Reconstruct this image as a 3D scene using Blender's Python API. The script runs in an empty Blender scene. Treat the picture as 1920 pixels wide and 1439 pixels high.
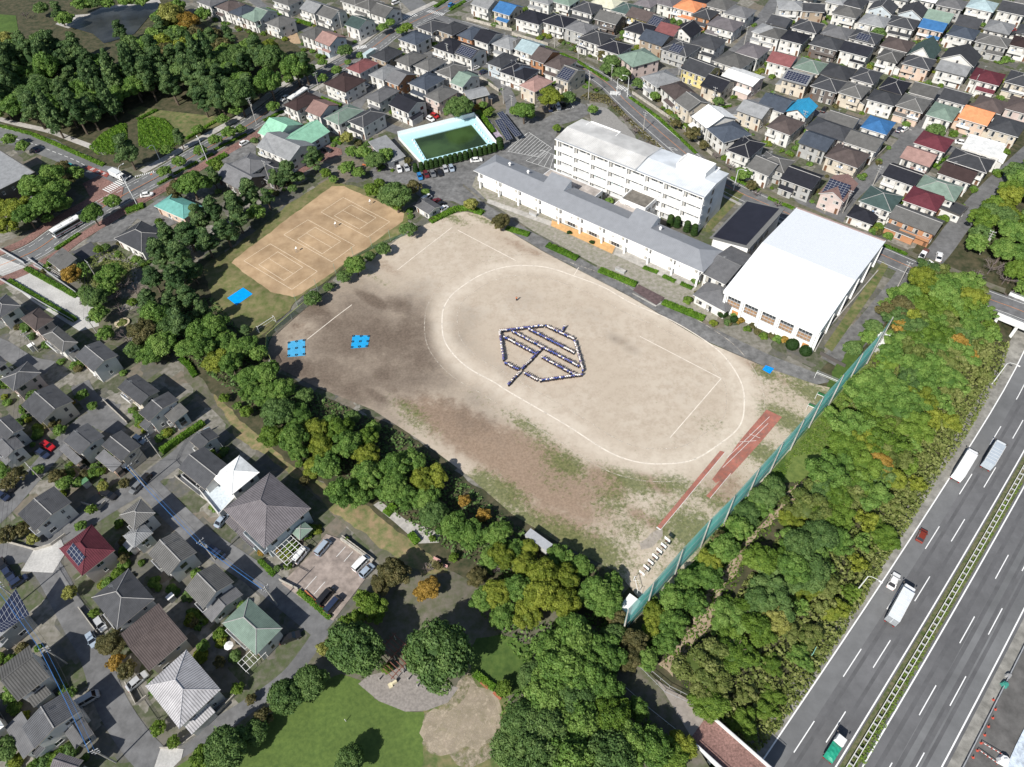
import bpy, bmesh, math, random
import numpy as np
from mathutils import Vector, Matrix
R = math.radians
S = bpy.context.scene
random.seed(7)
# ------------------------------------------------------------ camera, sky, sun, exposure
CAM_H, PITCH, ROLL, FPX = 150.0, R(49.91), R(-2.92), 1331.0
cam = bpy.data.cameras.new('camera'); camo = bpy.data.objects.new('camera', cam)
S.collection.objects.link(camo); S.camera = camo
cam.sensor_fit = 'HORIZONTAL'; cam.sensor_width = 36; cam.lens = FPX/1920*36
cam.clip_end = 6000; cam.clip_start = 1
camo.matrix_world = Matrix.Translation((0, 0, CAM_H)) @ Matrix.Rotation(math.pi/2-PITCH, 4, 'X') @ Matrix.Rotation(ROLL, 4, 'Z')
SUN_EL, SH_AZ = R(42), R(51)          # shadows fall towards SH_AZ (from +x)
w = bpy.data.worlds.new('World'); S.world = w; w.use_nodes = True
nt = w.node_tree; nt.nodes.clear()
sky = nt.nodes.new('ShaderNodeTexSky'); sky.sky_type = 'NISHITA'; sky.sun_disc = False
sky.sun_elevation = SUN_EL; sky.sun_rotation = R(90)-(SH_AZ+math.pi)
bg = nt.nodes.new('ShaderNodeBackground'); bg.inputs[1].default_value = 0.08
wo = nt.nodes.new('ShaderNodeOutputWorld')
nt.links.new(sky.outputs[0], bg.inputs[0]); nt.links.new(bg.outputs[0], wo.inputs[0])
sl = bpy.data.lights.new('sun', 'SUN'); sl.energy = 5.0; sl.angle = R(0.5); sl.color = (1, .965, .90)
so = bpy.data.objects.new('sun', sl); S.collection.objects.link(so)
sd = Vector((math.cos(SUN_EL)*math.cos(SH_AZ), math.cos(SUN_EL)*math.sin(SH_AZ), -math.sin(SUN_EL)))
so.rotation_euler = sd.to_track_quat('-Z', 'Y').to_euler(); so.location = (0, -50, 200)
S.view_settings.view_transform = 'Standard'; S.view_settings.look = 'None'
S.view_settings.exposure = 0.25; S.view_settings.gamma = 1
S.cycles.max_bounces = 5; S.cycles.diffuse_bounces = 2; S.cycles.glossy_bounces = 2; S.cycles.transparent_max_bounces = 6
S.cycles.use_adaptive_sampling = True
# ------------------------------------------------------------ photo pixel -> place on the ground (real positions, metres)
def ray(px, py):
    x = px-960; y = 719.5-py; c, s = math.cos(ROLL), math.sin(ROLL); x, y = c*x-s*y, s*x+c*y
    return (x, FPX*math.cos(PITCH)+y*math.sin(PITCH), -FPX*math.sin(PITCH)+y*math.cos(PITCH))
def W(px, py, h=0.0):
    d = ray(px, py); t = (CAM_H-h)/-d[2]
    return Vector((d[0]*t, d[1]*t, h))
def proj(v):
    z = v.z-CAM_H; fw = v.y*math.cos(PITCH)-z*math.sin(PITCH); up = v.y*math.sin(PITCH)+z*math.cos(PITCH)
    a, b = v.x/fw*FPX, up/fw*FPX; c, s = math.cos(-ROLL), math.sin(-ROLL)
    return 960+c*a-s*b, 719.5-(s*a+c*b)
def W2(px, py, h=0.0): return W(px, py, h).xy
TL = {c: ((i % 4)*480, (i//4)*360) for i, c in enumerate('ABCDEFGHIJKLMNOP')}
def T(t, x, y):
    o = TL[t]; oy = o[1]-(1 if o[1] == 1080 else 0)
    return (o[0]+x/4, oy+y/4)
# ------------------------------------------------------------ highway reference line and ground height
HZ = -6.0
_h = [W2(1440, 1411.5, HZ), W2(1663.75, 1079, HZ), W2(1893.8, 720, HZ), W2(1920, 664, HZ)]
_h = [_h[0]-Vector((math.cos(R(43.6)), math.sin(R(43.6))))*300]+_h
for k, a in enumerate((50, 51, 52)): _h.append(_h[-1]+Vector((math.cos(R(a)), math.sin(R(a))))*150)
def cr(pts, n=8, closed=False):
    P = [Vector(p) for p in pts]; out = []; m = len(P)
    for i in range(m if closed else m-1):
        p0 = P[(i-1) % m] if closed or i else P[0]*2-P[1]
        p1, p2 = P[i], P[(i+1) % m]
        p3 = P[(i+2) % m] if closed or i+2 < m else P[-1]*2-P[-2]
        for k in range(n):
            t = k/n
            out.append(0.5*((2*p1)+(p2-p0)*t+(2*p0-5*p1+4*p2-p3)*t*t+(3*p1-p0-3*p2+p3)*t*t*t))
    if not closed: out.append(P[-1])
    return out
HW = []
for a, b in zip(_h, _h[1:]):
    n = max(2, int((b-a).length/12))
    HW += [a+(b-a)*(i/n) for i in range(n)]
HW.append(_h[-1])
for _ in range(6): HW = [HW[0]]+[(HW[i-1]+HW[i]*2+HW[i+1])/4 for i in range(1, len(HW)-1)]+[HW[-1]]
def hw_n(x, y):
    best = None
    for a, b in zip(HW, HW[1:]):
        d = b-a; t = max(0, min(1, ((x-a.x)*d.x+(y-a.y)*d.y)/d.length_squared))
        q = a+d*t; r = math.hypot(x-q.x, y-q.y)
        if best is None or r < best[0]:
            best = (r, (1 if (x-q.x)*d.y-(y-q.y)*d.x > 0 else -1))
    return best[0]*best[1]
def gz(x, y):
    n = hw_n(x, y)
    if n < -15 or n > 60: return 0.0
    if n < -4.2: return HZ*(n+15)/10.8
    if n > 50: return HZ*(60-n)/10
    return HZ
# ------------------------------------------------------------ materials
MATS = {}
def lin(c): return tuple(c)
def mat(name, col, rough=.8, var=.12, scale=1.5, bump=0., col2=None, metal=0., coords='pos', spec=.3, detail=5, big=0.):
    if name in MATS: return MATS[name]
    m = bpy.data.materials.new(name); m.use_nodes = True; nt = m.node_tree; N = nt.nodes; L = nt.links
    b = N['Principled BSDF']; b.inputs['Roughness'].default_value = rough; b.inputs['Metallic'].default_value = metal
    b.inputs['Specular IOR Level'].default_value = spec
    if var or col2:
        if coords == 'pos': g = N.new('ShaderNodeNewGeometry'); src = g.outputs['Position']
        else: g = N.new('ShaderNodeTexCoord'); src = g.outputs['Object']
        n = N.new('ShaderNodeTexNoise'); n.inputs['Scale'].default_value = scale; n.inputs['Detail'].default_value = detail
        n.inputs['Roughness'].default_value = .65; L.new(src, n.inputs['Vector'])
        r = N.new('ShaderNodeValToRGB'); c2 = col2 or tuple(x*(1-var*1.6) for x in col)
        c1 = col if col2 else tuple(min(1, x*(1+var)) for x in col)
        r.color_ramp.elements[0].position = .35; r.color_ramp.elements[1].position = .65
        r.color_ramp.elements[0].color = (*c2, 1); r.color_ramp.elements[1].color = (*c1, 1)
        L.new(n.outputs[0], r.inputs[0]); out = r.outputs[0]
        if big:
            n2 = N.new('ShaderNodeTexNoise'); n2.inputs['Scale'].default_value = big; n2.inputs['Detail'].default_value = 4
            L.new(src, n2.inputs['Vector'])
            mr = N.new('ShaderNodeMapRange'); mr.inputs[1].default_value = .3; mr.inputs[2].default_value = .7
            mr.inputs[3].default_value = .78; mr.inputs[4].default_value = 1.16; L.new(n2.outputs[0], mr.inputs[0])
            mx = N.new('ShaderNodeVectorMath'); mx.operation = 'SCALE'; L.new(out, mx.inputs[0]); L.new(mr.outputs[0], mx.inputs['Scale']); out = mx.outputs[0]
        L.new(out, b.inputs['Base Color'])
        if bump:
            bp = N.new('ShaderNodeBump'); bp.inputs['Strength'].default_value = bump; bp.inputs['Distance'].default_value = .15
            L.new(n.outputs[0], bp.inputs['Height']); L.new(bp.outputs[0], b.inputs['Normal'])
    else: b.inputs['Base Color'].default_value = (*col, 1)
    MATS[name] = m; return m
# ------------------------------------------------------------ scene bookkeeping
C = S.collection
THINGS = []
def tag(o, label=None, cat=None, group=None, kind=None):
    if label: o['label'] = label
    if cat: o['category'] = cat
    if group: o['group'] = group
    if kind: o['kind'] = kind
    return o
def empty(name, loc, rz=0., label=None, cat=None, group=None):
    o = bpy.data.objects.new(name, None); o.empty_display_size = .5; C.objects.link(o)
    o.location = loc; o.rotation_euler = (0, 0, rz); return tag(o, label, cat, group)
def link(name, me, parent=None, loc=None, rz=0., sc=None):
    o = bpy.data.objects.new(name, me); C.objects.link(o)
    if parent: o.parent = parent
    if loc is not None: o.location = loc
    if rz: o.rotation_euler = (0, 0, rz)
    if sc is not None: o.scale = sc if hasattr(sc, '__len__') else (sc, sc, sc)
    return o
AUTO = []      # (object, description, px, py) - label completed at the end from its surroundings
def auto(o, desc, v, cat, group=None):
    px, py = proj(Vector(v)); AUTO.append((o, desc, px, py)); o['category'] = cat
    if group: o['group'] = group
class MB:
    """mesh builder: boxes, prisms, tubes and free faces collected into one mesh"""
    def __init__(s): s.v = []; s.f = []; s.m = []; s.uv = []
    def face(s, pts, mi=0, uv=None):
        i = len(s.v); s.v += [tuple(p) for p in pts]; s.f.append(tuple(range(i, i+len(pts)))); s.m.append(mi)
        s.uv.append(uv or [(0, 0)]*len(pts)); return s
    def box(s, x0, x1, y0, y1, z0, z1, mi=0, top=None, bottom=True):
        p = [(x0, y0), (x1, y0), (x1, y1), (x0, y1)]; return s.prism(p, z0, z1, mi, top, bottom)
    def prism(s, p, z0, z1, mi=0, top=None, bottom=True, taper=0):
        n = len(p); t = mi if top is None else top
        a = sum(p[i][0]*p[(i+1) % n][1]-p[(i+1) % n][0]*p[i][1] for i in range(n))
        if a < 0: p = p[::-1]
        q = p
        if taper:
            cx = sum(v[0] for v in p)/n; cy = sum(v[1] for v in p)/n; q = [((v[0]-cx)*(1-taper)+cx, (v[1]-cy)*(1-taper)+cy) for v in p]
        b = len(s.v); s.v += [(x, y, z0) for x, y in p]+[(x, y, z1) for x, y in q]
        for i in range(n):
            j = (i+1) % n; L = math.hypot(p[j][0]-p[i][0], p[j][1]-p[i][1])
            s.f.append((b+i, b+j, b+n+j, b+n+i)); s.m.append(mi); s.uv.append([(0, 0), (L, 0), (L, z1-z0), (0, z1-z0)])
        s.f.append(tuple(range(b+n, b+2*n))); s.m.append(t); s.uv.append([(x, y) for x, y in q])
        if bottom: s.f.append(tuple(range(b+n-1, b-1, -1))); s.m.append(mi); s.uv.append([(0, 0)]*n)
        return s
    def tube(s, pts, r, n=6, mi=0, r2=None, cap=True):
        pts = [Vector(p) for p in pts]; rings = []; m = len(pts)
        for i, p in enumerate(pts):
            d = (pts[min(i+1, m-1)]-pts[max(i-1, 0)]).normalized()
            a = d.orthogonal().normalized() if i == 0 else (rings[-1][1]-d*rings[-1][1].dot(d)).normalized()
            b = d.cross(a); rr = r if r2 is None else r+(r2-r)*i/(m-1)
            base = len(s.v); s.v += [tuple(p+(a*math.cos(k*2*math.pi/n)+b*math.sin(k*2*math.pi/n))*rr) for k in range(n)]
            rings.append((base, a))
        for (b0, _), (b1, _) in zip(rings, rings[1:]):
            for k in range(n):
                s.f.append((b0+k, b0+(k+1) % n, b1+(k+1) % n, b1+k)); s.m.append(mi); s.uv.append([(0, 0)]*4)
        if cap:
            s.f.append(tuple(rings[0][0]+k for k in range(n-1, -1, -1))); s.m.append(mi); s.uv.append([(0, 0)]*n)
            s.f.append(tuple(rings[-1][0]+k for k in range(n))); s.m.append(mi); s.uv.append([(0, 0)]*n)
        return s
    def mesh(s, name, mats, smooth=False):
        me = bpy.data.meshes.new(name); me.from_pydata(s.v, [], s.f)
        for m in (mats if isinstance(mats, (list, tuple)) else [mats]): me.materials.append(m)
        me.polygons.foreach_set('material_index', s.m)
        ul = me.uv_layers.new(name='UVMap'); ul.data.foreach_set('uv', [c for u in s.uv for q in u for c in q])
        if smooth: me.polygons.foreach_set('use_smooth', [True]*len(s.f))
        me.update(); return me
    def obj(s, name, mats, parent=None, smooth=False, **k): return link(name, s.mesh(name, mats, smooth), parent, **k)
def structure(o, label=None): o['kind'] = 'structure'; return o
ZC = [0.008]
def ragged(pts, amp, step=1.6):
    P = resample(pts+[pts[0]], step)[:-1]; rng = random.Random(int(pts[0].x*10)); ph = [rng.uniform(0, 6.28) for _ in range(4)]; n = len(P); out = []
    for i, p in enumerate(P):
        d = (P[(i+1) % n]-P[i-1]).normalized(); k = sum(math.sin(i*f+q)/(1+f*.6) for f, q in zip((.25, .6, 1.4, 2.7), ph))+rng.uniform(-.35, .35); out.append(p+Vector((d.y, -d.x))*k*amp*.5)
    return out
def flat(name, px, m, z=None, world=False, h=0.0, rag=0):
    if z is None: ZC[0] += .0026; z = ZC[0]
    pts = px if world else [W2(*p, h) for p in px]
    if rag: pts = ragged(pts, rag)
    a = sum(pts[i].x*pts[(i+1) % len(pts)].y-pts[(i+1) % len(pts)].x*pts[i].y for i in range(len(pts)))
    if a < 0: pts = pts[::-1]
    b = MB(); b.face([(p.x, p.y, z+h) for p in pts], 0, [(p.x, p.y) for p in pts])
    return structure(b.obj(name, m))
def ribbon(b, pts, off, wd, z, mi=0, dash=None, closed=False):
    """strip along world polyline pts, centre shifted by off to the right"""
    n = len(pts); L = []
    for i, p in enumerate(pts):
        if closed: d = pts[(i+1) % n]-pts[i-1]
        else: d = pts[min(i+1, n-1)]-pts[max(i-1, 0)]
        d = d.normalized(); nn = Vector((d.y, -d.x)); L.append((p+nn*(off-wd/2), p+nn*(off+wd/2)))
    segs = list(zip(L, L[1:]+([L[0]] if closed else [])))
    if not closed: segs = segs[:n-1]
    if not dash:
        for (a, c), (a2, c2) in segs: b.face([(a.x, a.y, z), (c.x, c.y, z), (c2.x, c2.y, z), (a2.x, a2.y, z)], mi)
        return
    on, gap, ph = dash; pos = -ph; acc = 0
    for (a, c), (a2, c2) in segs:
        l = ((a2-a).length+(c2-c).length)/2
        if l < 1e-6: continue
        t = 0
        while t < l-1e-6:
            u = (acc+t-ph) % (on+gap); rem = (on-u) if u < on else (on+gap-u); t2 = min(l, t+max(rem, 1e-4))
            if u < on-1e-6:
                q = lambda A, B, k: A+(B-A)*(k/l)
                A0, C0, A1, C1 = q(a, a2, t), q(c, c2, t), q(a, a2, t2), q(c, c2, t2)
                b.face([(A0.x, A0.y, z), (C0.x, C0.y, z), (C1.x, C1.y, z), (A1.x, A1.y, z)], mi)
            t = t2
        acc += l
def resample(pts, step):
    out = [pts[0]]; 
    for a, b in zip(pts, pts[1:]):
        n = max(1, int((b-a).length/step)); out += [a+(b-a)*(i+1)/n for i in range(n)]
    return out
# ============================================================ GROUND, ROADS, PAVING
M_base = mat('ground_gravel', (.17, .155, .13), scale=.55, var=.3, col2=(.08, .085, .05), bump=.2)
def plots(m):
    # garden plots, drives and gravel: cells laid out along the street grid
    nt = m.node_tree; N = nt.nodes; L = nt.links; bs = N['Principled BSDF']; old = bs.inputs['Base Color'].links[0].from_socket
    g = N.new('ShaderNodeNewGeometry'); mp = N.new('ShaderNodeMapping'); mp.inputs['Rotation'].default_value = (0, 0, R(41.5)); L.new(g.outputs['Position'], mp.inputs[0])
    def cells(sc, els):
        v = N.new('ShaderNodeTexVoronoi'); v.distance = 'CHEBYCHEV'; v.inputs['Scale'].default_value = sc; v.inputs['Randomness'].default_value = .8; L.new(mp.outputs[0], v.inputs['Vector'])
        sp = N.new('ShaderNodeSeparateColor'); L.new(v.outputs['Color'], sp.inputs[0]); r = N.new('ShaderNodeValToRGB'); r.color_ramp.interpolation = 'CONSTANT'; e = r.color_ramp.elements
        e[0].position = 0; e[0].color = (*els[0], 1); e[1].position = 1/len(els); e[1].color = (*els[1], 1)
        for i in range(2, len(els)): q = e.new(i/len(els)); q.color = (*els[i], 1)
        L.new(sp.outputs[0], r.inputs[0]); return r.outputs[0]
    c = cells(.16, [(.24, .225, .20), (.065, .09, .03), (.14, .13, .115), (.30, .28, .25), (.05, .075, .022), (.10, .10, .10), (.20, .165, .13), (.055, .07, .03), (.10, .10, .09)])
    n = N.new('ShaderNodeTexNoise'); n.inputs['Scale'].default_value = .8; n.inputs['Detail'].default_value = 8; L.new(g.outputs['Position'], n.inputs['Vector'])
    r = N.new('ShaderNodeMapRange'); r.inputs[1].default_value = .4; r.inputs[2].default_value = .6; r.inputs[3].default_value = .25; r.inputs[4].default_value = .8; L.new(n.outputs[0], r.inputs[0])
    mx = N.new('ShaderNodeMix'); mx.data_type = 'RGBA'; L.new(r.outputs[0], mx.inputs[0]); L.new(old, mx.inputs[6]); L.new(c, mx.inputs[7]); L.new(mx.outputs[2], bs.inputs['Base Color'])
plots(M_base)
M_grass = mat('grass', (.085, .135, .028), scale=.9, col2=(.05, .095, .018), bump=.5, big=.12)
M_lawn = mat('lawn', (.112, .168, .036), scale=1.1, col2=(.070, .116, .024), bump=.5, big=.07, detail=9)
M_rough = mat('rough_grass', (.20, .175, .085), scale=.5, col2=(.075, .115, .03), bump=.5, big=.09)
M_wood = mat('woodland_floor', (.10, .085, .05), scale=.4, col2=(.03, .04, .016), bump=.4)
M_asph = mat('street_asphalt', (.155, .155, .157), scale=.5, var=.14, bump=.1, big=.08)
M_asph2 = mat('main_road_asphalt', (.155, .157, .158), scale=.45, var=.1, bump=.1, big=.06)
M_yard = mat('yard_asphalt', (.17, .168, .165), scale=.5, var=.22, bump=.15, big=.1)
M_dark = mat('dark_asphalt', (.075, .075, .08), scale=.5, var=.12)
M_sand = mat('tennis_clay', (.45, .32, .195), scale=.25, col2=(.33, .225, .13), detail=8, big=.08)
M_line = mat('white_road_paint', (.72, .72, .70), scale=3, var=.12)
M_chalk = mat('chalk', (.70, .62, .53), scale=1.2, var=.12)
M_cline = mat('court_tape', (.78, .66, .50), scale=2, var=.1)
M_orange = mat('orange_road_paint', (.62, .25, .10), scale=2, var=.12)
M_brick = mat('brick_paving', (.235, .135, .115), scale=2.2, var=.28, big=.15)
M_conc = mat('concrete', (.42, .40, .37), scale=.8, var=.14, big=.12)
M_path = mat('park_path', (.165, .145, .12), scale=.5, col2=(.09, .10, .05), big=.1, detail=8)
M_pav = mat('pale_paving', (.46, .45, .43), scale=2.5, var=.1, big=.15)
M_dirt = mat('bare_dirt', (.40, .32, .23), scale=.6, col2=(.26, .2, .13), bump=.3)

# the ground: one sheet, stepped down into the highway cutting
OFFS = [-1500, -700, -300, -150, -80, -40, -15, -11, -7, -4.2, 10, 30, 50, 60, 120, 400, 1400]
N45 = Vector((.7071, -.7071))
b = MB()
ext = [HW[0]-Vector((.72, .69))*500]+HW+[HW[-1]+Vector((.6, .8))*700]
def gzo(o): return 0 if o <= -15 or o >= 60 else HZ*(o+15)/10.8 if o < -4.2 else HZ*(60-o)/10 if o > 50 else HZ
for (p, q) in zip(ext, ext[1:]):
    for o0, o1 in zip(OFFS, OFFS[1:]):
        a, c, d, e = p+N45*o0, p+N45*o1, q+N45*o1, q+N45*o0
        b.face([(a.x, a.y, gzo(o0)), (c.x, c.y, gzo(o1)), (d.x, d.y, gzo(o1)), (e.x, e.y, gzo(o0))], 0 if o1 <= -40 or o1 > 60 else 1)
structure(b.obj('ground', [M_base, M_wood]))

# highway carriageways
M_hw = mat('highway_asphalt', (.128, .128, .132), scale=.25, var=.1, bump=.1, big=.03)
M_hwL = mat('highway_asphalt_worn', (.155, .157, .16), scale=.3, var=.07, big=.05)
M_shl = mat('cracked_shoulder', (.27, .26, .235), scale=.5, var=.2, big=.2)
def hwstrip(name, segs, m):
    b = MB()
    for s in segs: ribbon(b, HW, s[0], s[1], HZ+s[2], dash=s[3] if len(s) > 3 else None)
    return structure(b.obj(name, m))
hwstrip('highway_road', [(18, 44, .02)], M_hw)
hwstrip('highway_tyre_band', [(5.0, .7, .029), (8.4, .7, .023), (16.6, .8, .029), (19.4, .8, .029), (21.3, .6, .029), (23.0, .7, .029)], mat('tyre_band', (.112, .112, .116), scale=.3, var=.1))
hwstrip('highway_worn_lane', [(1.9, 3.3, .026), (20.2, 2.6, .026), (23.8, 3.0, .026)], M_hwL)
hwstrip('highway_shoulder', [(-2.2, 4.1, .032), (27.2, 2.0, .032)], M_shl)
hwstrip('highway_lane_markings', [(0, .28, .04), (10.8, .28, .04), (14.5, .28, .04), (25.5, .28, .04),
  (3.65, .2, .04, (8, 12, 3.5)), (7.3, .2, .04, (8, 12, 9.5)), (18.3, .2, .04, (8, 12, 7)), (22., .2, .04, (8, 12, 13))], mat('highway_paint', (.8, .8, .79), var=.05))
hwstrip('median_strip', [(12.6, 2.7, .05)], mat('median_weeds', (.17, .15, .09), scale=1.2, col2=(.055, .085, .02), bump=.5))
hwstrip('construction_deck', [(35.2, 13, .045)], mat('new_deck_asphalt', (.13, .125, .12), scale=.3, var=.2, big=.1))

# ---- road network: (name, px centre line, width m, material)
def rd(name, px, wd, m, z=None, smooth=6):
    if z is None: ZC[0] += .0026; z = ZC[0]
    pts = cr([W2(*p) for p in px], smooth) if smooth else [W2(*p) for p in px]
    b = MB(); ribbon(b, pts, 0, wd, z); structure(b.obj(name, m)); return pts
main = [(-70, 525), (55, 476), (120, 433), (190, 391), (240, 362), (300, 330), (375, 286), (480, 226), (560, 165), (640, 123), (697, 91), (742, 58), (817, 22), (880, -8), (960, -45)]
r2 = [(-60, 234), (0, 251), (60, 265), (100, 280), (150, 300), (190, 323), (240, 352)]
r3 = [(800, 30), (850, 44), (880, 52), (960, 80), (1040, 108), (1100, 133), (1140, 158), (1175, 192), (1225, 237), (1280, 284), (1330, 326), (1380, 358), (1440, 385), (1520, 420), (1600, 457), (1650, 477), (1710, 503), (1780, 531), (1850, 560), (1900, 578), (1960, 602), (2050, 640)]
r4 = [(2010, 232), (1960, 262), (1920, 296), (1850, 362), (1800, 420), (1765, 467), (1735, 500)]
r4b = [(1712, 500), (1680, 545), (1640, 595), (1600, 640), (1560, 683)]
r5 = [(1480, -30), (1440, 22), (1410, 68), (1375, 100), (1330, 124), (1240, 140), (1175, 165), (1160, 178)]
r5b = [(1240, 140), (1270, 162), (1310, 190), (1345, 212), (1380, 208), (1425, 190), (1470, 196), (1530, 212), (1600, 228), (1660, 243), (1705, 262)]
r5c = [(1790, 130), (1750, 205), (1725, 236), (1705, 262), (1660, 308), (1600, 358), (1575, 388), (1556, 425)]
r5d = [(1705, 262), (1760, 275), (1800, 284), (1850, 300)]
f1 = [(640, 123), (600, 70), (560, 50), (505, 22), (470, -5)]
f2 = [(560, 165), (620, 190), (665, 205), (720, 235), (760, 250)]
f3 = [(742, 58), (770, 85), (820, 110), (870, 135), (915, 140), (945, 165), (960, 200), (955, 225)]
f4 = [(800, 30), (760, -10), (740, -40)]; f5 = [(975, 60), (1010, 30), (1060, -20)]
f6 = [(1556, 425), (1480, 350), (1440, 305), (1410, 290), (1380, 275)]
f7 = [(665, 205), (690, 170), (735, 150)]; f8 = [(870, 135), (900, 120), (935, 130)]
f9 = [(1410, 68), (1450, 95), (1490, 120)]
l6 = [(-60, 1010), (0, 962), (60, 895), (110, 838), (155, 795), (200, 775), (222, 772)]
l7 = [(-60, 1045), (0, 1040), (55, 1033), (125, 998), (200, 950), (262, 912), (305, 880), (345, 848), (375, 810)]
l8 = [(270, 905), (310, 945), (375, 1007), (440, 1052), (500, 1092), (560, 1140), (612, 1182)]
l9 = [(612, 1182), (590, 1218), (545, 1275), (480, 1325), (400, 1375), (330, 1420), (270, 1470)]
l10 = [(60, 1030), (95, 1075), (140, 1160), (175, 1222), (205, 1310), (250, 1385), (300, 1440)]
l11 = [(-60, 628), (0, 650), (50, 680), (95, 690)]; l12 = [(190, 775), (160, 740), (150, 720)]
for n_, p_, w_, m_ in [('main_road', main, 10.5, M_asph2), ('branch_road', r2, 10.5, M_asph2), ('school_side_road', r3, 9, M_asph), ('boundary_lane', r4, 6.5, M_asph), ('service_lane', r4b, 6.5, M_yard),
    ('hill_street', r5, 6.5, M_asph), ('middle_street', r5b, 5, M_asph), ('steep_street', r5c, 6.5, M_asph), ('short_street', r5d, 4.5, M_asph)]+[('residential_street', x, 5, M_asph) for x in (f1, f2, f3, f5, f6, f7, f8, f9)]+[
    ('north_avenue', f4, 10, M_asph2), ('residential_street', l6, 5.4, M_asph), ('residential_street', l7, 5.6, M_asph), ('residential_street', l8, 5.4, M_asph), ('residential_street', l9, 5.2, M_asph), ('residential_street', l10, 5.6, M_asph), ('residential_street', l11, 5, M_asph), ('residential_street', l12, 5, M_asph)]:
    rd(n_, p_, w_, m_)
flat('turning_circle', [(165, 790), (190, 745), (215, 755), (240, 795), (215, 815), (180, 805)], M_asph)
b = MB(); ZM = .14
mp, p2, p3 = [cr([W2(*p) for p in q], 6) for q in (main, r2, r3)]
ribbon(b, mp, -3.4, .18, ZM, dash=(2.2, 1.4, 0)); ribbon(b, mp, 3.4, .18, ZM, dash=(2.2, 1.4, .6)); ribbon(b, mp, -5, .15, ZM); ribbon(b, mp, 5, .15, ZM)
ribbon(b, p2[:-9], -3.4, .2, ZM, dash=(2.2, 1.4, 0)); ribbon(b, p2[:-9], 1.3, .2, ZM, dash=(2.2, 1.4, .6))
ribbon(b, p3[8:], -3.5, .16, ZM); ribbon(b, p3[8:], 3.5, .16, ZM)
def zebra(c0, c1, n, ln, wd=.45, z=ZM+.004):
    a, d = W2(*c0), W2(*c1); u = (d-a).normalized(); nn = Vector((u.y, -u.x))
    for i in range(n):
        p = a+(d-a)*((i+.5)/n); q = [p-u*wd/2-nn*ln/2, p+u*wd/2-nn*ln/2, p+u*wd/2+nn*ln/2, p-u*wd/2+nn*ln/2]
        b.face([(v.x, v.y, z) for v in q])
zebra(T('A', 790, 1439), T('A', 930, 1355), 9, 4.2); zebra(T('C', 735, 700), T('C', 815, 705), 8, 3); zebra(T('C', 790, 650), T('C', 865, 680), 6, 3)
zebra(T('H', 1190, 520), T('H', 1225, 545), 4, 2.5); zebra(T('B', 1085, 150), T('B', 1205, 110), 8, 3); zebra(T('B', 1290, 85), T('B', 1410, 115), 9, 3)
zebra(T('B', 755, 365), T('B', 830, 350), 7, 3); zebra(T('B', 385, 735), T('B', 440, 760), 6, 2.6); zebra(T('A', 1010, 1330), T('A', 1160, 1290), 11, 1.2, .3)
for c in ((1062, 112), (1262, 280), (1700, 242)):   # diamond warning marks
    p = W2(*c); u = Vector((.75, -.66)); v = Vector((.66, .75))
    for (a1, a2) in (((-2, 0), (0, .7)), ((0, .7), (2, 0)), ((2, 0), (0, -.7)), ((0, -.7), (-2, 0))):
        A, B = p+u*a1[0]+v*a1[1], p+u*a2[0]+v*a2[1]; ribbon(b, [A, B], 0, .16, ZM)
structure(b.obj('road_markings', M_line))
b = MB(); ribbon(b, mp, 0, .2, ZM+.003); ribbon(b, p3[20:], 0, .16, ZM+.003)
structure(b.obj('centre_line', M_orange))
flat('red_road_panel', [T('A', *p) for p in ((630, 1265), (665, 1245), (825, 1305), (800, 1335))], mat('red_road_paint', (.27, .075, .06), scale=2), .13)
b = MB()
for k in range(3):
    c = W2(*T('A', 695+k*42, 1272+k*17)); u = (W2(*T('A', 780, 1307))-W2(*T('A', 695, 1272))).normalized(); v = Vector((-u.y, u.x))
    for (x0, y0, x1, y1) in ((-.8, .5, .8, .5), (-.8, -.5, .8, -.5), (-.3, -.9, -.3, .9), (.4, -.7, .4, .7), (-.8, 0, .2, 0)):
        ribbon(b, [c+u*x0+v*y0, c+u*x1+v*y1], 0, .2, .145)
structure(b.obj('road_writing', M_line))
# pavements beside the big roads (kerbs are real steps)
def pave(name, pts, off, wd, m, h=.13):
    b = MB(); n = len(pts); L = []
    for i, p in enumerate(pts):
        d = (pts[min(i+1, n-1)]-pts[max(i-1, 0)]).normalized(); nn = Vector((d.y, -d.x)); L.append((p+nn*(off-wd/2), p+nn*(off+wd/2)))
    for (a, c), (a2, c2) in zip(L, L[1:]):
        b.face([(a.x, a.y, h), (c.x, c.y, h), (c2.x, c2.y, h), (a2.x, a2.y, h)])
        b.face([(a.x, a.y, 0), (a.x, a.y, h), (a2.x, a2.y, h), (a2.x, a2.y, 0)]); b.face([(c.x, c.y, 0), (c2.x, c2.y, 0), (c2.x, c2.y, h), (c.x, c.y, h)])
    return structure(b.obj(name, m))
def cut(pts, i0, i1): return pts[i0:i1]
pave('brick_pavement', mp[2:42], 8.6, 4.2, M_brick); pave('brick_pavement', mp[2:22], -7.6, 3.8, M_brick); pave('pavement', mp[29:75], -8, 3.4, M_conc); pave('pavement', mp[42:60], 7.4, 2.4, M_conc, .128)
pave('pavement', p3[18:112], -6.4, 2.2, M_path); pave('pavement', p3[44:84], 5.6, 1.2, M_conc)
pave('pavement', p2[:-10], -8.2, 2.6, M_conc)
flat('pavement', [(155, 345), (185, 330), (232, 352), (228, 372), (196, 388), (170, 372)], M_brick, .128)
flat('pavement', [(205, 300), (250, 283), (290, 300), (300, 318), (262, 332), (228, 325)], M_path, .09)
flat('paved_deck', [(-30, 470), (0, 482), (45, 500), (142, 555), (172, 572), (182, 590), (186, 612), (150, 622), (60, 565), (0, 515), (-30, 500)], M_pav, .11)
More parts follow.
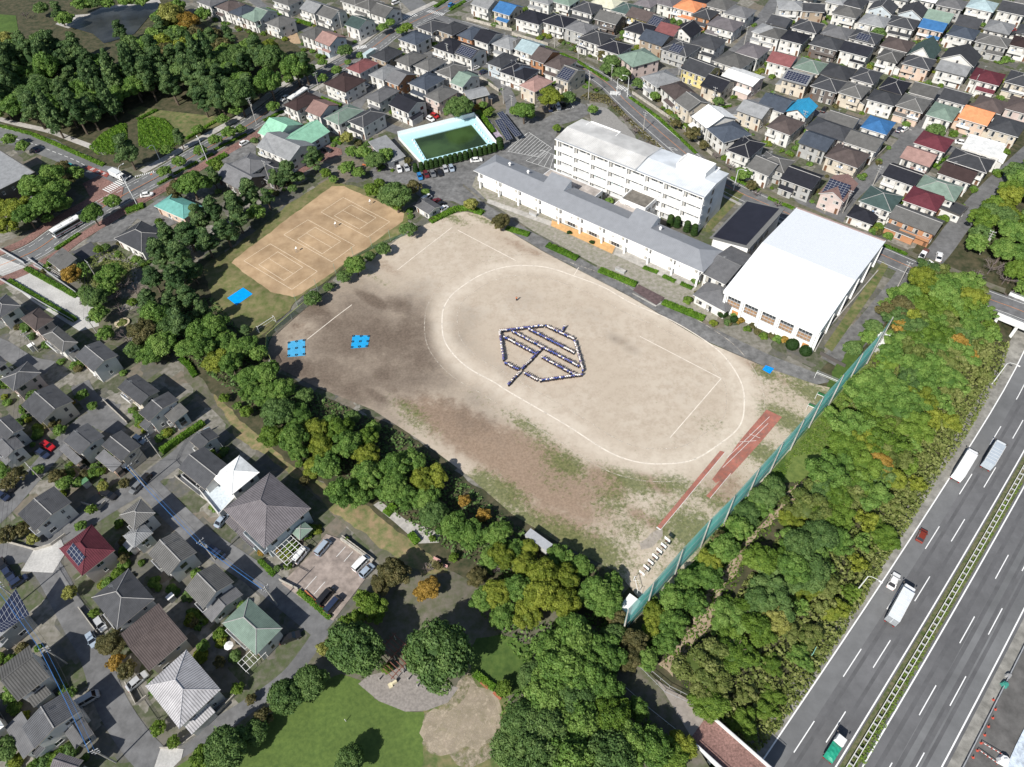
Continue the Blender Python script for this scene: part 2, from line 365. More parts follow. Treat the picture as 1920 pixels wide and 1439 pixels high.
flat('paved_circle', [(150, 620), (190, 600), (235, 585), (268, 575), (262, 590), (230, 605), (245, 640), (220, 650), (175, 640)], M_path, .1)
# garden plots, gravel yards
flat('gravel_plot', [T('B', 220, 290), T('B', 300, 230), T('B', 340, 330), T('B', 235, 330)], mat('orange_gravel', (.42, .30, .19), scale=1), .05)
flat('street_corner_paving', [(65, 1030), (115, 1012), (125, 1035), (100, 1075), (40, 1072)], M_pav, .15)
flat('street_corner_paving', [(290, 1439), (302, 1402), (345, 1405), (340, 1425), (312, 1452)], M_pav, .15)
# school yard
flat('school_yard', [(905, 375), (868, 345), (862, 318), (930, 285), (948, 262), (930, 222), (985, 208), (1012, 228), (1080, 190), (1098, 197), (1108, 212), (1085, 225), (1050, 235), (1040, 262), (1040, 330), (1000, 330)], M_yard)
flat('school_yard', [(692, 322), (720, 300), (780, 308), (880, 275), (935, 285), (870, 318), (868, 350), (905, 380), (1000, 437), (1130, 508), (1330, 612), (1440, 665), (1530, 700), (1560, 716), (1530, 722), (1440, 690), (1320, 638), (1180, 555), (1020, 472), (905, 405), (850, 378), (790, 372), (760, 345), (700, 338)], M_yard)
flat('gravel_road', [(1100, 195), (1140, 205), (1175, 235), (1210, 285), (1205, 300), (1150, 270), (1110, 225)], mat('pale_gravel', (.27, .26, .245), scale=1.5, var=.1), .13, rag=0.4)
flat('school_forecourt', [(893, 330), (1000, 378), (1150, 446), (1310, 520), (1350, 560), (1345, 600), (1330, 604), (1130, 504), (1000, 434), (915, 378), (885, 350)], mat('forecourt_gravel', (.33, .30, .27), scale=.8, col2=(.19, .19, .13), bump=.2))
flat('grass_patch', [(1262, 420), (1330, 437), (1395, 365), (1350, 350), (1322, 430)], M_rough)
flat('grass_patch', [(1545, 650), (1655, 490), (1665, 500), (1640, 545), (1560, 660)], M_rough)
flat('orange_plaza', [T('G', *p) for p in ((300, 215), (780, 400), (750, 468), (292, 258))], mat('orange_paving', (.60, .36, .16), scale=.8, var=.08), .17)
flat('school_walk', [T('G', -180, 55), T('G', 300, 225), T('G', 290, 260), T('G', -190, 85)], M_conc, .14)
flat('school_walk', [T('G', 790, 405), T('G', 1400, 690), T('G', 1360, 745), T('G', 760, 470)], M_conc, .14)
b = MB()
def ln(p, q, t=.16, z=.15): ribbon(b, [W2(*p), W2(*q)], 0, t, z)
A0, A1, A2, A3 = T('C', 125, 995), T('C', 300, 1115), T('C', 215, 1185), T('C', -30, 1140)
for k in range(10):
    t = k/10; ln((A0[0]+(A1[0]-A0[0])*t, A0[1]+(A1[1]-A0[1])*t), (A3[0]+(A2[0]-A3[0])*t, A3[1]+(A2[1]-A3[1])*t), .14)
ln(A0, A1); ln(A3, A2); ln(A0, (A3[0], A3[1]-6)); ln(A1, A2)
B0, B1, B2, B3 = T('C', 225, 1130), T('C', 340, 1175), T('C', 330, 1285), T('C', 105, 1210)
for k in range(6):
    t = k/5; ln((B0[0]+(B1[0]-B0[0])*t, B0[1]+(B1[1]-B0[1])*t), (B3[0]+(B2[0]-B3[0])*t, B3[1]+(B2[1]-B3[1])*t), .14)
ln(B3, B2); ln(B0, B1)
for k in range(6):
    a = T('C', 262+k*37, 832-k*11); ln(a, (a[0]+6, a[1]-14), .14)
ln(T('C', 300, 850), T('C', 462, 812)); ln(T('C', 462, 812), T('C', 432, 770))
structure(b.obj('parking_lines', M_line))

flat('driveway', [T('E', 640, 380), T('E', 740, 290), T('E', 930, 190), T('E', 1080, 130), T('E', 1180, 60), T('E', 1260, 30), T('E', 1170, 130), T('E', 1340, 230), T('E', 1200, 290), T('E', 1030, 200), T('E', 870, 370), T('E', 760, 380)], M_yard)
flat('driveway', [T('E', 540, 455), T('E', 680, 375), T('E', 770, 480), T('E', 650, 520)], M_dark)
flat('driveway', [T('A', 1640, 1230), T('A', 1720, 1150), T('A', 1860, 1060), T('A', 1919, 1100), T('A', 1919, 1200), T('A', 1740, 1300)], M_yard)
flat('garden_lawn', [T('E', 620, 620), T('E', 800, 500), T('E', 1000, 540), T('E', 940, 640), T('E', 760, 780)], M_rough, rag=0.8)
flat('brick_walk', [(590, 265), (640, 280), (642, 290), (600, 305), (560, 330), (545, 325), (600, 290), (585, 272)], M_brick)
def faded(name, col, thr):
    m = mat(name, col, scale=.5, var=.1); nt = m.node_tree; N = nt.nodes; L = nt.links; bs = N['Principled BSDF']
    g = N.new('ShaderNodeNewGeometry'); n = N.new('ShaderNodeTexNoise'); n.inputs['Scale'].default_value = .9; n.inputs['Detail'].default_value = 9; n.inputs['Roughness'].default_value = .8
    L.new(g.outputs['Position'], n.inputs['Vector']); r = N.new('ShaderNodeMapRange'); r.inputs[1].default_value = thr; r.inputs[2].default_value = thr+.2; L.new(n.outputs[0], r.inputs[0]); L.new(r.outputs[0], bs.inputs['Alpha']); return m
# woods, park and meadows
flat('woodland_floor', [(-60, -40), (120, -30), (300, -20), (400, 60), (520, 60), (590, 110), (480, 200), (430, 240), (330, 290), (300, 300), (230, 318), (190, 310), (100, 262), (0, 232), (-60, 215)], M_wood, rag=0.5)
flat('pond_bank', [(104, 46), (126, 30), (165, 27), (188, 16), (296, -4), (302, 6), (190, 30), (165, 40), (128, 54)], M_conc)
flat('park_grass', [(-40, 25), (30, 30), (35, 60), (-40, 75)], M_grass, .2)
flat('hedge_bank', [T('A', 950, 850), T('A', 1050, 800), T('A', 1200, 830), T('A', 1640, 880), T('A', 1680, 930), T('A', 1400, 1030), T('A', 1250, 940)], M_rough, .16)
flat('park_floor', [(345, 672), (395, 690), (430, 740), (490, 800), (560, 900), (640, 960), (720, 1010), (790, 1040), (900, 1100), (1160, 1180), (1240, 1290), (1330, 1439), (1350, 1520), (250, 1540), (330, 1430), (450, 1355), (560, 1270), (620, 1185), (720, 1075), (700, 1035), (600, 940), (520, 865), (440, 810), (390, 760), (345, 710)], M_path)
flat('meadow_strip', [(385, 720), (415, 740), (480, 800), (585, 890), (660, 935), (700, 940), (760, 980), (850, 1010), (840, 1075), (790, 1085), (735, 1040), (640, 968), (530, 880), (440, 812)], mat('dry_meadow', (.30, .22, .125), scale=.5, col2=(.12, .15, .05), bump=.3, big=.1), rag=0.9)
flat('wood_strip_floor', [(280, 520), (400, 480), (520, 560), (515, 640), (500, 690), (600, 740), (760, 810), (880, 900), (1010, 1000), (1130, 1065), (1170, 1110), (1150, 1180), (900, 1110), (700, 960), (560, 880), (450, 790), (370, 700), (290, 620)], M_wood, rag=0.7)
flat('round_lawn', [(300, 1460), (420, 1385), (500, 1345), (560, 1300), (640, 1262), (676, 1275), (702, 1312), (760, 1335), (795, 1335), (800, 1380), (805, 1480)], M_lawn, rag=0.35)
flat('park_rough_grass', [(796, 1335), (835, 1320), (865, 1290), (880, 1255), (940, 1300), (960, 1340), (945, 1400), (930, 1500), (800, 1500)], M_rough, rag=1.2)
flat('sandy_ground', [(800, 1338), (830, 1325), (862, 1300), (878, 1265), (925, 1310), (940, 1335), (925, 1375), (895, 1400), (850, 1408), (815, 1395), (800, 1370)], mat('pale_sand', (.40, .33, .26), scale=.4, col2=(.25, .22, .14), detail=8, big=.1), rag=1.8)
flat('park_grass', [(880, 1265), (895, 1200), (935, 1195), (1010, 1205), (990, 1290), (945, 1310)], M_grass, rag=1.0)
flat('sand_patch', [(797, 1336), (830, 1312), (862, 1282), (880, 1262), (915, 1290), (945, 1320), (948, 1370), (925, 1410), (890, 1425), (840, 1425), (806, 1412)], faded('worn_sand_edge', (.38, .32, .24), .40), rag=2.2)
flat('stone_terrace', [(672, 1283), (690, 1268), (760, 1250), (800, 1275), (860, 1290), (840, 1318), (800, 1333), (760, 1335), (710, 1315)], mat('terrace_stone', (.26, .235, .215), scale=2, var=.15))
flat('gravel_walk', [(700, 948), (712, 940), (760, 975), (825, 1000), (823, 1018), (785, 1020), (740, 980)], M_conc)
flat('dirt_track', [(1502, 903), (1510, 912), (1445, 985), (1385, 1065), (1325, 1165), (1285, 1235), (1262, 1272), (1238, 1246), (1275, 1195), (1312, 1135), (1372, 1045), (1432, 970)], M_dirt, rag=1.2)
flat('grass_verge', [(1280, 1130), (1370, 1050), (1460, 930), (1490, 860), (1540, 790), (1600, 700), (1625, 640), (1600, 640), (1480, 845), (1400, 935), (1310, 1030), (1200, 1150)], M_grass, rag=0.8)
flat('grass_verge', [(1478, 850), (1553, 765), (1600, 700), (1640, 672), (1625, 740), (1590, 800), (1545, 880), (1500, 900), (1470, 905)], mat('light_verge_grass', (.15, .19, .05), scale=.7, col2=(.085, .125, .03), bump=.4, big=.1), rag=.8)
# tennis ground
flat('tennis_surround_grass', [(385, 500), (470, 440), (560, 372), (618, 335), (700, 362), (765, 398), (770, 430), (560, 562), (500, 622), (478, 640), (400, 580)], mat('worn_grass', (.20, .17, .085), scale=.4, col2=(.10, .125, .035), bump=.3, big=.1), rag=0.8)
flat('tennis_ground', [(622, 350), (645, 350), (758, 401), (756, 416), (566, 553), (550, 558), (508, 548), (434, 494), (440, 486)], M_sand, rag=0.35)
b = MB(); zt = .16
for q, inner, net in [(((655, 45), (1003, 228), (838, 343), (488, 155)), ((715, 100), (900, 198), (775, 283), (588, 183)), None), (((390, 213), (740, 405), (570, 528), (210, 325)), ((445, 268), (636, 375), (497, 468), (312, 357)), None), (((108, 393), (460, 600), (270, 735), (-90, 520)), ((165, 452), (352, 568), (208, 668), (22, 550)), None)]:
    for Q in (q, inner):
        P = [W2(*T('F', *p)) for p in Q]
        for i in range(4): ribbon(b, [P[i], P[(i+1) % 4]], 0, .12, zt)
    P = [W2(*T('F', *p)) for p in inner]; ribbon(b, [(P[0]+P[3])/2, (P[1]+P[2])/2], 0, .1, zt)
structure(b.obj('court_lines', M_cline))

# the sports ground: soil, damp stains and weeds where they really lie
FIELD = [(498, 660), (512, 628), (545, 600), (600, 560), (680, 500), (752, 445), (790, 425), (850, 402), (872, 398), (905, 405), (1020, 474), (1180, 557), (1320, 640), (1440, 692), (1530, 722), (1556, 728), (1545, 748), (1480, 845), (1400, 937), (1320, 1030), (1235, 1130), (1195, 1120), (1160, 1075), (1050, 1020), (960, 965), (880, 895), (800, 835), (700, 770), (590, 725), (520, 690)]
BL = [  # kind, px, py, rx m, ry m, strength
 (1, 600, 585, 16, 3.2, .9), (1, 700, 565, 10, 3, .9), (1, 745, 575, 9, 5, .7), (1, 800, 610, 9, 5, .8), (1, 805, 640, 8, 4, .75), (1, 640, 690, 15, 3, .7), (1, 715, 705, 7, 5, .75), (1, 600, 700, 9, 5, .6), (1, 760, 650, 6, 3, .5), (1, 800, 690, 10, 4, .55),
 (1, 690, 640, 40, 22, .72), (1, 640, 600, 24, 12, .6), (1, 700, 700, 20, 10, .65), (1, 600, 590, 22, 7, .8), (1, 780, 625, 16, 13, .75), (1, 640, 715, 26, 9, .7), (1, 560, 690, 14, 6, .8), (1, 720, 690, 14, 9, .6), (1, 520, 640, 8, 8, .5), (1, 860, 700, 12, 3, .35), (1, 700, 740, 9, 3, .75), (1, 560, 660, 10, 8, .4), (1, 1160, 640, 4, 2.2, .35), (1, 1180, 655, 3, 2, .3), (1, 985, 560, 9, 5, .18), (1, 1100, 590, 8, 5, .15),
 (3, 560, 620, 7, 5, .3), (3, 900, 825, 22, 6, .9), (3, 1000, 880, 20, 8, .95), (3, 820, 790, 16, 4, .6), (3, 880, 810, 12, 4, .5), (3, 1080, 940, 12, 8, .55), (3, 1130, 905, 7, 5, .7), (3, 1050, 985, 14, 5, .6), (3, 1000, 940, 10, 5, .5), (3, 1215, 900, 7, 2.5, .6), (3, 1360, 920, 7, 7, .45), (3, 1210, 975, 8, 2, .5), (3, 1400, 680, 16, 2.2, .5), (3, 1300, 625, 14, 2, .5), (3, 1120, 540, 16, 2, .45), (3, 985, 468, 14, 2.4, .4), (3, 770, 430, 6, 3, .5), (3, 720, 500, 12, 2.4, .35),
 (2, 780, 790, 9, 3, .5), (2, 770, 770, 7, 2.2, .6), (2, 990, 800, 8, 2.4, .7), (2, 1060, 870, 7, 4, .8), (2, 1030, 840, 8, 3, .5), (2, 1180, 900, 8, 4, .85), (2, 1150, 940, 6, 6, .6), (2, 1260, 905, 7, 4, .75), (2, 940, 925, 9, 4, .85), (2, 900, 905, 4, 4, .9), (2, 1000, 985, 12, 4, .8), (2, 1080, 1020, 12, 4, .9), (2, 1130, 1040, 8, 6, .8), (2, 1040, 905, 6, 3, .35), (2, 1180, 990, 6, 6, .5),
 (2, 1340, 940, 12, 3, .6), (2, 1300, 1000, 11, 7, .85), (2, 1240, 1060, 6, 4, .35), (2, 1430, 850, 14, 4, .8), (2, 1480, 790, 12, 4, .8), (2, 1530, 740, 10, 4, .8), (2, 1490, 710, 9, 2.4, .7), (2, 1435, 700, 4, 3, .8), (2, 1560, 700, 6, 5, .7), (2, 1470, 730, 8, 6, .38), (2, 1240, 600, 12, 1.2, .4), (2, 850, 410, 7, 2, .7), (2, 910, 415, 8, 1.6, .6), (2, 700, 520, 12, 1.6, .35), (2, 840, 440, 14, 6, .14), (2, 930, 490, 14, 5, .12), (2, 1070, 650, 1, 1, 0), (2, 1060, 575, 6, 4, .12),
 (2, 990, 770, 12, 5, .22), (2, 935, 760, 12, 4, .2), (2, 1040, 850, 12, 4, .3)]
oval = [(960, 739), (1060, 797), (1135, 845), (1185, 865), (1235, 871), (1297, 864), (1347, 835), (1385, 802), (1395, 765), (1390, 720), (1360, 672), (1322, 640), (1255, 600), (1185, 570), (1132, 540), (1080, 520), (1022, 502), (960, 500), (905, 515), (855, 547), (835, 572), (829, 597), (832, 635), (850, 665), (880, 692), (925, 717)]
ov = cr([W2(*p) for p in oval], 8, True)
def build_field():
    P = [W2(*p) for p in FIELD]
    x0, x1 = min(p.x for p in P), max(p.x for p in P); y0, y1 = min(p.y for p in P), max(p.y for p in P)
    bm = bmesh.new(); vs = [bm.verts.new((p.x, p.y, 0)) for p in P]; bm.faces.new(vs)
    bmesh.ops.triangulate(bm, faces=bm.faces[:]); st = 1.0
    # slice on a regular grid so the masks have somewhere to live
    for k in range(int((x1-x0)/st)): bmesh.ops.bisect_plane(bm, geom=bm.verts[:]+bm.edges[:]+bm.faces[:], plane_co=(x0+k*st+.5, 0, 0), plane_no=(1, 0, 0))
    for k in range(int((y1-y0)/st)): bmesh.ops.bisect_plane(bm, geom=bm.verts[:]+bm.edges[:]+bm.faces[:], plane_co=(0, y0+k*st+.5, 0), plane_no=(0, 1, 0))
    me = bpy.data.meshes.new('sports_ground'); bm.to_mesh(me); bm.free()
    n = len(me.vertices); co = np.empty(n*3); me.vertices.foreach_get('co', co); co = co.reshape(-1, 3)
    rgb = np.zeros((n, 4)); rgb[:, 3] = 1; a = R(-40); ca, sa = math.cos(a), math.sin(a)
    for k, px, py, rx, ry, s in BL:
        if s <= 0: continue
        c = W2(px, py); dx, dy = co[:, 0]-c.x, co[:, 1]-c.y; u = (dx*ca+dy*sa)/rx; v = (-dx*sa+dy*ca)/ry
        f = s*np.clip(1.25-np.sqrt(u*u+v*v)*.8, 0, 1)
        i = {1: 0, 2: 1, 3: 2}[k]; rgb[:, i] = np.maximum(rgb[:, i], f)
    oc = np.array([(p.x, p.y) for p in ov]); dd = np.full(n, 1e9)
    for a_, b_ in zip(oc, np.roll(oc, -1, 0)):
        e_ = b_-a_; t_ = np.clip(((co[:, :2]-a_)@e_)/max(e_@e_, 1e-9), 0, 1); dd = np.minimum(dd, np.linalg.norm(co[:, :2]-(a_+t_[:, None]*e_), axis=1))
    wr = me.attributes.new('worn', 'FLOAT', 'POINT'); wr.data.foreach_set('value', np.exp(-((dd-.8)/2.6)**2).astype(np.float32))
    for q_ in range(3): rgb[:, q_] *= 1-.75*np.exp(-(dd/3.4)**2)
    at = me.color_attributes.new('soil', 'FLOAT_COLOR', 'POINT'); at.data.foreach_set('color', rgb.ravel())
    m = bpy.data.materials.new('sports_ground_soil'); m.use_nodes = True; nt = m.node_tree; N = nt.nodes; L = nt.links
    bs = N['Principled BSDF']; bs.inputs['Roughness'].default_value = .95; bs.inputs['Specular IOR Level'].default_value = .1
    g = N.new('ShaderNodeNewGeometry'); va = N.new('ShaderNodeVertexColor'); va.layer_name = 'soil'; sp = N.new('ShaderNodeSeparateColor'); L.new(va.outputs[0], sp.inputs[0])
    def noise(sc, det=6, rough=.6):
        q = N.new('ShaderNodeTexNoise'); q.inputs['Scale'].default_value = sc; q.inputs['Detail'].default_value = det; q.inputs['Roughness'].default_value = rough; L.new(g.outputs['Position'], q.inputs['Vector']); return q.outputs[0]
    def mr(src, a, b_, c=0., d=1.):
        q = N.new('ShaderNodeMapRange'); q.interpolation_type = 'SMOOTHSTEP'; q.inputs[1].default_value = a; q.inputs[2].default_value = b_; q.inputs[3].default_value = c; q.inputs[4].default_value = d; L.new(src, q.inputs[0]); return q.outputs[0]
    def mth(op, a, b_):
        q = N.new('ShaderNodeMath'); q.operation = op
        for i, s in enumerate((a, b_)):
            if isinstance(s, (int, float)): q.inputs[i].default_value = s
            else: L.new(s, q.inputs[i])
        return q.outputs[0]
    def mix(f, a, c):
        q = N.new('ShaderNodeMix'); q.data_type = 'RGBA'; L.new(f, q.inputs[0])
        for i, s in ((6, a), (7, c)):
            if isinstance(s, tuple): q.inputs[i].default_value = (*s, 1)
            else: L.new(s, q.inputs[i])
        return q.outputs[2]
    big, mid, fin = noise(.06), noise(.35, 8, .7), noise(1.6, 6, .7)
    col = mix(mr(big, .35, .65), (.465, .395, .315), (.53, .463, .38))
    col = mix(mr(mid, .38, .62), mix(mr(fin, .3, .7), (.40, .335, .265), (.47, .395, .315)), col)
    # smooth trodden soil fades into the damp one
    col = mix(mth('MULTIPLY', mr(mth('ADD', sp.outputs[2], mth('MULTIPLY', mth('SUBTRACT', mid, .5), 1.1)), .12, .6), .85), col, mix(mr(fin, .35, .65), (.21, .145, .10), (.29, .205, .145)))
    col = mix(mth('MULTIPLY', mr(mth('ADD', mth('ADD', sp.outputs[0], mth('MULTIPLY', mth('SUBTRACT', big, .5), 1.0)), mth('MULTIPLY', mth('SUBTRACT', mid, .5), .5)), .02, .85), .95), col, mix(mr(fin, .35, .65), (.105, .080, .062), (.16, .122, .095)))
    col = mix(mth('MULTIPLY', mr(mth('ADD', sp.outputs[1], mth('MULTIPLY', mth('SUBTRACT', noise(.9, 9, .8), .5), 2.6)), .2, .75), .85), col, mix(mr(fin, .35, .65), (.075, .10, .03), (.16, .175, .065)))
    wa = N.new('ShaderNodeAttribute'); wa.attribute_name = 'worn'
    col = mix(mth('MULTIPLY', wa.outputs['Fac'], mr(mid, .25, .75, .25, .62)), col, (.62, .55, .46))
    L.new(col, bs.inputs['Base Color'])
    bp = N.new('ShaderNodeBump'); bp.inputs['Strength'].default_value = .25; bp.inputs['Distance'].default_value = .1; L.new(fin, bp.inputs['Height']); L.new(bp.outputs[0], bs.inputs['Normal'])
    me.materials.append(m); structure(link('sports_ground', me, loc=(0, 0, .17)))
build_field()
def softline(name, segs, m, z):
    b = MB()
    for pts, off, wd, cl in segs: ribbon(b, pts, off, wd, z, closed=cl)
    return structure(b.obj(name, m))
softline('running_line', [(ov, 0, .38, True)], faded('faded_chalk', (.70, .63, .54), .26), .178)
softline('running_line', [(ov, -4.6, .3, True), (ov, 5.2, .25, True)], faded('very_faded_chalk', (.64, .57, .48), .44), .180)
softline('running_line', [([W2(*a) for a in s], 0, .24, False) for s in ([(1352, 711), (1256, 822)], [(1200, 632), (1352, 711)], [T('F', 1515, 292), T('G', 30, 520)], [T('F', 1470, 270), T('F', 1250, 440), T('F', 1060, 590)], [T('F', 385, 1110), T('F', 600, 940), T('F', 720, 850)], [T('G', 465, 628), T('G', 500, 570)])], faded('faded_chalk_thin', (.72, .65, .56), .22), .182)
# red runway panels
M_red = mat('red_runway', (.42, .15, .11), scale=.9, col2=(.26, .13, .105), big=.25, detail=9)
def quad(name, Q, m, z, lines=None):
    o = flat(name, Q, m, z); return o
quad('runway', [T('K', 1560, 505), T('K', 1598, 515), T('K', 1110, 1100), T('K', 1083, 1080)], M_red, .19)
quad('runway', [(1437, 769), (1466, 783), (1428, 828), (1372, 890), (1342, 907), (1335, 900), (1356, 872), (1385, 830)], M_red, .194)
quad('runway', [T('K', 1620, 665), T('K', 1640, 675), T('K', 1485, 862), T('K', 1455, 845)], M_red, .198)
softline('runway_line', [([W2(*T('K', *a)), W2(*T('K', *c))], 0, .1, False) for a, c in (((1920, 300), (1580, 632)), ((1930, 250), (1610, 560)), ((1640, 675), (1485, 862)), ((1598, 515), (1112, 1100)), ((1700, 440), (1830, 430)), ((1780, 380), (1860, 410)))]+[([W2(*T('K', 1083, 1078)), W2(*T('K', 1112, 1098))], 0, .35, False)], M_line, .204)
flat('sand_pit', [T('K', *p) for p in ((1085, 1095), (1110, 1105), (1120, 1140), (1050, 1230), (970, 1245), (965, 1200))], mat('pit_sand', (.34, .30, .26), scale=1), .19, rag=0.8)
# pond and overpasses
def water(name, col, rough=.06):
    m = bpy.data.materials.new(name); m.use_nodes = True; N = m.node_tree.nodes; L = m.node_tree.links; bs = N['Principled BSDF']
    bs.inputs['Base Color'].default_value = (*col, 1); bs.inputs['Roughness'].default_value = rough; bs.inputs['Specular IOR Level'].default_value = .5
    g = N.new('ShaderNodeNewGeometry'); n = N.new('ShaderNodeTexNoise'); n.inputs['Scale'].default_value = .08; n.inputs['Detail'].default_value = 3; L.new(g.outputs[0], n.inputs['Vector'])
    r = N.new('ShaderNodeValToRGB'); r.color_ramp.elements[0].color = (*[c*.6 for c in col], 1); r.color_ramp.elements[1].color = (*[c*1.5 for c in col], 1); r.color_ramp.elements[0].position = .4; r.color_ramp.elements[1].position = .62
    L.new(n.outputs[0], r.inputs[0]); L.new(r.outputs[0], bs.inputs['Base Color']); return m
flat('pond_water', [T('A', *p) for p in ((500, 200), (640, 130), (760, 80), (1000, 45), (1180, 20), (1200, 60), (1110, 140), (1010, 260), (830, 320), (780, 330), (700, 260))], water('pond_water', (.030, .032, .032), .35), .3)
# ============================================================ BUILDINGS
GLASS = mat('window_glass', (.035, .042, .05), rough=.12, var=0, spec=.6)
FRAME = mat('window_frame', (.55, .55, .54), rough=.5, var=0)
FRAMED = mat('dark_window_frame', (.10, .09, .085), rough=.5, var=0)
WHITE = mat('white_wall_paint', (.80, .79, .77), rough=.8, var=.04, scale=.4)
TRIM = mat('white_trim', (.72, .71, .69), rough=.6, var=.04)
DTRIM = mat('dark_trim', (.09, .085, .08), rough=.6, var=0)
CURT = mat('curtain_behind_glass', (.42, .40, .36), rough=.35, var=.1, scale=3, coords='obj')
METAL = mat('galvanised_metal', (.50, .51, .52), rough=.45, var=.06, metal=.3)
def roofmat(key):
    name = 'roof_'+key
    if name in MATS: return MATS[name]
    pal = {'k': (.020, .021, .028), 'c': (.052, .054, .060), 'n': (.112, .110, .106), 's': (.078, .080, .086), 'l': (.235, .24, .245), 'w': (.74, .74, .72), 'b': (.088, .070, .066), 'm': (.115, .030, .040), 'r': (.19, .075, .075), 't': (.12, .30, .27), 'u': (.04, .13, .29),
           'U': (.03, .26, .45), 'g': (.17, .23, .19), 'G': (.055, .085, .08), 'O': (.58, .23, .11), 'p': (.27, .17, .15), 'y': (.47, .46, .36), 'a': (.062, .075, .098), 'M': (.24, .46, .33), 'v': (.14, .128, .135), 'e': (.30, .38, .40), 'd': (.045, .029, .028), 'h': (.42, .41, .42), 'L': (.14, .14, .145)}
    base = key[0]; col = pal[base]; tile = key[1:] 
    m = bpy.data.materials.new(name); m.use_nodes = True; N = m.node_tree.nodes; L = m.node_tree.links; bs = N['Principled BSDF']
    bs.inputs['Roughness'].default_value = .8; bs.inputs['Specular IOR Level'].default_value = .18
    uv = N.new('ShaderNodeUVMap'); uv.uv_map = 'UVMap'; sx = N.new('ShaderNodeSeparateXYZ'); L.new(uv.outputs[0], sx.inputs[0])
    oi = N.new('ShaderNodeObjectInfo'); tc = N.new('ShaderNodeTexCoord')
    n = N.new('ShaderNodeTexNoise'); n.inputs['Scale'].default_value = .55; n.inputs['Detail'].default_value = 7; n.inputs['Roughness'].default_value = .7
    av = N.new('ShaderNodeVectorMath'); av.operation = 'ADD'; L.new(tc.outputs['Object'], av.inputs[0]); L.new(oi.outputs['Location'], av.inputs[1]); L.new(av.outputs[0], n.inputs['Vector'])
    mr = N.new('ShaderNodeMapRange'); mr.inputs[1].default_value = .3; mr.inputs[2].default_value = .7; mr.inputs[3].default_value = .78; mr.inputs[4].default_value = 1.22; L.new(n.outputs[0], mr.inputs[0])
    def wav(src, per, sharp):   # ridged rows of tiles
        a = N.new('ShaderNodeMath'); a.operation = 'MULTIPLY'; a.inputs[1].default_value = 2*math.pi/per; L.new(src, a.inputs[0])
        s = N.new('ShaderNodeMath'); s.operation = 'SINE'; L.new(a.outputs[0], s.inputs[0])
        r = N.new('ShaderNodeMapRange'); r.inputs[1].default_value = -1; r.inputs[2].default_value = sharp; L.new(s.outputs[0], r.inputs[0]); return r.outputs[0]
    per = {'': .42, '2': .5, '3': .42}[tile if tile in ('', '2', '3') else '']
    cols = wav(sx.outputs[0], per if tile else .45, .2); rows = wav(sx.outputs[1], .3, -.2)
    f = N.new('ShaderNodeMapRange'); f.inputs[3].default_value = .6 if tile in ('2', '3') else .93; f.inputs[4].default_value = 1.25 if tile in ('2', '3') else 1.0; L.new(cols, f.inputs[0])
    f2 = N.new('ShaderNodeMapRange'); f2.inputs[3].default_value = .8; f2.inputs[4].default_value = 1.04; L.new(rows, f2.inputs[0])
    a = N.new('ShaderNodeMath'); a.operation = 'MULTIPLY'; L.new(f.outputs[0], a.inputs[0]); L.new(f2.outputs[0], a.inputs[1])
    a2 = N.new('ShaderNodeMath'); a2.operation = 'MULTIPLY'; L.new(a.outputs[0], a2.inputs[0]); L.new(mr.outputs[0], a2.inputs[1])
    rv = N.new('ShaderNodeMapRange'); rv.inputs[3].default_value = .85; rv.inputs[4].default_value = 1.2; L.new(oi.outputs['Random'], rv.inputs[0])
    a3 = N.new('ShaderNodeMath'); a3.operation = 'MULTIPLY'; L.new(a2.outputs[0], a3.inputs[0]); L.new(rv.outputs[0], a3.inputs[1])
    vm = N.new('ShaderNodeVectorMath'); vm.operation = 'SCALE'; vm.inputs[0].default_value = col; L.new(a3.outputs[0], vm.inputs['Scale']); L.new(vm.outputs[0], bs.inputs['Base Color'])
    bp = N.new('ShaderNodeBump'); bp.inputs['Strength'].default_value = .5; bp.inputs['Distance'].default_value = .05; L.new(a.outputs[0], bp.inputs['Height']); L.new(bp.outputs[0], bs.inputs['Normal'])
    MATS[name] = m; return m
WALLC = {'w': (.64, .63, .60), 'c': (.56, .50, .41), 'b': (.34, .27, .20), 'g': (.38, .38, .37), 'o': (.42, .21, .11), 'y': (.66, .56, .25), 'p': (.56, .46, .42), 'k': (.13, .11, .10), 'a': (.48, .53, .56), 'P': (.58, .45, .36), 't': (.40, .46, .44)}
WALLN = {'w': 'white', 'c': 'cream', 'b': 'brown', 'g': 'grey', 'o': 'orange', 'y': 'yellow', 'p': 'pink', 'k': 'dark timber', 'a': 'pale blue', 'P': 'peach', 't': 'grey-green'}
ROOFN = {'k': 'black', 'c': 'charcoal', 's': 'dark grey', 'n': 'grey', 'l': 'light grey', 'w': 'white', 'b': 'brown', 'm': 'maroon', 'r': 'red', 't': 'copper-green', 'u': 'deep blue', 'U': 'turquoise', 'g': 'sage green', 'G': 'dark green', 'O': 'bright orange', 'p': 'pinkish', 'y': 'pale yellow', 'a': 'slate blue', 'M': 'mint green', 'v': 'mauve grey', 'e': 'pale teal', 'd': 'dark brown', 'h': 'whitish tiled', 'L': 'mid grey'}
SHN = {'h': 'hip', 'g': 'gable', 'G': 'front-gable', 'f': 'flat', 's': 'lean-to'}
def wallmat(k): return mat('wall_'+k, WALLC[k], rough=.85, var=.07, scale=.35, coords='obj')
_wc = {}
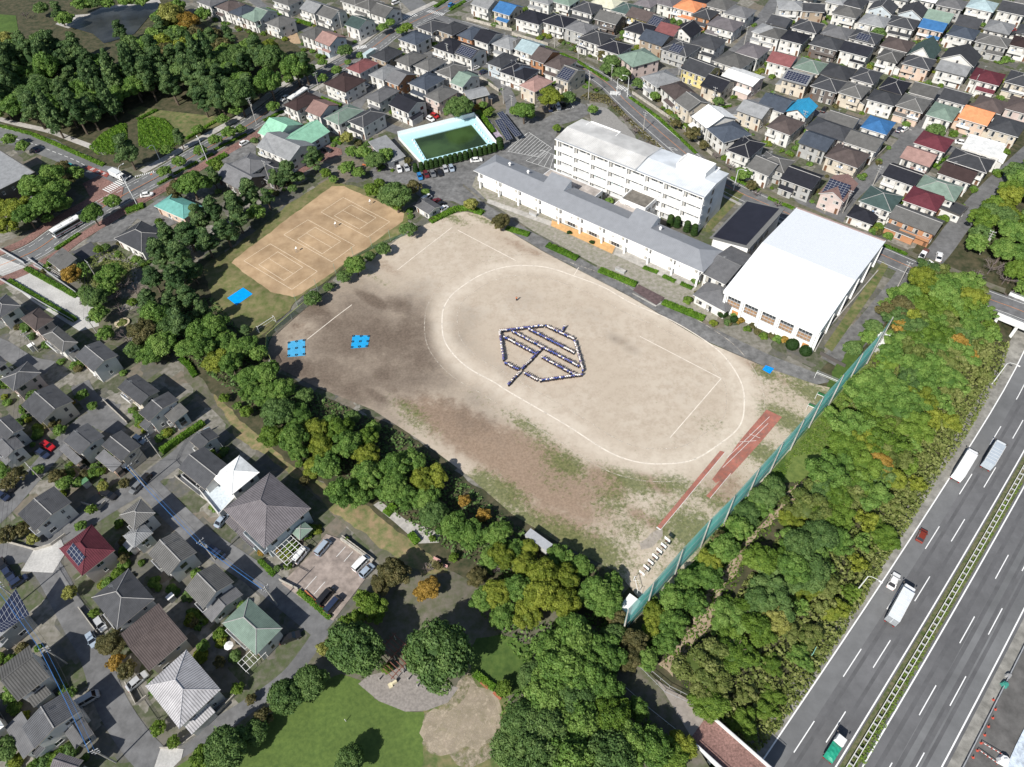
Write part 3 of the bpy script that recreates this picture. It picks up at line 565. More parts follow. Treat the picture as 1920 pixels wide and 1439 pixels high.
def win_mesh(w_, h_, dark=False, ty=0):
    key = (round(w_, 1), round(h_, 1), dark, ty)
    if key in _wc: return _wc[key]
    b = MB(); f = .07; d = .06
    b.box(-w_/2, w_/2, -d, 0, 0, f); b.box(-w_/2, w_/2, -d, 0, h_-f, h_); b.box(-w_/2, -w_/2+f, -d, 0, f, h_-f); b.box(w_/2-f, w_/2, -d, 0, f, h_-f)
    b.box(-f/2, f/2, -d+.01, 0, f, h_-f)
    if ty == 0: b.box(-w_/2+f, -f/2, -.03, -.005, f, h_-f, 2); b.box(f/2, w_/2-f, -.03, -.005, f, h_-f, 1)
    else: b.box(-w_/2+f, w_/2-f, -.03, -.005, f, h_-f, 1)
    b.box(-w_/2-.05, w_/2+.05, -.12, 0, -.06, -.002)
    _wc[key] = b.mesh('window', [FRAMED if dark else FRAME, GLASS, CURT]); return _wc[key]
def put_win(parent, x, y, z, face, w_=1.7, h_=1.1, dark=False, ty=0, name='window'):
    """face 0 front(-y) 1 right(+x) 2 back 3 left"""
    o = link(name, win_mesh(w_, h_, dark, ty), parent, (x, y, z)); o.rotation_euler = (0, 0, math.pi/2*face); return o
def roof_mb(w_, d_, ty, pitch, ov=.0, th=.18):
    """roof over rectangle 0..w x 0..d with its eaves at z=0"""
    b = MB(); x0, x1, y0, y1 = 0, w_, 0, d_
    def slope(pts, mi=0):
        # uv: u along first edge, v up the slope
        P = [Vector(p) for p in pts]; u = (P[1]-P[0]).normalized(); n = u.cross(P[-1]-P[0]).normalized(); v = n.cross(u)
        b.face(P, mi, [((p-P[0]).dot(u), (p-P[0]).dot(v)) for p in P])
    def ridge(a, c, r=.13): b.tube([a, c], r, 5, 2)
    if ty == 'h':
        m = min(w_, d_)/2; hz = m*pitch
        if w_ >= d_: r0, r1 = (m, d_/2, hz), (w_-m, d_/2, hz)
        else: r0, r1 = (w_/2, m, hz), (w_/2, d_-m, hz)
        A, B_, C_, D = (0, 0, 0), (w_, 0, 0), (w_, d_, 0), (0, d_, 0)
        if w_ > d_+.05: slope([A, B_, r1, r0]); slope([B_, C_, r1]); slope([C_, D, r0, r1]); slope([D, A, r0])
        elif d_ > w_+.05: slope([A, B_, r0]); slope([B_, C_, r1, r0]); slope([C_, D, r1]); slope([D, A, r0, r1])
        else:
            for q in ((A, B_), (B_, C_), (C_, D), (D, A)): slope([q[0], q[1], r0])
        if (Vector(r1)-Vector(r0)).length > .1: ridge(r0, r1)
        for c_, r_ in ((A, r0), (B_, r1 if w_ >= d_ else r0), (C_, r1), (D, r0 if w_ >= d_ else r1)): ridge(c_, r_, .1)
    elif ty in 'gG':
        if ty == 'g':
            hz = d_/2*pitch; a, c = (0, d_/2, hz), (w_, d_/2, hz)
            slope([(0, 0, 0), (w_, 0, 0), c, a]); slope([(w_, d_, 0), (0, d_, 0), a, c])
            ends = [[(0, 0), (0, d_/2, hz), (0, d_)], [(w_, 0), (w_, d_/2, hz), (w_, d_)]]
            for x in (0, w_):
                for (ya, za), (yb, zb) in (((0, 0), (d_/2, hz)), ((d_/2, hz), (d_, 0))):
                    b.face([(x, ya, za), (x, yb, zb), (x, yb, zb-th), (x, ya, za-th)][::(1 if x == 0 else -1)], 1)
        else:
            hz = w_/2*pitch; a, c = (w_/2, 0, hz), (w_/2, d_, hz)
            slope([(0, d_, 0), (0, 0, 0), a, c]); slope([(w_, 0, 0), (w_, d_, 0), c, a])
            for y in (0, d_):
                for (xa, za), (xb, zb) in (((0, 0), (w_/2, hz)), ((w_/2, hz), (w_, 0))):
                    b.face([(xa, y, za), (xb, y, zb), (xb, y, zb-th), (xa, y, za-th)][::(-1 if y == 0 else 1)], 1)
        ridge(a, c)
        # soffits
        if ty == 'g':
            b.face([(0, 0, -th), (0, d_/2, hz-th), (w_, d_/2, hz-th), (w_, 0, -th)], 1); b.face([(0, d_, -th), (w_, d_, -th), (w_, d_/2, hz-th), (0, d_/2, hz-th)], 1)
            for y in (0, d_): b.face([(0, y, -th), (w_, y, -th), (w_, y, 0), (0, y, 0)][::(1 if y == 0 else -1)], 1)
        else:
            b.face([(0, 0, -th), (0, d_, -th), (w_/2, d_, hz-th), (w_/2, 0, hz-th)], 1); b.face([(w_, 0, -th), (w_/2, 0, hz-th), (w_/2, d_, hz-th), (w_, d_, -th)], 1)
            for x in (0, w_): b.face([(x, 0, -th), (x, d_, -th), (x, d_, 0), (x, 0, 0)], 1)
    elif ty == 's':
        hz = d_*pitch; slope([(0, 0, 0), (w_, 0, 0), (w_, d_, hz), (0, d_, hz)])
        b.face([(0, 0, -th), (0, d_, hz-th), (w_, d_, hz-th), (w_, 0, -th)], 1); b.face([(0, 0, -th), (w_, 0, -th), (w_, 0, 0), (0, 0, 0)], 1); b.face([(0, d_, hz), (w_, d_, hz), (w_, d_, hz-th), (0, d_, hz-th)], 1)
        for x in (0, w_): b.face([(x, 0, -th), (x, 0, 0), (x, d_, hz), (x, d_, hz-th)], 1)
    else:
        slope([(0.25, .25, 0), (w_-.25, .25, 0), (w_-.25, d_-.25, 0), (.25, d_-.25, 0)])
        for (xa, xb, ya, yb) in ((0, w_, 0, .25), (0, w_, d_-.25, d_), (0, .25, .25, d_-.25), (w_-.25, w_, .25, d_-.25)): b.box(xa, xb, ya, yb, -th, .3, 1)
    if ty in 'h':
        for (a, c) in (((0, 0), (w_, 0)), ((w_, 0), (w_, d_)), ((w_, d_), (0, d_)), ((0, d_), (0, 0))):
            b.face([(*a, -th), (*c, -th), (*c, 0), (*a, 0)], 1)
        b.face([(0, 0, -th), (0, d_, -th), (w_, d_, -th), (w_, 0, -th)], 1)
    return b
HOUSES = []
_sol = None
def solarmat():
    global _sol
    if _sol: return _sol
    m = bpy.data.materials.new('solar_cells'); m.use_nodes = True; N = m.node_tree.nodes; L = m.node_tree.links; bs = N['Principled BSDF']; bs.inputs['Roughness'].default_value = .2
    uv = N.new('ShaderNodeUVMap'); uv.uv_map = 'UVMap'; br = N.new('ShaderNodeTexBrick'); br.offset = 0; br.inputs['Scale'].default_value = 1; br.inputs['Brick Width'].default_value = 1.2; br.inputs['Row Height'].default_value = .85; br.inputs['Mortar Size'].default_value = .035
    br.inputs['Color1'].default_value = (.018, .022, .045, 1); br.inputs['Color2'].default_value = (.022, .028, .055, 1); br.inputs['Mortar'].default_value = (.35, .36, .38, 1)
    L.new(uv.outputs[0], br.inputs['Vector']); L.new(br.outputs[0], bs.inputs['Base Color']); _sol = m; return m
def house(t, x1, y1, x2, y2, d3, rt='h', rc='c', wc='w', he=5.6, base=-41.5, snap=.75, near=False, solar=False, seed=None, lower=None, pitch=None, desc=None, balc=None, blue_lower=False, name='house', cat='house', keep_az=False):
    p, q = (T(t, x1, y1), T(t, x2, y2)) if t else ((x1, y1), (x2, y2))
    A, B_ = W(*p, he), W(*q, he); v = B_-A; az = math.degrees(math.atan2(v.y, v.x)); w_ = v.length
    df = (az-base+45) % 90-45
    az2 = az-df*snap if abs(df) < 22 and not keep_az else az
    ux = Vector((math.cos(R(az2)), math.sin(R(az2)), 0)); uy = Vector((-ux.y, ux.x, 0))
    if isinstance(d3, (tuple, list)):
        E = W(*(T(t, *d3) if t else d3), he); d_ = (E-B_).dot(uy)
    else: d_ = d3
    if not near: w_ *= 1.12; d_ = d_*1.3 if not isinstance(d3, (tuple, list)) else d_
    mid = (A+B_)/2; O = mid-ux*w_/2; O.z = 0
    rnd = random.Random(seed if seed is not None else int(p[0]*7+p[1]*13))
    root = empty(name, O, R(az2)); c = O+ux*w_/2+uy*d_/2
    HOUSES.append((c.x, c.y, max(w_, d_)/2, az2, w_, d_, O.copy(), ux.copy(), uy.copy()))
    if near and rc[0] == 'c': rc = 's'+rc[1:]
    wm = wallmat(wc); rm = roofmat(rc); ov = .62 if rt != 'f' else .12
    pitch = pitch or {'h': .40, 'g': .42, 'G': .52, 's': .22, 'f': 0}[rt]
    x0, x1_, y0, y1_ = ov, w_-ov, ov, d_-ov
    th = .18
    b = MB(); b.box(x0, x1_, y0, y1_, 0, he-th-.002)
    if rt == 'g':
        hz = d_/2*pitch-.12
        for x, s in ((x0, 1), (x1_, -1)):
            b.face([(x, y0, he-th-.01), (x, y1_, he-th-.01), (x, d_/2, he+hz-th)][::(-1 if s == 1 else 1)])
    if rt == 'G':
        hz = w_/2*pitch-.12
        for y, s in ((y0, 1), (y1_, -1)): b.face([(x0, y, he-th-.01), (x1_, y, he-th-.01), (w_/2, y, he+hz-th)][::(1 if s == 1 else -1)])
    if rt == 's':
        hz = d_*pitch-.2; b.face([(x0, y1_, he-th), (x0, y1_, he+hz-.15), (x0, y0, he-th)]); b.face([(x1_, y0, he-th), (x1_, y1_, he+hz-.15), (x1_, y1_, he-th)]); b.face([(x0, y1_, he-th), (x1_, y1_, he-th), (x1_, y1_, he+hz-.15), (x0, y1_, he+hz-.15)])
    b.obj('wall', [wm], root)
    light = rnd.random() < .6
    capm = mat('ridge_light', (.34, .33, .32), var=.1) if (rc[0] in 'csnkGg' and light) else rm
    ro = roof_mb(w_, d_, rt, pitch).obj('roof', [rm, mat('cream_trim', (.72, .62, .50), var=.05) if near else TRIM if rnd.random() < .7 else DTRIM, capm], root, loc=(0, 0, he))
    two = he > 4.2
    fl = [(1.0, 1.15)]+([(he-1.95, 1.15)] if two else [])
    dk = rnd.random() < .35
    nf = max(2, int((x1_-x0)/2.9)); ns = max(1, int((y1_-y0)/3.4))
    door_x = x0+.9 if rnd.random() < .5 else x1_-.9
    for k, (z, h_) in enumerate(fl):
        for i in range(nf):
            x = x0+(x1_-x0)*(i+.5)/nf
            if k == 0 and abs(x-door_x) < 1.3: continue
            tall = rnd.random() < .45
            put_win(root, x, y0, z-(.75 if tall else 0), 0, rnd.choice((1.6, 1.8)), 1.95 if tall else h_, dk, 0)
        for i in range(ns):
            y = y0+(y1_-y0)*(i+.5)/ns
            put_win(root, x1_, y, z, 1, rnd.choice((.8, 1.6)), h_, dk, 1)
            if near or rnd.random() < .6: put_win(root, x0, y, z, 3, rnd.choice((.8, 1.6)), h_, dk, 1)
        if k == 0 or rnd.random() < .7: put_win(root, (x0+x1_)/2+rnd.uniform(-1.5, 1.5), y1_, z, 2, 1.6, h_, dk, 1)
    if rt == 'G': put_win(root, w_/2, y0, he-.2, 0, .8, .9, dk, 1)
    bd = MB(); bd.box(-.45, .45, -.06, 0, 0, 2.1); bd.box(.28, .33, -.12, -.06, .9, 1.15, 1)
    dr = bd.obj('door', [mat('door_wood', (.16, .08, .045), var=.1), METAL], root, loc=(door_x, y0, .1))
    if (balc if balc is not None else rnd.random() < .55) and two:
        bw = (x1_-x0)*rnd.uniform(.4, .75); bx = rnd.choice((x0, x1_-bw)); z = he-3.0
        bb = MB(); bb.box(bx, bx+bw, y0-1.15, y0-.002, z, z+.16); bb.box(bx, bx+bw, y0-1.15, y0-1.05, z+.16, z+1.1); bb.box(bx, bx+.1, y0-1.05, y0-.002, z+.16, z+1.1); bb.box(bx+bw-.1, bx+bw, y0-1.05, y0-.002, z+.16, z+1.1)
        bb.box(bx-.02, bx+bw+.02, y0-1.17, y0-1.03, z+1.1, z+1.15, 1)
        bal = bb.obj('balcony', [wm if rnd.random() < .6 else TRIM, METAL], root)
        if rnd.random() < .4:
            bl = MB()
            for k in range(3): bl.box(bx+.5+k*.8, bx+1.1+k*.8, y0-.62, y0-.58, z+.5, z+1.5+.1*k, k)
            bl.tube([(bx+.2, y0-.6, z+1.62), (bx+bw-.2, y0-.6, z+1.62)], .02, 4, 0)
            bl.obj('laundry_rail', [TRIM, mat('cloth_blue', (.25, .35, .5), var=.1), mat('cloth_white', (.75, .75, .75), var=.05)], bal)
    if (lower if lower is not None else rnd.random() < .5) and two:
        side = rnd.choice((0, 0, 1, 3)); e = rnd.uniform(1.3, 2.2)
        if side == 0:
            lw = (x1_-x0)*rnd.uniform(.45, 1); lx = rnd.choice((x0, x1_-lw)); an = MB().box(lx+.1, lx+lw-.1, y0-e+.3, y0-.003, 0, 2.6).obj('porch', [wm], root)
            r = roof_mb(lw+.4, e+.25, 's', .3).obj('lower_roof', [roofmat('u' if blue_lower else rc), TRIM, rm], root, loc=(lx-.2, y0-e-.1-.003, 2.75))
            put_win(an, lx+lw/2, y0-e+.3, .5, 0, 1.8, 1.8, dk, 0)
        else:
            ly = y0+(y1_-y0)*rnd.uniform(0, .3); lw = (y1_-y0)*.6; X = x1_+.003 if side == 1 else x0-.003
            an = MB().box(*((X, X+e) if side == 1 else (X-e, X)), ly, ly+lw, 0, 2.6).obj('porch', [wm], root)
            r = roof_mb(lw+.5, e+.3, 's', .3).obj('lower_roof', [roofmat(rc), TRIM, rm], root)
            if side == 1: r.location = (X+e+.25, ly-.2, 2.75); r.rotation_euler = (0, 0, R(90))
            else: r.location = (X-e-.25, ly+lw+.2, 2.75); r.rotation_euler = (0, 0, R(-90))
    if solar:
        if rt == 'f': a0, a1, b0, b1, pt = .8, w_-.8, .8, d_-.8, 0
        elif rt == 'h': m = min(w_, d_)/2; a0, a1, b0, b1, pt = m*.62, w_-m*.62, .7, m*.72, pitch
        else: a0, a1, b0, b1, pt = .8, w_-.8, .6, d_/2-.7, pitch
        sb = MB(); c_ = math.sqrt(1+pt*pt); hh = (b1-b0)*c_
        P = [(a0, b0, b0*pt+.1), (a1, b0, b0*pt+.1), (a1, b1, b1*pt+.1), (a0, b1, b1*pt+.1)]
        sb.face(P, 0, [(0, 0), (a1-a0, 0), (a1-a0, hh), (0, hh)])
        for i in range(4):
            j = (i+1) % 4; p0, p1 = P[i], P[j]; sb.face([(p0[0], p0[1], p0[2]-.08), (p1[0], p1[1], p1[2]-.08), p1, p0], 1)
        sb.obj('solar_panel', [solarmat(), METAL], root, loc=(0, 0, he))
    k = rnd.random()
    if k < .35 and not solar and rt != 'f':
        ab = MB(); x, y = w_*.3, d_*.5; z = he+min(w_, d_)/2*pitch if rt != 's' else he+d_*pitch*.5; ab.tube([(x, y, z-.3), (x, y, z+1.6)], .035, 4); 
        for i in range(4): ab.tube([(x-.5+.1*i, y-.4+.2*i, z+1.4), (x+.3+.1*i, y-.4+.2*i, z+1.4)], .02, 4)
        ab.obj('aerial', METAL, root)
    ac = MB(); ac.box(-.4, .4, -.35, -.05, 0, .65); ac.box(-.3, .2, -.36, -.35, .1, .55, 1)
    ac.obj('air_conditioner', [TRIM, FRAMED], root, loc=((x0+x1_)/2+rnd.uniform(-1, 1), y0, .15 if not two or rnd.random() < .5 else .16))
    auto(root, desc or '%s%s %s roof %s with %s walls' % ('single-storey ' if not two else '', ROOFN[rc[0]]+(' solar-panelled' if solar else ''), SHN[rt], 'house', WALLN[wc]), c+Vector((0, 0, he)), cat, 'houses of the town' if cat == 'house' else None)
    return root
H = lambda t, s, **k: [house(t, *r, **k) for r in s]
# --- upper right district
H('D', [(90, 75, 265, 80, 8, 'h', 'l', 'w'), (265, 85, 415, 95, 7, 'g', 'c', 'b'), (480, 110, 655, 135, 8, 'h', 'n', 'w'), (555, 35, 690, 65, 8, 'h', 'c', 'w'), (750, 85, 925, 105, 8, 'G', 'c', 'a'), (680, 175, 865, 205, 8.5, 'h', 'l', 'w'),
 (975, 115, 1150, 135, 8.5, 'G', 'c', 'a'), (1095, 0, 1250, 20, 8, 'h', 'w', 'w'), (1265, 45, 1450, 70, 8, 'h', 'L', 'g'), (1490, 60, 1680, 88, 8.5, 'h', 'e', 'w'), (1725, 85, 1915, 115, 9, 'g', 'c', 'w'), (-10, 180, 128, 207, 8, 'g', 'c', 'g'), (175, 215, 355, 248, 8.5, 'h', 'c', 'w'), (395, 262, 585, 297, 9, 'h', 'L', 'w'),
 (890, 192, 1085, 220, 8.5, 'h', 'c', 'w'), (1168, 145, 1345, 178, 8.5, 'g', 'g', 'w'), (1405, 188, 1568, 215, 8, 'g', 'c', 'w'), (1620, 225, 1800, 260, 9, 'h', 'l', 'w'), (1345, 265, 1533, 300, 8.5, 'h', 'a', 'w'), (1560, 325, 1785, 352, 7.5, 'h', 'n', 'g'), (1860, 250, 2000, 275, 8, 'h', 'c', 'w'), (1815, 345, 1980, 370, 8, 'h', 'd', 'w'),
 (85, 298, 250, 328, 8, 'h', 'k', 'w'), (-70, 270, 80, 292, 8, 'h', 'n', 'w'), (310, 340, 512, 375, 8.5, 'h', 'c', 'k'), (845, 350, 1035, 390, 8.5, 'h', 'b', 'w'),
 (1300, 445, 1530, 500, 9, 'G', 'c', 'w'), (538, 385, 738, 425, 8, 'g', 'k', 'w'), (-10, 468, 160, 502, 8, 'g', 'r', 'w'), (815, 440, 962, 472, 8, 'h', 'n', 'w'), (1008, 485, 1203, 520, 8, 'h', 'c', 'P'), (1262, 528, 1475, 572, 7.5, 'g', 'l', 'w'), (185, 515, 375, 553, 8.5, 'h', 'g', 'c'),
 (388, 560, 585, 602, 9, 'h', 'c', 'w'), (1515, 598, 1722, 640, 8.5, 'h', 'm', 'w'), (1780, 622, 1970, 658, 9, 'h', 'c', 'c'), (322, 652, 508, 695, 8.5, 'h', 'c', 'k'), (622, 592, 782, 632, 9, 'h', 'c', 'w'), (832, 668, 995, 710, 9, 'h', 'k', 'k'), (528, 698, 692, 740, 8.5, 'h', 'n', 'c'),
 (1060, 700, 1235, 738, 8, 'g', 'n', 'w'), (745, 755, 940, 790, 7.5, 'h', 'c', 'w'), (1285, 745, 1475, 790, 8, 'g', 'c', 'w'), (962, 800, 1150, 845, 9, 'h', 'n', 'P'), (1535, 805, 1735, 858, 8.5, 'h', 'b', 'w'), (1778, 820, 1960, 862, 9, 'h', 'b', 'p'), (-70, 790, 105, 850, 9, 'g', 'a', 'w'), (1190, 868, 1370, 912, 9, 'h', 'g', 'w'),
 (1655, 968, 1865, 1028, 9, 'h', 'c', 'c'), (428, 905, 622, 968, 7, 'g', 'n', 'w'), (0, 950, 150, 1020, 9, 'h', 'b', 'w'), (300, 960, 555, 1072, 8, 'h', 'c', 'p'), (235, 1075, 425, 1140, 8, 'g', 'a', 'g'), (575, 1070, 795, 1140, 8, 'g', 'n', 'w'), (1103, 1075, 1312, 1145, 8, 'h', 'm', 'w'), (1000, 1185, 1198, 1255, 7.5, 'g', 'p', 'w'),
 (440, 1175, 655, 1265, 8.5, 'h', 'b', 'c'), (1355, 1205, 1622, 1298, 7.5, 'h', 'c', 'w'), (1285, 1300, 1502, 1382, 7, 'g', 'd', 'w'), (870, 1318, 1082, 1402, 7.5, 'g', 'k', 'w'), (1110, 1425, 1385, 1510, 8, 'h', 'g', 'w'), (105, 1345, 315, 1425, 8, 'g', 'k', 'g'), (-90, 1230, 110, 1292, 7, 'h', 'n', 'g'), (430, 20, 560, 38, 8, 'h', 'l', 'w'), (700, 5, 850, 22, 8, 'h', 'L', 'w'), (1850, 20, 1990, 40, 8, 'h', 'n', 'w'), (900, -10, 1040, 8, 8, 'h', 'l', 'w'), (180, -15, 330, 5, 8, 'h', 'c', 'w')])
house('D', 600, 290, 792, 335, 8.5, 'h', 'c', 'w', solar=True); house('D', 100, 605, 285, 640, 8, 'g', 'l', 'c', solar=True)
house('D', 1130, 212, 1303, 240, 7.5, 'g', 'u', 'P', lower=True, blue_lower=True); house('D', 700, 962, 880, 1008, 8, 'h', 'u', 'w', lower=True, blue_lower=True)
house('D', 1045, 420, 1215, 462, 10, 'G', 'G', 'w', pitch=.9, desc='tall dark green gable house')
house('D', 1435, 888, 1632, 945, 9, 'g', 'O', 'P', desc='bright orange tiled gable house with cream peach walls'); house('D', 135, 845, 282, 885, 8.5, 'G', 'U', 'w', lower=True, desc='turquoise metal roof house with white gable wall')
house('D', 1462, 1120, 1722, 1180, 8, 'f', 'w', 'w', desc='white flat-roofed box house with three small windows')
house('H', 385, 20, 560, 75, 10, 'G', 'p', 'p', solar=True, desc='steep pinkish gable house with solar panels')
# --- row next to the boundary lane, tile H
H('H', [(690, 75, 915, 150, 8.5, 'h', 'G', 'w'), (1020, 70, 1250, 148, 8, 'h', 'm', 'w'), (925, 190, 1225, 325, 7, 'g', 'n', 'o')]); house('H', 595, 185, 775, 245, 6, 'h', 'k', 'w', he=3)
house('H', 1290, 110, 1420, 190, 5, 'f', 'c', 'w', he=2.8)
# --- upper middle, tile C
H('C', [(15, 150, 203, 178, 9, 'h', 'k', 'w'), (210, 172, 387, 205, 9, 'h', 'k', 'w'), (120, 5, 275, 30, 8, 'h', 'l', 'w'), (285, 15, 430, 42, 8, 'h', 'g', 'w'), (440, 78, 597, 105, 9, 'h', 'c', 'w'), (575, 38, 770, 70, 8.5, 'h', 'y', 'w'), (735, 85, 893, 112, 9, 'h', 'G', 'w'), (615, 148, 775, 182, 8, 'g', 'n', 'k'), (860, 118, 1015, 170, 8, 'g', 'b', 'y'),
 (1070, 242, 1205, 275, 8.5, 'g', 'r', 'c'), (915, 35, 1035, 60, 8, 'h', 'v', 'w'), (1045, 22, 1200, 55, 8, 'h', 'v', 'w'), (1345, 118, 1478, 147, 8, 'h', 'c', 'o'), (1440, 45, 1603, 80, 9, 'h', 'n', 'w'), (1590, 102, 1748, 140, 8.5, 'h', 'L', 'w'), (1463, 190, 1655, 235, 8.5, 'h', 'v', 'w'),
 (1290, 5, 1455, 40, 8, 'h', 'k', 't'), (1195, 238, 1330, 285, 8, 'G', 'k', 'w'), (840, 222, 993, 265, 8.5, 'h', 'k', 'w'), (960, 292, 1108, 350, 8.5, 'g', 'a', 'b'), (1340, 328, 1515, 372, 9, 'h', 'c', 'w'), (640, 360, 795, 412, 8.5, 'h', 'k', 'w'), (790, 422, 897, 503, 11, 'h', 'g', 'p'),
 (392, 217, 552, 260, 8, 'h', 'L', 'g'), (1680, 395, 1835, 442, 9, 'h', 'v', 'w'), (1525, 455, 1690, 530, 9.5, 'h', 'n', 'w'), (1805, 240, 1970, 288, 8, 'h', 'l', 'w'), (1290, 508, 1425, 592, 9, 'g', 'c', 'y'), (1425, 640, 1555, 700, 9, 'g', 'k', 'c'), (975, 582, 1077, 655, 9.5, 'h', 'l', 'w'),
 (1110, 655, 1218, 750, 8, 'h', 'b', 'w'), (1220, 762, 1315, 830, 8.5, 'g', 'n', 'c'), (1462, 970, 1578, 1068, 9.5, 'h', 'a', 'w'), (1620, 1125, 1765, 1192, 9.5, 'h', 'k', 'w'), (1780, 1250, 1900, 1330, 8, 'g', 'n', 'w'), (1695, 828, 1855, 898, 8, 'g', 'l', 'c'), (-40, 560, 85, 592, 8, 'h', 'a', 'w'),
 (22, 372, 145, 412, 8.5, 'g', 'e', 'w'), (135, 442, 228, 478, 10, 'g', 'b', 'o'), (-30, 565, 92, 602, 8, 'h', 'k', 'w'), (240, 492, 368, 532, 9, 'h', 'b', 'w'), (68, 640, 152, 697, 9, 'h', 'p', 'c'), (-60, 340, 30, 372, 8, 'h', 'n', 'w')])
house('C', 1205, 57, 1373, 100, 9, 'h', 'O', 'w', desc='orange hip roof house with white walls and long balcony', balc=True); house('C', 1010, 182, 1080, 215, 9, 'g', 'c', 'w', solar=True); house('C', 1122, 370, 1293, 430, 9.5, 'h', 'c', 'g', solar=True)
house('C', 500, 292, 655, 347, 9.5, 'h', 'c', 'w', solar=False); house('C', 1595, 565, 1775, 658, 8, 'g', 'w', 'p', pitch=.2); house('C', 1350, 880, 1455, 962, 11, 'g', 'w', 'w', desc='bright white gable roof house with white walls'); house('C', 325, 582, 412, 622, 10, 'g', 'n', 'c', solar=True)
# --- upper left of centre, tiles A and B
H('A', [(1475, 18, 1575, 50, 9, 'h', 'L', 'w'), (1608, 58, 1712, 88, 8.5, 'h', 'b', 'w'), (1710, 98, 1812, 128, 8.5, 'h', 'a', 'w'), (1800, 130, 1905, 165, 8.5, 'h', 'g', 'w')])
H('B', [(65, 180, 172, 208, 8.5, 'h', 'n', 'w'), (325, 72, 433, 102, 8.5, 'g', 'l', 'w'), (455, 112, 560, 147, 8.5, 'g', 'n', 'w'), (120, 12, 245, 42, 8, 'h', 'n', 'w'), (630, 15, 745, 40, 8.5, 'h', 'n', 'w'), (735, 47, 848, 75, 8.5, 'h', 'n', 'w'), (850, 98, 965, 132, 9, 'g', 'n', 'w'), (665, 190, 765, 222, 9, 'g', 'G', 'w'), (330, 262, 442, 300, 9, 'h', 'n', 'w'), (443, 308, 545, 347, 8.5, 'g', 'p', 'a'),
 (1070, 300, 1195, 338, 8.5, 'h', 'a', 'w'), (1210, 205, 1305, 248, 9, 'h', 'c', 'w'), (1365, 228, 1462, 267, 9, 'h', 'c', 'b'), (1507, 268, 1612, 302, 9, 'h', 'a', 'o'), (1630, 297, 1733, 332, 9, 'g', 'k', 'w'), (1775, 332, 1900, 377, 8.5, 'h', 'l', 'w'), (1325, 357, 1472, 407, 9, 'h', 'k', 'w'), (1615, 32, 1732, 70, 8, 'g', 'l', 'w'),
 (855, 427, 968, 462, 9, 'h', 'c', 'b'), (1045, 457, 1142, 497, 9, 'h', 'n', 'w'), (1185, 497, 1292, 537, 9, 'h', 'n', 'w'), (1350, 542, 1452, 587, 9, 'h', 'n', 'w'), (675, 517, 773, 552, 9, 'h', 'r', 'w'), (845, 567, 952, 602, 9, 'h', 'l', 'w'), (970, 612, 1062, 642, 9, 'g', 'L', 'o'), (1145, 627, 1262, 677, 9.5, 'h', 'a', 'w'), (1460, 622, 1542, 657, 9, 'g', 'g', 'w'),
 (505, 637, 668, 687, 9.5, 'h', 'd', 'w'), (815, 737, 922, 772, 9.5, 'h', 'L', 'w'), (1005, 787, 1128, 852, 8.5, 'g', 'k', 'w'), (1265, 722, 1362, 772, 9, 'h', 'n', 'p'), (205, 792, 302, 832, 10, 'h', 'd', 'w'), (365, 842, 482, 872, 8.5, 'g', 'p', 'w'), (510, 892, 615, 937, 10.5, 'h', 'g', 'w'), (690, 917, 802, 957, 10, 'h', 'c', 'w'),
 (1730, 477, 1832, 512, 9.5, 'h', 'c', 'a'), (1820, 540, 1935, 575, 9, 'h', 'k', 'w'), (-60, 130, 30, 152, 9, 'g', 'g', 'w')])
house('B', 1490, 402, 1603, 452, 8.5, 'g', 'c', 'w', solar=True); house('B', 1775, 85, 1895, 117, 9, 'g', 'u', 'c', desc='blue roof house with cream walls beside the long wall', lower=True, blue_lower=True)
house('B', 1600, 748, 1745, 712, (1735, 640), 'g', 'l', 'b', keep_az=True, desc='large light grey gable roof hall with brown walls', pitch=.3, name='hall', cat='hall')
# mint-green hall, white house, tiled inn, pavilions on the main road
house('', 520, 268, 556, 284, 13, 'G', 'M', 'a', he=4.6, keep_az=True, desc='mint green metal roof building with pale blue walls', name='hall', cat='hall', lower=False)
house('', 482, 252, 518, 262, 11, 'g', 'M', 'w', he=4.2, desc='low mint green roofed wing with white walls', name='hall', cat='hall', lower=False)
house('', 478, 281, 545, 297, 10, 'g', 'l', 'w', desc='large pale grey roofed house with white gable wings', lower=False); house('', 430, 312, 470, 325, 7.5, 'h', 'L', 'c', he=5.2, lower=True); house('', 462, 322, 512, 342, 8, 'h', 'c', 'k', he=3, desc='single-storey charcoal tiled inn wing')
house('', 403, 334, 452, 356, 9, 'g', 'L2', 'k', he=3.4, desc='long grey-green ribbed metal roofed shed', name='shed', cat='shed')
house('E', 1165, 112, 1365, 200, (1510, 105), 'h', 't', 'P', he=3.6, desc='copper-green hip roofed pavilion with beige walls', name='pavilion', cat='pavilion', keep_az=True)
house('E', 865, 355, 1050, 450, (1250, 310), 'h', 'c', 'w', he=4.0, desc='charcoal pyramid roofed pavilion with tall white walls', name='pavilion', cat='pavilion', keep_az=True)
house('E', 355, 520, 460, 590, (585, 512), 's', 'n2', 'g', he=3, desc='small striped grey roofed bicycle shed', name='shed', cat='shed', lower=False)
house('A', -385, 1310, -95, 1460, 14, 'f', 'l', 'k', he=9, desc='dark-walled block with pale flat roof', name='office_block', cat='office block')
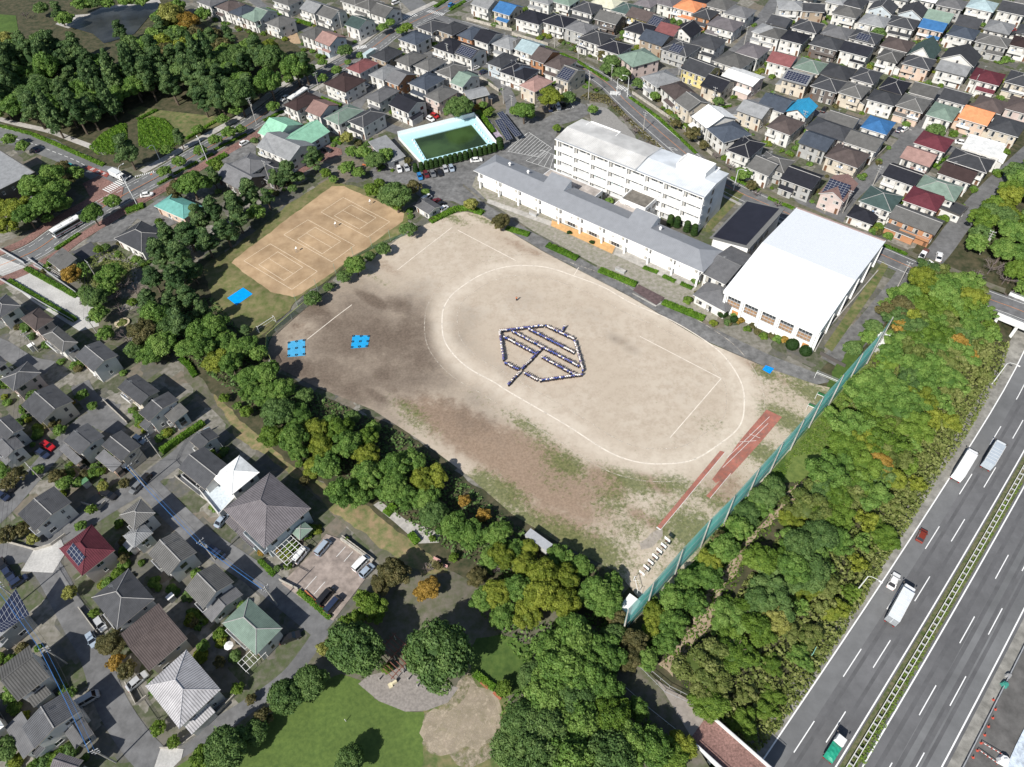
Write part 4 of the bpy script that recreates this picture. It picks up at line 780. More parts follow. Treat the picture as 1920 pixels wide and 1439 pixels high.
# --- lower left estate
K = dict(near=True, base=-43)
house('E', -130, 870, 10, 940, (180, 850), 'h', 'c', 'w', **K); house('E', 135, 960, 282, 1032, (395, 925), 'h', 'b', 'p', **K); house('E', 295, 1092, 487, 1190, (592, 1105), 'h', 'n', 'w', **K); house('E', 545, 1245, 715, 1340, (895, 1212), 'g', 'c', 'w', pitch=.3, **K)
house('E', -20, 1420, 120, 1480, (312, 1330), 'h', 'c', 'p', **K); house('E', -120, 1270, -30, 1330, (60, 1270), 'h', 'c', 'w', **K)
house('I', 855, 50, 1075, 142, (1222, 35), 'g', 'c', 'c', pitch=.25, lower=True, **K); house('I', 1032, 220, 1120, 280, (1360, 130), 'g', 'c', 'w', pitch=.2, he=6, **K); house('I', 1235, 232, 1290, 300, (1415, 215), 's', 'n', 'a', he=4.4, pitch=.12, lower=False, **K)
house('I', 135, 178, 330, 280, (530, 75), 'g', 'c', 'c', pitch=.28, **K); house('I', -80, 330, 60, 415, (185, 310), 'g', 'c', 'w', pitch=.3, **K); house('I', -60, 480, 50, 555, (170, 430), 'g', 'L', 'w', pitch=.3, he=5, **K)
house('I', 450, 450, 622, 512, (810, 375), 'g', 'c', 'w', pitch=.22, **K); house('I', 430, 500, 580, 600, (632, 560), 's', 'L', 'P', pitch=.15, he=4, lower=False, **K); house('I', 735, 485, 935, 560, (1095, 450), 'g', 'c', 'c', pitch=.22, **K); house('I', 690, 575, 868, 642, (930, 575), 's', 'L', 'P', pitch=.15, he=4, lower=False, **K)
house('I', 105, 1000, 288, 1080, (522, 830), 'g', 'c3', 'w', pitch=.16, balc=True, **K); house('I', 440, 1240, 620, 1437, (875, 1255), 'h', 'm3', 'p', solar=True, desc='maroon hip roof house with two solar panel blocks', pitch=.5, **K)
house('I', 890, 990, 1010, 1090, (1245, 1035), 'h', 'n3', 'w', **K); house('I', 918, 1145, 1012, 1228, (1150, 1110), 'h', 'l3', 'w', he=4.6, **K); house('I', 1105, 1277, 1268, 1437, (1520, 1300), 'g', 'n2', 'w', pitch=.36, **K)
house('I', 1310, 655, 1560, 770, (1700, 560), 'g', 'c', 'w', he=5.6, pitch=.32, desc='dark slate roofed house of several joined gables', **K); house('I', 1422, 432, 1500, 500, (1700, 440), 'g', 'c', 'w', he=5, pitch=.3, lower=False, **K)
house('I', 1582, 705, 1742, 830, (1928, 640), 'h', 'w', 'w', he=6.4, pitch=.42, desc='white hip roofed house above a pale tiled terrace', lower=False, **K)
house('', 418, 957, 497, 1028, (578, 947), 'h', 'v2', 'a', he=6.2, desc='large grey ribbed-tile pyramid roofed house', pitch=.42, **K)
house('M', -110, 385, 0, 462, (235, 303), 's', 'l', 'g', solar=False, pitch=.05, he=6, desc='grey house with white-edged solar roof', **K)
house('M', 0, 692, 115, 958, (370, 790), 'G', 'n2', 'w', pitch=.5, desc='long gable house with grey ribbed tiles and pale side', **K)
house('M', 690, 165, 875, 410, (1160, 185), 'h', 'c', 'w', pitch=.45, **K); house('M', 915, 430, 1105, 730, (1405, 495), 'G', 'b3', 'c', pitch=.42, desc='brown tiled gable house with slim solar panels', **K)
house('M', 1090, 832, 1345, 1150, (1650, 850), 'h', 'h2', 'w', pitch=.42, desc='large hip roof house with whitish tiles', **K)
house('M', 172, 1130, 250, 1312, (612, 1062), 'g', 'c3', 'w', pitch=.3, he=6.2, **K); house('M', 50, 1130, 160, 1390, (260, 1200), 's', 'L', 'w', pitch=.2, he=3.4, lower=False, **K); house('M', 375, 1440, 560, 1500, (692, 1408), 'g', 'v3', 'g', pitch=.4, **K); house('M', 480, 1165, 560, 1310, (705, 1200), 'g', 'L', 'g', he=3.2, pitch=.3, lower=False, **K)
house('M', 1378, 112, 1530, 248, (1755, 38), 'g', 'n3', 'w', **K); house('M', 1470, 232, 1590, 352, (1822, 140), 'g', 'L', 'w', he=3.2, pitch=.3, lower=False, **K)
house('', 410, 1176, 486, 1222, (534, 1170), 'h', 'g', 'w', he=5.4, pitch=.42, desc='pale green hip roof house with white trim', **K)
house('M', -330, 1080, -170, 1300, (40, 1130), 'h', 'w', 'w', he=5, desc='house with a white roof cut by the photo edge', **K)
# solar array on the white-edged roof
_s = MB(); _o = [W(*T('M', *p), 6.35) for p in ((-90, 380), (10, 430), (222, 295), (118, 100))]
_s.face(_o, 0, [(0, 0), (6, 0), (6, 9), (0, 9)])
_s.obj('solar_panel', [solarmat()]).parent = None
so_ = bpy.data.objects['solar_panel'] if False else C.objects[-1]; tag(so_, 'dark solar panel array on the white-edged grey roof at the left edge', 'solar panels')

_q = [W2(*T('I', *p), 2.9) for p in ((1475, 765), (1645, 975), (1765, 850), (1600, 690))]
_r = empty('terrace', (_q[0].x, _q[0].y, 0), 0, 'pale tiled roof terrace with a parapet in front of the white hip roof', 'terrace'); _p = [(v.x-_q[0].x, v.y-_q[0].y) for v in _q]
MB().prism(_p, 0, 2.6, 0, 1).obj('base', [wallmat('w'), mat('terrace_tiles', (.56, .62, .66), scale=1.5, var=.1)], _r)
_b = MB()
for i in range(4):
    a, c = Vector(_p[i]), Vector(_p[(i+1) % 4]); d = (c-a).normalized(); n = Vector((d.y, -d.x))*.2; _b.prism([tuple(a), tuple(c), tuple(c+n*(1 if i % 2 else 1)), tuple(a+n)], 0, 3.3+.01*i)
_b.obj('parapet', [wallmat('w')], _r)
# ============================================================ SCHOOL
RG = mat('school_roof_grey', (.245, .255, .275), rough=.6, var=.05, scale=.5)
RG2 = mat('school_roof_pale', (.56, .55, .53), rough=.6, var=.05, scale=.2, big=.1)
RG3 = mat('school_roof_white', (.62, .65, .68), rough=.5, var=.04, scale=.2, big=.1)
FLT = mat('flat_roof_concrete', (.40, .36, .33), rough=.9, var=.12, scale=.4, big=.2)
FLT2 = mat('flat_roof_dark', (.17, .155, .135), rough=.9, var=.25, scale=.5)
SCHW = mat('school_white_paint', (.83, .82, .80), rough=.75, var=.03, scale=.3)
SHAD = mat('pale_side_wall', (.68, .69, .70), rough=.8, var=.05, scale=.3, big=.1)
class Frame:
    def __init__(s, a, b_, h, name, label, cat, az=None):
        A, B_ = W(*a, h), W(*b_, h); v = B_-A; s.az = math.atan2(v.y, v.x) if az is None else az
        s.L = v.length; s.ux = Vector((math.cos(s.az), math.sin(s.az), 0)); s.uy = Vector((-s.ux.y, s.ux.x, 0)); s.O = Vector((A.x, A.y, 0))
        s.root = empty(name, s.O, s.az, label, cat)
    def loc(s, px, h): v = W(*px, h)-s.O; return v.dot(s.ux), v.dot(s.uy)
AZS = R(-41)
# --- four-storey block
F4 = Frame((1039.8, 261), (1324, 367.8), 14.6, 'school_building', 'white four-storey school block with long balconies and pale roof', 'school building', AZS)
Lm = F4.loc((1324, 367.8), 14.6)[0]; Dm = F4.loc((1373, 327.8), 14.6)[1]; rx, ry = F4.loc((1339.6, 343.4), 15.7); ry = max(3.5, min(ry, Dm-4)); xs = F4.loc((1194, 318), 14.6)[0]
rt4 = F4.root
b = MB(); b.box(0.3, Lm-.3, 1.6, Dm-.3, 0, 14.2)
for x, s in ((.3, -1), (Lm-.3, 1)): b.face([(x, 1.6, 14.2), (x, Dm-.3, 14.2), (x, ry, 15.5)][::s])
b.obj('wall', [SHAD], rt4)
for (xa, xb, mt, dz) in ((0, xs-.25, RG2, 0), (xs+.25, Lm, RG3, -.02)):
    r = MB(); r.face([(xa, 0, 14.6+dz), (xb, 0, 14.6+dz), (xb, ry, 15.75+dz), (xa, ry, 15.75+dz)]); r.face([(xa, ry, 15.75+dz), (xb, ry, 15.75+dz), (xb, Dm, 14.6+dz), (xa, Dm, 14.6+dz)])
    r.face([(xa, 0, 14.3), (xb, 0, 14.3), (xb, 0, 14.6+dz), (xa, 0, 14.6+dz)], 1); r.face([(xa, Dm, 14.3), (xa, Dm, 14.6+dz), (xb, Dm, 14.6+dz), (xb, Dm, 14.3)], 1); r.face([(xa, 0, 14.3), (xa, Dm, 14.3), (xb, Dm, 14.3), (xb, 0, 14.3)], 1)
    for x in (xa, xb): r.face([(x, 0, 14.3), (x, 0, 14.6+dz), (x, ry, 15.75+dz), (x, Dm, 14.6+dz), (x, Dm, 14.3)], 1)
    r.obj('roof', [mt, SCHW], rt4)
MB().box(xs-.25, xs+.25, -.1, Dm, 14.3, 15.0).obj('expansion_joint', [METAL], rt4)
MB().box(.2, Lm-.2, .02, .5, 14.62, 14.72).obj('gutter', [mat('gutter_grey', (.36, .38, .41), var=.1)], rt4)
bays = 8; bw = (Lm-1)/bays; fh = 3.6
def winstrip(w_, h_, n, teal=False):
    b = MB(); b.box(-w_/2, w_/2, -.05, 0, 0, .07); b.box(-w_/2, w_/2, -.05, 0, h_-.07, h_)
    for i in range(n+1): x = -w_/2+(w_-.07)*i/n; b.box(x, x+.07, -.06, 0, .07, h_-.07)
    for i in range(n): x = -w_/2+(w_-.07)*i/n; b.box(x+.07, x+(w_-.07)/n, -.03, -.01, .07, h_-.07, 1 if (i*7) % 4 else 2)
    return b.mesh('window', [FRAME, GLASS, mat('teal_blind', (.16, .34, .33), var=.1) if teal else CURT])
ws, wst, wd_ = winstrip(bw*.74, 1.6, 7), winstrip(bw*.74, 1.6, 7, True), winstrip(bw*.14, 2.3, 2)
for st in range(4):
    z = .4+st*fh
    for i in range(bays):
        xc = .5+bw*(i+.5); y = 1.6
        link('window', wst if st == 1 and i in (2, 3) else ws, rt4, (xc+bw*.07, y, z+1.2)); link('door', wd_, rt4, (xc-bw*.38, y, z+.1))
for i in range(bays+1): MB().box(-.28, .28, -.85, 0, 0, 14.2).obj('column', [SCHW], rt4, loc=(min(max(.5+bw*i, .6), Lm-.6), 1.59, 0))
for st in (1, 2, 3):
    z = .1+st*fh
    q = MB(); q.box(.05, Lm-.05, .05, 1.59, z-.25, z); q.box(.05, Lm-.05, -.1, .05, z-.35, z+1.15)
    for x in (xs-bw, xs+2*bw, bw): q.box(x, x+.12, -.14, -.1, z-.35, z+1.15, 1)
    q.obj('balcony', [SCHW, METAL], rt4)
MB().box(0, .2, .05, 1.59, 3.8, 14).obj('column', [SCHW], rt4) if False else None
for st in range(4):
    o = link('window', win_mesh(1.3, 1.9, True, 1), rt4, (Lm-.3, Dm*.42, 1.2+st*fh)); o.rotation_euler = (0, 0, R(90))
    for k in (2, 5): put_win(rt4, Lm*k/8, Dm-.3, 1.2+st*fh, 2, 3, 1.4)
# rear flat-roofed parts and the stair tower
def flatbox(F, pts, h, zb, name, wm, rm, par=.7, th=.25):
    """flat-roofed volume from photo corners at roof level h"""
    q = [F.loc(p, h) for p in pts]; x0, x1 = min(p[0] for p in q), max(p[0] for p in q); y0, y1 = min(p[1] for p in q), max(p[1] for p in q)
    b = MB(); b.box(x0, x1, y0, y1, zb, h-par, 0, 1)
    for (a, c, d, e) in ((x0, x1, y0, y0+th), (x0, x1, y1-th, y1), (x0, x0+th, y0+th, y1-th), (x1-th, x1, y0+th, y1-th)): b.box(a, c, d, e, h-par+.001, h, 0)
    b.obj(name, [wm, rm], F.root); return x0, x1, y0, y1
flatbox(F4, [(1112, 228), (1162, 248), (1150, 259), (1095, 237)], 15, 0, 'stair_wing', SCHW, FLT)
flatbox(F4, [(1284, 290), (1348, 318), (1330, 332), (1265, 308)], 14.9, 0, 'stair_wing', SCHW, FLT)
x0, x1, y0, y1 = flatbox(F4, [(1289.5, 287), (1336.5, 305), (1323.5, 325.5), (1278, 298)], 17.6, 14.2, 'roof_tower', SCHW, TRIM, .4)
for i in range(3): MB().box(-.8, .8, -.05, 0, 0, .4).obj('vent_slot', [GLASS], rt4, loc=(x0+2+i*4, y0, 15.2))
# --- two-storey front block
F2 = Frame((887.5, 320), (1317.5, 512.5), 7.3, 'school_building', 'long two-storey school block with blue-grey roof facing the sports ground', 'school building', AZS)
L2 = F2.loc((1317.5, 512.5), 7.3)[0]; D2 = max(10, F2.loc((1357, 471), 7.3)[1]); r2_ = F2.root; hz = 2.2; rd2 = D2*.5
b = MB(); b.box(1.4, L2-1.4, 2.4, D2-1, 0, 7.05); b.obj('wall', [SCHW], r2_)
r = MB(); m_ = D2*.42; Pa, Pb = (m_, rd2, 7.3+hz), (L2-m_, rd2, 7.3+hz); q = [(0, 0, 7.3), (L2, 0, 7.3), (L2, D2, 7.3), (0, D2, 7.3)]
r.face([q[0], q[1], Pb, Pa]); r.face([q[1], q[2], Pb]); r.face([q[2], q[3], Pa, Pb]); r.face([q[3], q[0], Pa])
for i in range(4): a, c = q[i], q[(i+1) % 4]; r.face([(a[0], a[1], 7.1), (c[0], c[1], 7.1), c, a], 1)
r.face([(0, 0, 7.1), (0, D2, 7.1), (L2, D2, 7.1), (L2, 0, 7.1)], 1)
roof2 = r.obj('roof', [RG, SCHW], r2_); 
# raised roof pieces carry the front slope on past the ridge
for pa, pb in (((1022, 338), (1064, 350)), ((1184, 403), (1227, 420))):
    xa = F2.loc(pa, 10)[0]; xb = F2.loc(pb, 10)[0]
    if xb-xa < 6: xb = xa+11
    y2 = rd2+4.6; sl_ = hz/rd2; z2 = 7.3+y2*sl_; e = .02
    g = MB(); g.face([(xa, rd2-.5, 7.3+(rd2-.5)*sl_+e), (xb, rd2-.5, 7.3+(rd2-.5)*sl_+e), (xb, y2, z2+e), (xa, y2, z2+e)])
    g.face([(xa, y2, z2+e), (xb, y2, z2+e), (xb, y2, 7.4), (xa, y2, 7.4)], 1)
    for x in (xa, xb): g.face([(x, rd2-.5, 7.3+(rd2-.5)*sl_+e), (x, y2, z2+e), (x, y2, 7.4), (x, rd2+1, 7.3+hz-1*sl_)], 1)
    g.obj('raised_roof', [RG, SHAD], r2_)
nb = 10; bw2 = (L2-3)/nb; w2a, w2b = winstrip(bw2*.5, 1.3, 5), winstrip(bw2*.16, 2.2, 2)
for st in range(2):
    z = .3+st*3.5
    for i in range(nb):
        xc = 1.5+bw2*(i+.5)
        if st == 0 and i in (4, 5, 6) : link('door', winstrip(bw2*.6, 2.3, 5), r2_, (xc, 2.4, z)); continue
        link('window', w2a, r2_, (xc-bw2*.12, 2.4, z+1.25)); link('door', w2b, r2_, (xc+bw2*.33, 2.4, z+.1))
for i in range(nb+1): MB().box(-.3, .3, -.3, .3, 0, 7.1).obj('column', [SCHW], r2_, loc=(1.8+(L2-3.6)*i/nb, 1.15, 0))
q = MB(); q.box(1.3, L2-1.3, .9, 2.39, 3.55, 3.8); q.box(1.2, L2-1.2, .6, .78, 3.3, 4.85); q.box(1.2, 1.38, .781, 2.39, 3.3, 4.85); q.box(L2-1.38, L2-1.2, .781, 2.39, 3.3, 4.85); q.obj('balcony', [SCHW], r2_)
for i, t in enumerate((.11, .2, .78)):
    v = MB(); v.tube([(0, 0, 0), (0, 0, .9)], .35, 8); v.tube([(0, 0, .9), (0, 0, 1.25)], .55, 8, r2=.3); v.obj('roof_ventilator', [SCHW], r2_, loc=(L2*t, rd2+2, 7.3+hz-2*hz/rd2-.1))
for t in (.2, .45, .63, .9): MB().box(-.6, .6, -1, -.7, 0, .8).obj('air_conditioner', [TRIM], r2_, loc=(L2*t, 2.4, 3.85))
# connecting blocks between the two
def block(pts, h, name, label, wm, rm, par=.6, cat='link building'):
    F = Frame(pts[0], pts[1], h, name, label, cat, AZS); x0, x1, y0, y1 = flatbox(F, pts, h, 0, 'wall', wm, rm, par)
    for i in range(2): put_win(F.root, x1, y0+(y1-y0)*(.3+.4*i), h-2.8, 1, 1.8, 1.2, True, 1)
    for i in range(2): put_win(F.root, x0+(x1-x0)*(.3+.4*i), y0, h-2.8 if h > 5 else .9, 0, 1.8, 1.2, True, 1)
    return F
block([(1170, 372), (1210, 391), (1232, 367), (1189, 350)], 8, 'link_building', 'two-storey white link block with a dark stained flat roof', SCHW, FLT2)
block([(1140, 393), (1222, 424), (1228, 404), (1164, 376)], 6.6, 'link_building', 'low pinkish flat roof between the two school blocks', SCHW, FLT, .35)
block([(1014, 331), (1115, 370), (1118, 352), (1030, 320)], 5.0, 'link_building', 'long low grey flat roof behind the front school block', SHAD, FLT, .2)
# roofs joining front block and gymnasium
house('', 1320, 512, 1355, 535, 13, 'g', 'L', 'w', he=6.2, base=-41, pitch=.2, desc='grey gabled passage roof beside the white gymnasium', name='passage_hall', cat='hall', lower=False, balc=False)
house('', 1307, 551, 1352, 588, 9, 'h', 'L', 'w', he=3.6, base=-41, pitch=.25, desc='low grey hipped entrance canopy at the gymnasium corner', name='entrance_hall', cat='entrance', lower=False)
# --- black-roofed hall
FB = Frame((1328, 449), (1410, 462), 7, 'martial_arts_hall', 'hall with a sloping black roof and white end wall between school and gymnasium', 'hall', AZS)
p = {k: FB.loc(v, h) for k, v, h in (('a', (1328, 449), 6), ('b', (1410, 462), 8.2), ('c', (1474, 389), 8.2), ('d', (1396, 378), 6))}
xw = (p['b'][0]+p['c'][0])/2; dw = (p['c'][1]+p['d'][1])/2; x0 = (p['a'][0]+p['d'][0])/2; y0 = (p['a'][1]+p['b'][1])/2
b = MB(); b.box(x0+.8, xw-.8, y0+.8, dw-.5, 0, 5.7)
for y, s in ((y0+.8, 1), (dw-.5, -1)): b.face([(x0+.8, y, 5.7), (xw-.8, y, 5.7), (xw-.8, y, 7.9), ][::s])
b.face([(xw-.8, y0+.8, 5.7), (xw-.8, dw-.5, 5.7), (xw-.8, dw-.5, 7.9), (xw-.8, y0+.8, 7.9)]); b.obj('wall', [SCHW], FB.root)
r = MB(); z0, z1 = 6, 8.2; RK = roofmat('k')
for (xa, xb, ya, yb, mi, dz) in ((x0, xw, y0, dw, 1, 0), (x0+.7, xw-1.6, y0+.7, dw-.7, 0, .06)):
    za, zb = z0+(z1-z0)*(xa-x0)/(xw-x0)+dz, z0+(z1-z0)*(xb-x0)/(xw-x0)+dz
    P = [(xa, ya, za), (xb, ya, zb), (xb, yb, zb), (xa, yb, za)]; r.face(P, mi, [(v[0], v[1]) for v in P])
    if mi: 
        for i in range(4): a, c = P[i], P[(i+1) % 4]; r.face([(a[0], a[1], a[2]-.35), (c[0], c[1], c[2]-.35), c, a], 1)
        r.face([(v[0], v[1], v[2]-.35) for v in P[::-1]], 1)
r.obj('roof', [mat('black_roof_sheet', (.022, .022, .032), rough=.5, var=.1, scale=.3), mat('grey_fascia', (.17, .17, .165), var=.06)], FB.root)
for i in range(4): put_win(FB.root, xw-.8, y0+3+i*4, 3.2, 1, 2, 1.6, True, 0)
for i in range(2): put_win(FB.root, x0+3+i*4, y0+.8, .9, 0, 2, 1.6, True, 0)
# --- gymnasium
GH = 8.6
FG = Frame((1357, 545), (1537, 624), GH, 'gymnasium', 'white gymnasium with a huge white metal roof and five tall front windows', 'gymnasium', AZS)
Lg = FG.loc((1537, 624), GH)[0]; q1, q2 = FG.loc((1657, 455), GH), FG.loc((1497, 385), GH); Dg = (q1[1]+q2[1])/2; rg = FG.loc((1428.7, 453.5), 11.2)[1]
g = FG.root; zr = 11.0
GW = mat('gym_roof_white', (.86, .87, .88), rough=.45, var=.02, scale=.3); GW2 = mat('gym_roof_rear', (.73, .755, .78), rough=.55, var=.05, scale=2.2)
b = MB(); b.box(.5, Lg-.5, .9, Dg-.9, 0, GH-.3)
for x, s in ((.5, -1), (Lg-.5, 1)): b.face([(x, .9, GH-.3), (x, Dg-.9, GH-.3), (x, rg, zr-.3)][::s])
b.obj('wall', [SCHW], g)
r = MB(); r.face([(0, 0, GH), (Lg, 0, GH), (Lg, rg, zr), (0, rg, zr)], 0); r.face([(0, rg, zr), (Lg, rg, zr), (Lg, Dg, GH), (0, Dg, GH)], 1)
r.face([(0, 0, GH-1.1), (Lg, 0, GH-1.1), (Lg, 0, GH), (0, 0, GH)], 2); r.face([(0, Dg, GH-.8), (0, Dg, GH), (Lg, Dg, GH), (Lg, Dg, GH-.8)], 2)
r.face([(0, 0, GH-1.1), (0, .9, GH-.9), (Lg, .9, GH-.9), (Lg, 0, GH-1.1)], 2)
for x in (0, Lg): r.face([(x, 0, GH-1.1), (x, 0, GH), (x, rg, zr), (x, Dg, GH), (x, Dg, GH-.8), (x, rg, zr-.9)], 2)
r.obj('roof', [GW, GW2, SCHW], g)
e = MB(); e.box(.2, Lg-.2, Dg-.75, Dg-.1, GH+.02, GH+.14); e.obj('roof_edge', [mat('dusty_pink_edge', (.36, .26, .24), var=.1)], g)
e = MB()
for i in range(60): x = .4+(Lg-.8)*i/59; e.box(x-.08, x+.08, .28, .42, GH+.03+.1, GH+.16)
e.obj('gutter_studs', [METAL], g)
bwg = (Lg-1)/5
INT = mat('gym_interior_wood', (.33, .20, .11), var=.25, scale=.8, coords='obj')
for i in range(6): MB().box(-.35, .35, -.75, 0, 0, GH-.9).obj('pillar', [SCHW], g, loc=(.85+(Lg-1.7)*i/5, .9, 0))
wf = MB(); ww, wh = bwg-1.5, 3.6
wf.face([(-ww/2, -.02, 0), (ww/2, -.02, 0), (ww/2, -.02, wh), (-ww/2, -.02, wh)], 1); wf.face([(-ww/2+.2, -.03, .15), (ww/2-.2, -.03, .15), (ww/2-.2, -.03, wh*.58), (-ww/2+.2, -.03, wh*.58)], 2)
for z in (0, wh*.3, wh*.62, wh-.12): wf.box(-ww/2, ww/2, -.25, -.05, z, z+.12)
for k in range(5): x = -ww/2+(ww-.1)*k/4; wf.box(x, x+.1, -.24, -.06, 0, wh)
wm_ = wf.mesh('window', [METAL, GLASS, INT])
for i in range(5): link('window', wm_, g, (.85+(Lg-1.7)*(i+.5)/5, .9, 3.4))
sw = winstrip(2.6, 1.2, 3)
for i in range(6):
    o = link('window', sw, g, (Lg-.5, 3+(Dg-6)*(i+.5)/6, 5.2)); o.rotation_euler = (0, 0, R(90))
    MB().box(-.01, .7, -.3, .3, 0, GH-1.0).obj('buttress', [SCHW], g, loc=(Lg-.5, 1.6+(Dg-4)*i/5, 0))
    o = link('window', sw, g, (.5, 3+(Dg-6)*(i+.5)/6, 5.2)); o.rotation_euler = (0, 0, R(-90))
for x in (.17, .93): MB().box(-1.2, 1.2, -.04, 0, 0, 2.3).obj('door', [mat('orange_door', (.55, .27, .10), var=.08)], g, loc=(Lg*x, .9, .05))
# --- swimming pool
PH = 1.5
pq = [W2(*p_, PH) for p_ in ((746, 257), (790, 307.5), (931, 270), (891, 219))]
pr = empty('swimming_pool', (pq[0].x, pq[0].y, 0), 0, 'outdoor school pool of dark green water in a pale blue deck', 'swimming pool')
lq = lambda P, h: [(p_.x-pq[0].x, p_.y-pq[0].y) for p_ in P]
AQ = mat('aqua_deck_paint', (.45, .70, .74), rough=.6, var=.04, scale=.4); AQ2 = mat('pool_wall_white', (.80, .82, .82), rough=.7, var=.05)
deck = [W2(*T('B', *p_), PH) for p_ in ((1065, 1020), (1640, 875), (1800, 1080), (1250, 1225))]; wat = [W2(*T('B', *p_), PH) for p_ in ((1185, 1040), (1615, 932), (1738, 1082), (1278, 1198))]
D_, W_ = lq(deck, 0), lq(wat, 0)
b = MB()
for i in range(4):
    j = (i+1) % 4; b.face([(*D_[i], PH), (*D_[j], PH), (*W_[j], PH), (*W_[i], PH)][::-1], 0); b.face([(*D_[i], 0), (*D_[i], PH), (*D_[j], PH), (*D_[j], 0)][::-1], 1)
    b.face([(*W_[i], PH), (*W_[j], PH), (*W_[j], .2), (*W_[i], .2)][::-1], 0)
b.obj('deck', [AQ, AQ2], pr)
MB().face([(*p_, PH-.35) for p_ in W_][::-1]).obj('pool_water', [water('green_pool_water', (.034, .062, .020), .14)], pr)
wl = MB()
for (i, j, hh) in ((0, 1, 1.7), (1, 2, 1.2)):
    a, c = Vector(D_[i]), Vector(D_[j]); u = (c-a).normalized(); n = Vector((u.y, -u.x))*.2
    P = [(a.x, a.y), (c.x, c.y), (c.x-n.x, c.y-n.y), (a.x-n.x, a.y-n.y)]; wl.prism(P, PH+.002, PH+hh)
wl.obj('boundary_wall', [AQ2], pr)
cm = MB()
for i, j in ((0, 3), (1, 2)):
    a, c = Vector(W_[i]), Vector(W_[j]); o_ = (Vector(W_[1 if i == 0 else 0])-a).normalized()*-.9; a, c = a+o_, c+o_
    for k in range(7): q_ = a+(c-a)*((k+.5)/7); cm.box(q_.x-.25, q_.x+.25, q_.y-.25, q_.y+.25, PH+.001, PH+.45)
cm.obj('starting_blocks', [AQ2], pr)
house('', 692, 268, 724, 304, (757, 290), 's', 'l', 'w', he=3.2, pitch=.04, keep_az=True, desc='white changing block with folded pale roof beside the pool', name='changing_room', cat='changing room', lower=False)
# solar bike shelters beside the pool
for k, (a_, c_, lab) in enumerate((((T('B', 1790, 905)), T('B', 1878, 1055), 'left of the pair of dark solar-roofed cycle shelters above the yard'), ((T('B', 1805, 850)), T('B', 1945, 1030), 'right of the pair of dark solar-roofed cycle shelters above the yard'))):
    A, B_ = W(*a_, 2.3), W(*c_, 2.3); v = B_-A; az = math.atan2(v.y, v.x); r_ = empty('cycle_shelter', (A.x, A.y, 0), az, lab, 'cycle shelter', 'cycle shelters with solar roofs')
    s_ = MB(); s_.face([(0, 0, 2.3), (v.length, 0, 2.3), (v.length, 2.6, 2.6), (0, 2.6, 2.6)], 0, [(0, 0), (v.length, 0), (v.length, 2.6), (0, 2.6)]); s_.face([(0, 0, 2.22), (0, 2.6, 2.52), (v.length, 2.6, 2.52), (v.length, 0, 2.22)], 1); s_.obj('roof', [solarmat(), METAL], r_)
    for i in range(7): MB().tube([(0, 0, 0), (0, 0, 2.3)], .06, 5).obj('post', [METAL], r_, loc=(v.length*(i+.1)/6.3, 1.3, 0))
flat('tiled_bays', [T('B', 1690, 865), T('B', 1725, 868), T('B', 1860, 1045), T('B', 1800, 1035)], mat('lilac_tiles', (.40, .34, .42), scale=1.2, var=.3), .15)
# store hut by the tennis court, striped benches
house('F', 1205, 95, 1270, 175, (1338, 95), 'g', 'L', 'w', he=2.8, pitch=.35, desc='small grey-roofed storage hut at the tennis court corner', name='storage_hut', cat='hut', lower=False)

def seams(root, quad_, n, m, r_=.03, name='roof_seams'):
    a, b_, c, d = (Vector(v) for v in quad_); q = MB()
    for i in range(1, n): p0, p1 = a+(b_-a)*(i/n), d+(c-d)*(i/n); q.tube([p0+Vector((0, 0, .02)), p1+Vector((0, 0, .02))], r_, 3)
    q.obj(name, m, root)
SM = mat('seam_metal', (.42, .44, .47), var=.1, rough=.6); SMW = mat('seam_white', (.62, .66, .70), var=.1, rough=.6)
seams(g, [(0, 0, GH), (Lg, 0, GH), (Lg, rg, zr), (0, rg, zr)], 70, SMW); seams(g, [(0, rg, zr), (Lg, rg, zr), (Lg, Dg, GH), (0, Dg, GH)], 70, SMW)
seams(r2_, [(m_, 0, 7.3), (L2-m_, 0, 7.3), (L2-m_, rd2, 7.3+hz), (m_, rd2, 7.3+hz)], 150, mat('seam_grey', (.19, .20, .22), var=.1), .02)
seams(rt4, [(0, 0, 14.6), (Lm, 0, 14.6), (Lm, ry, 15.75), (0, ry, 15.75)], 90, SM, .02)
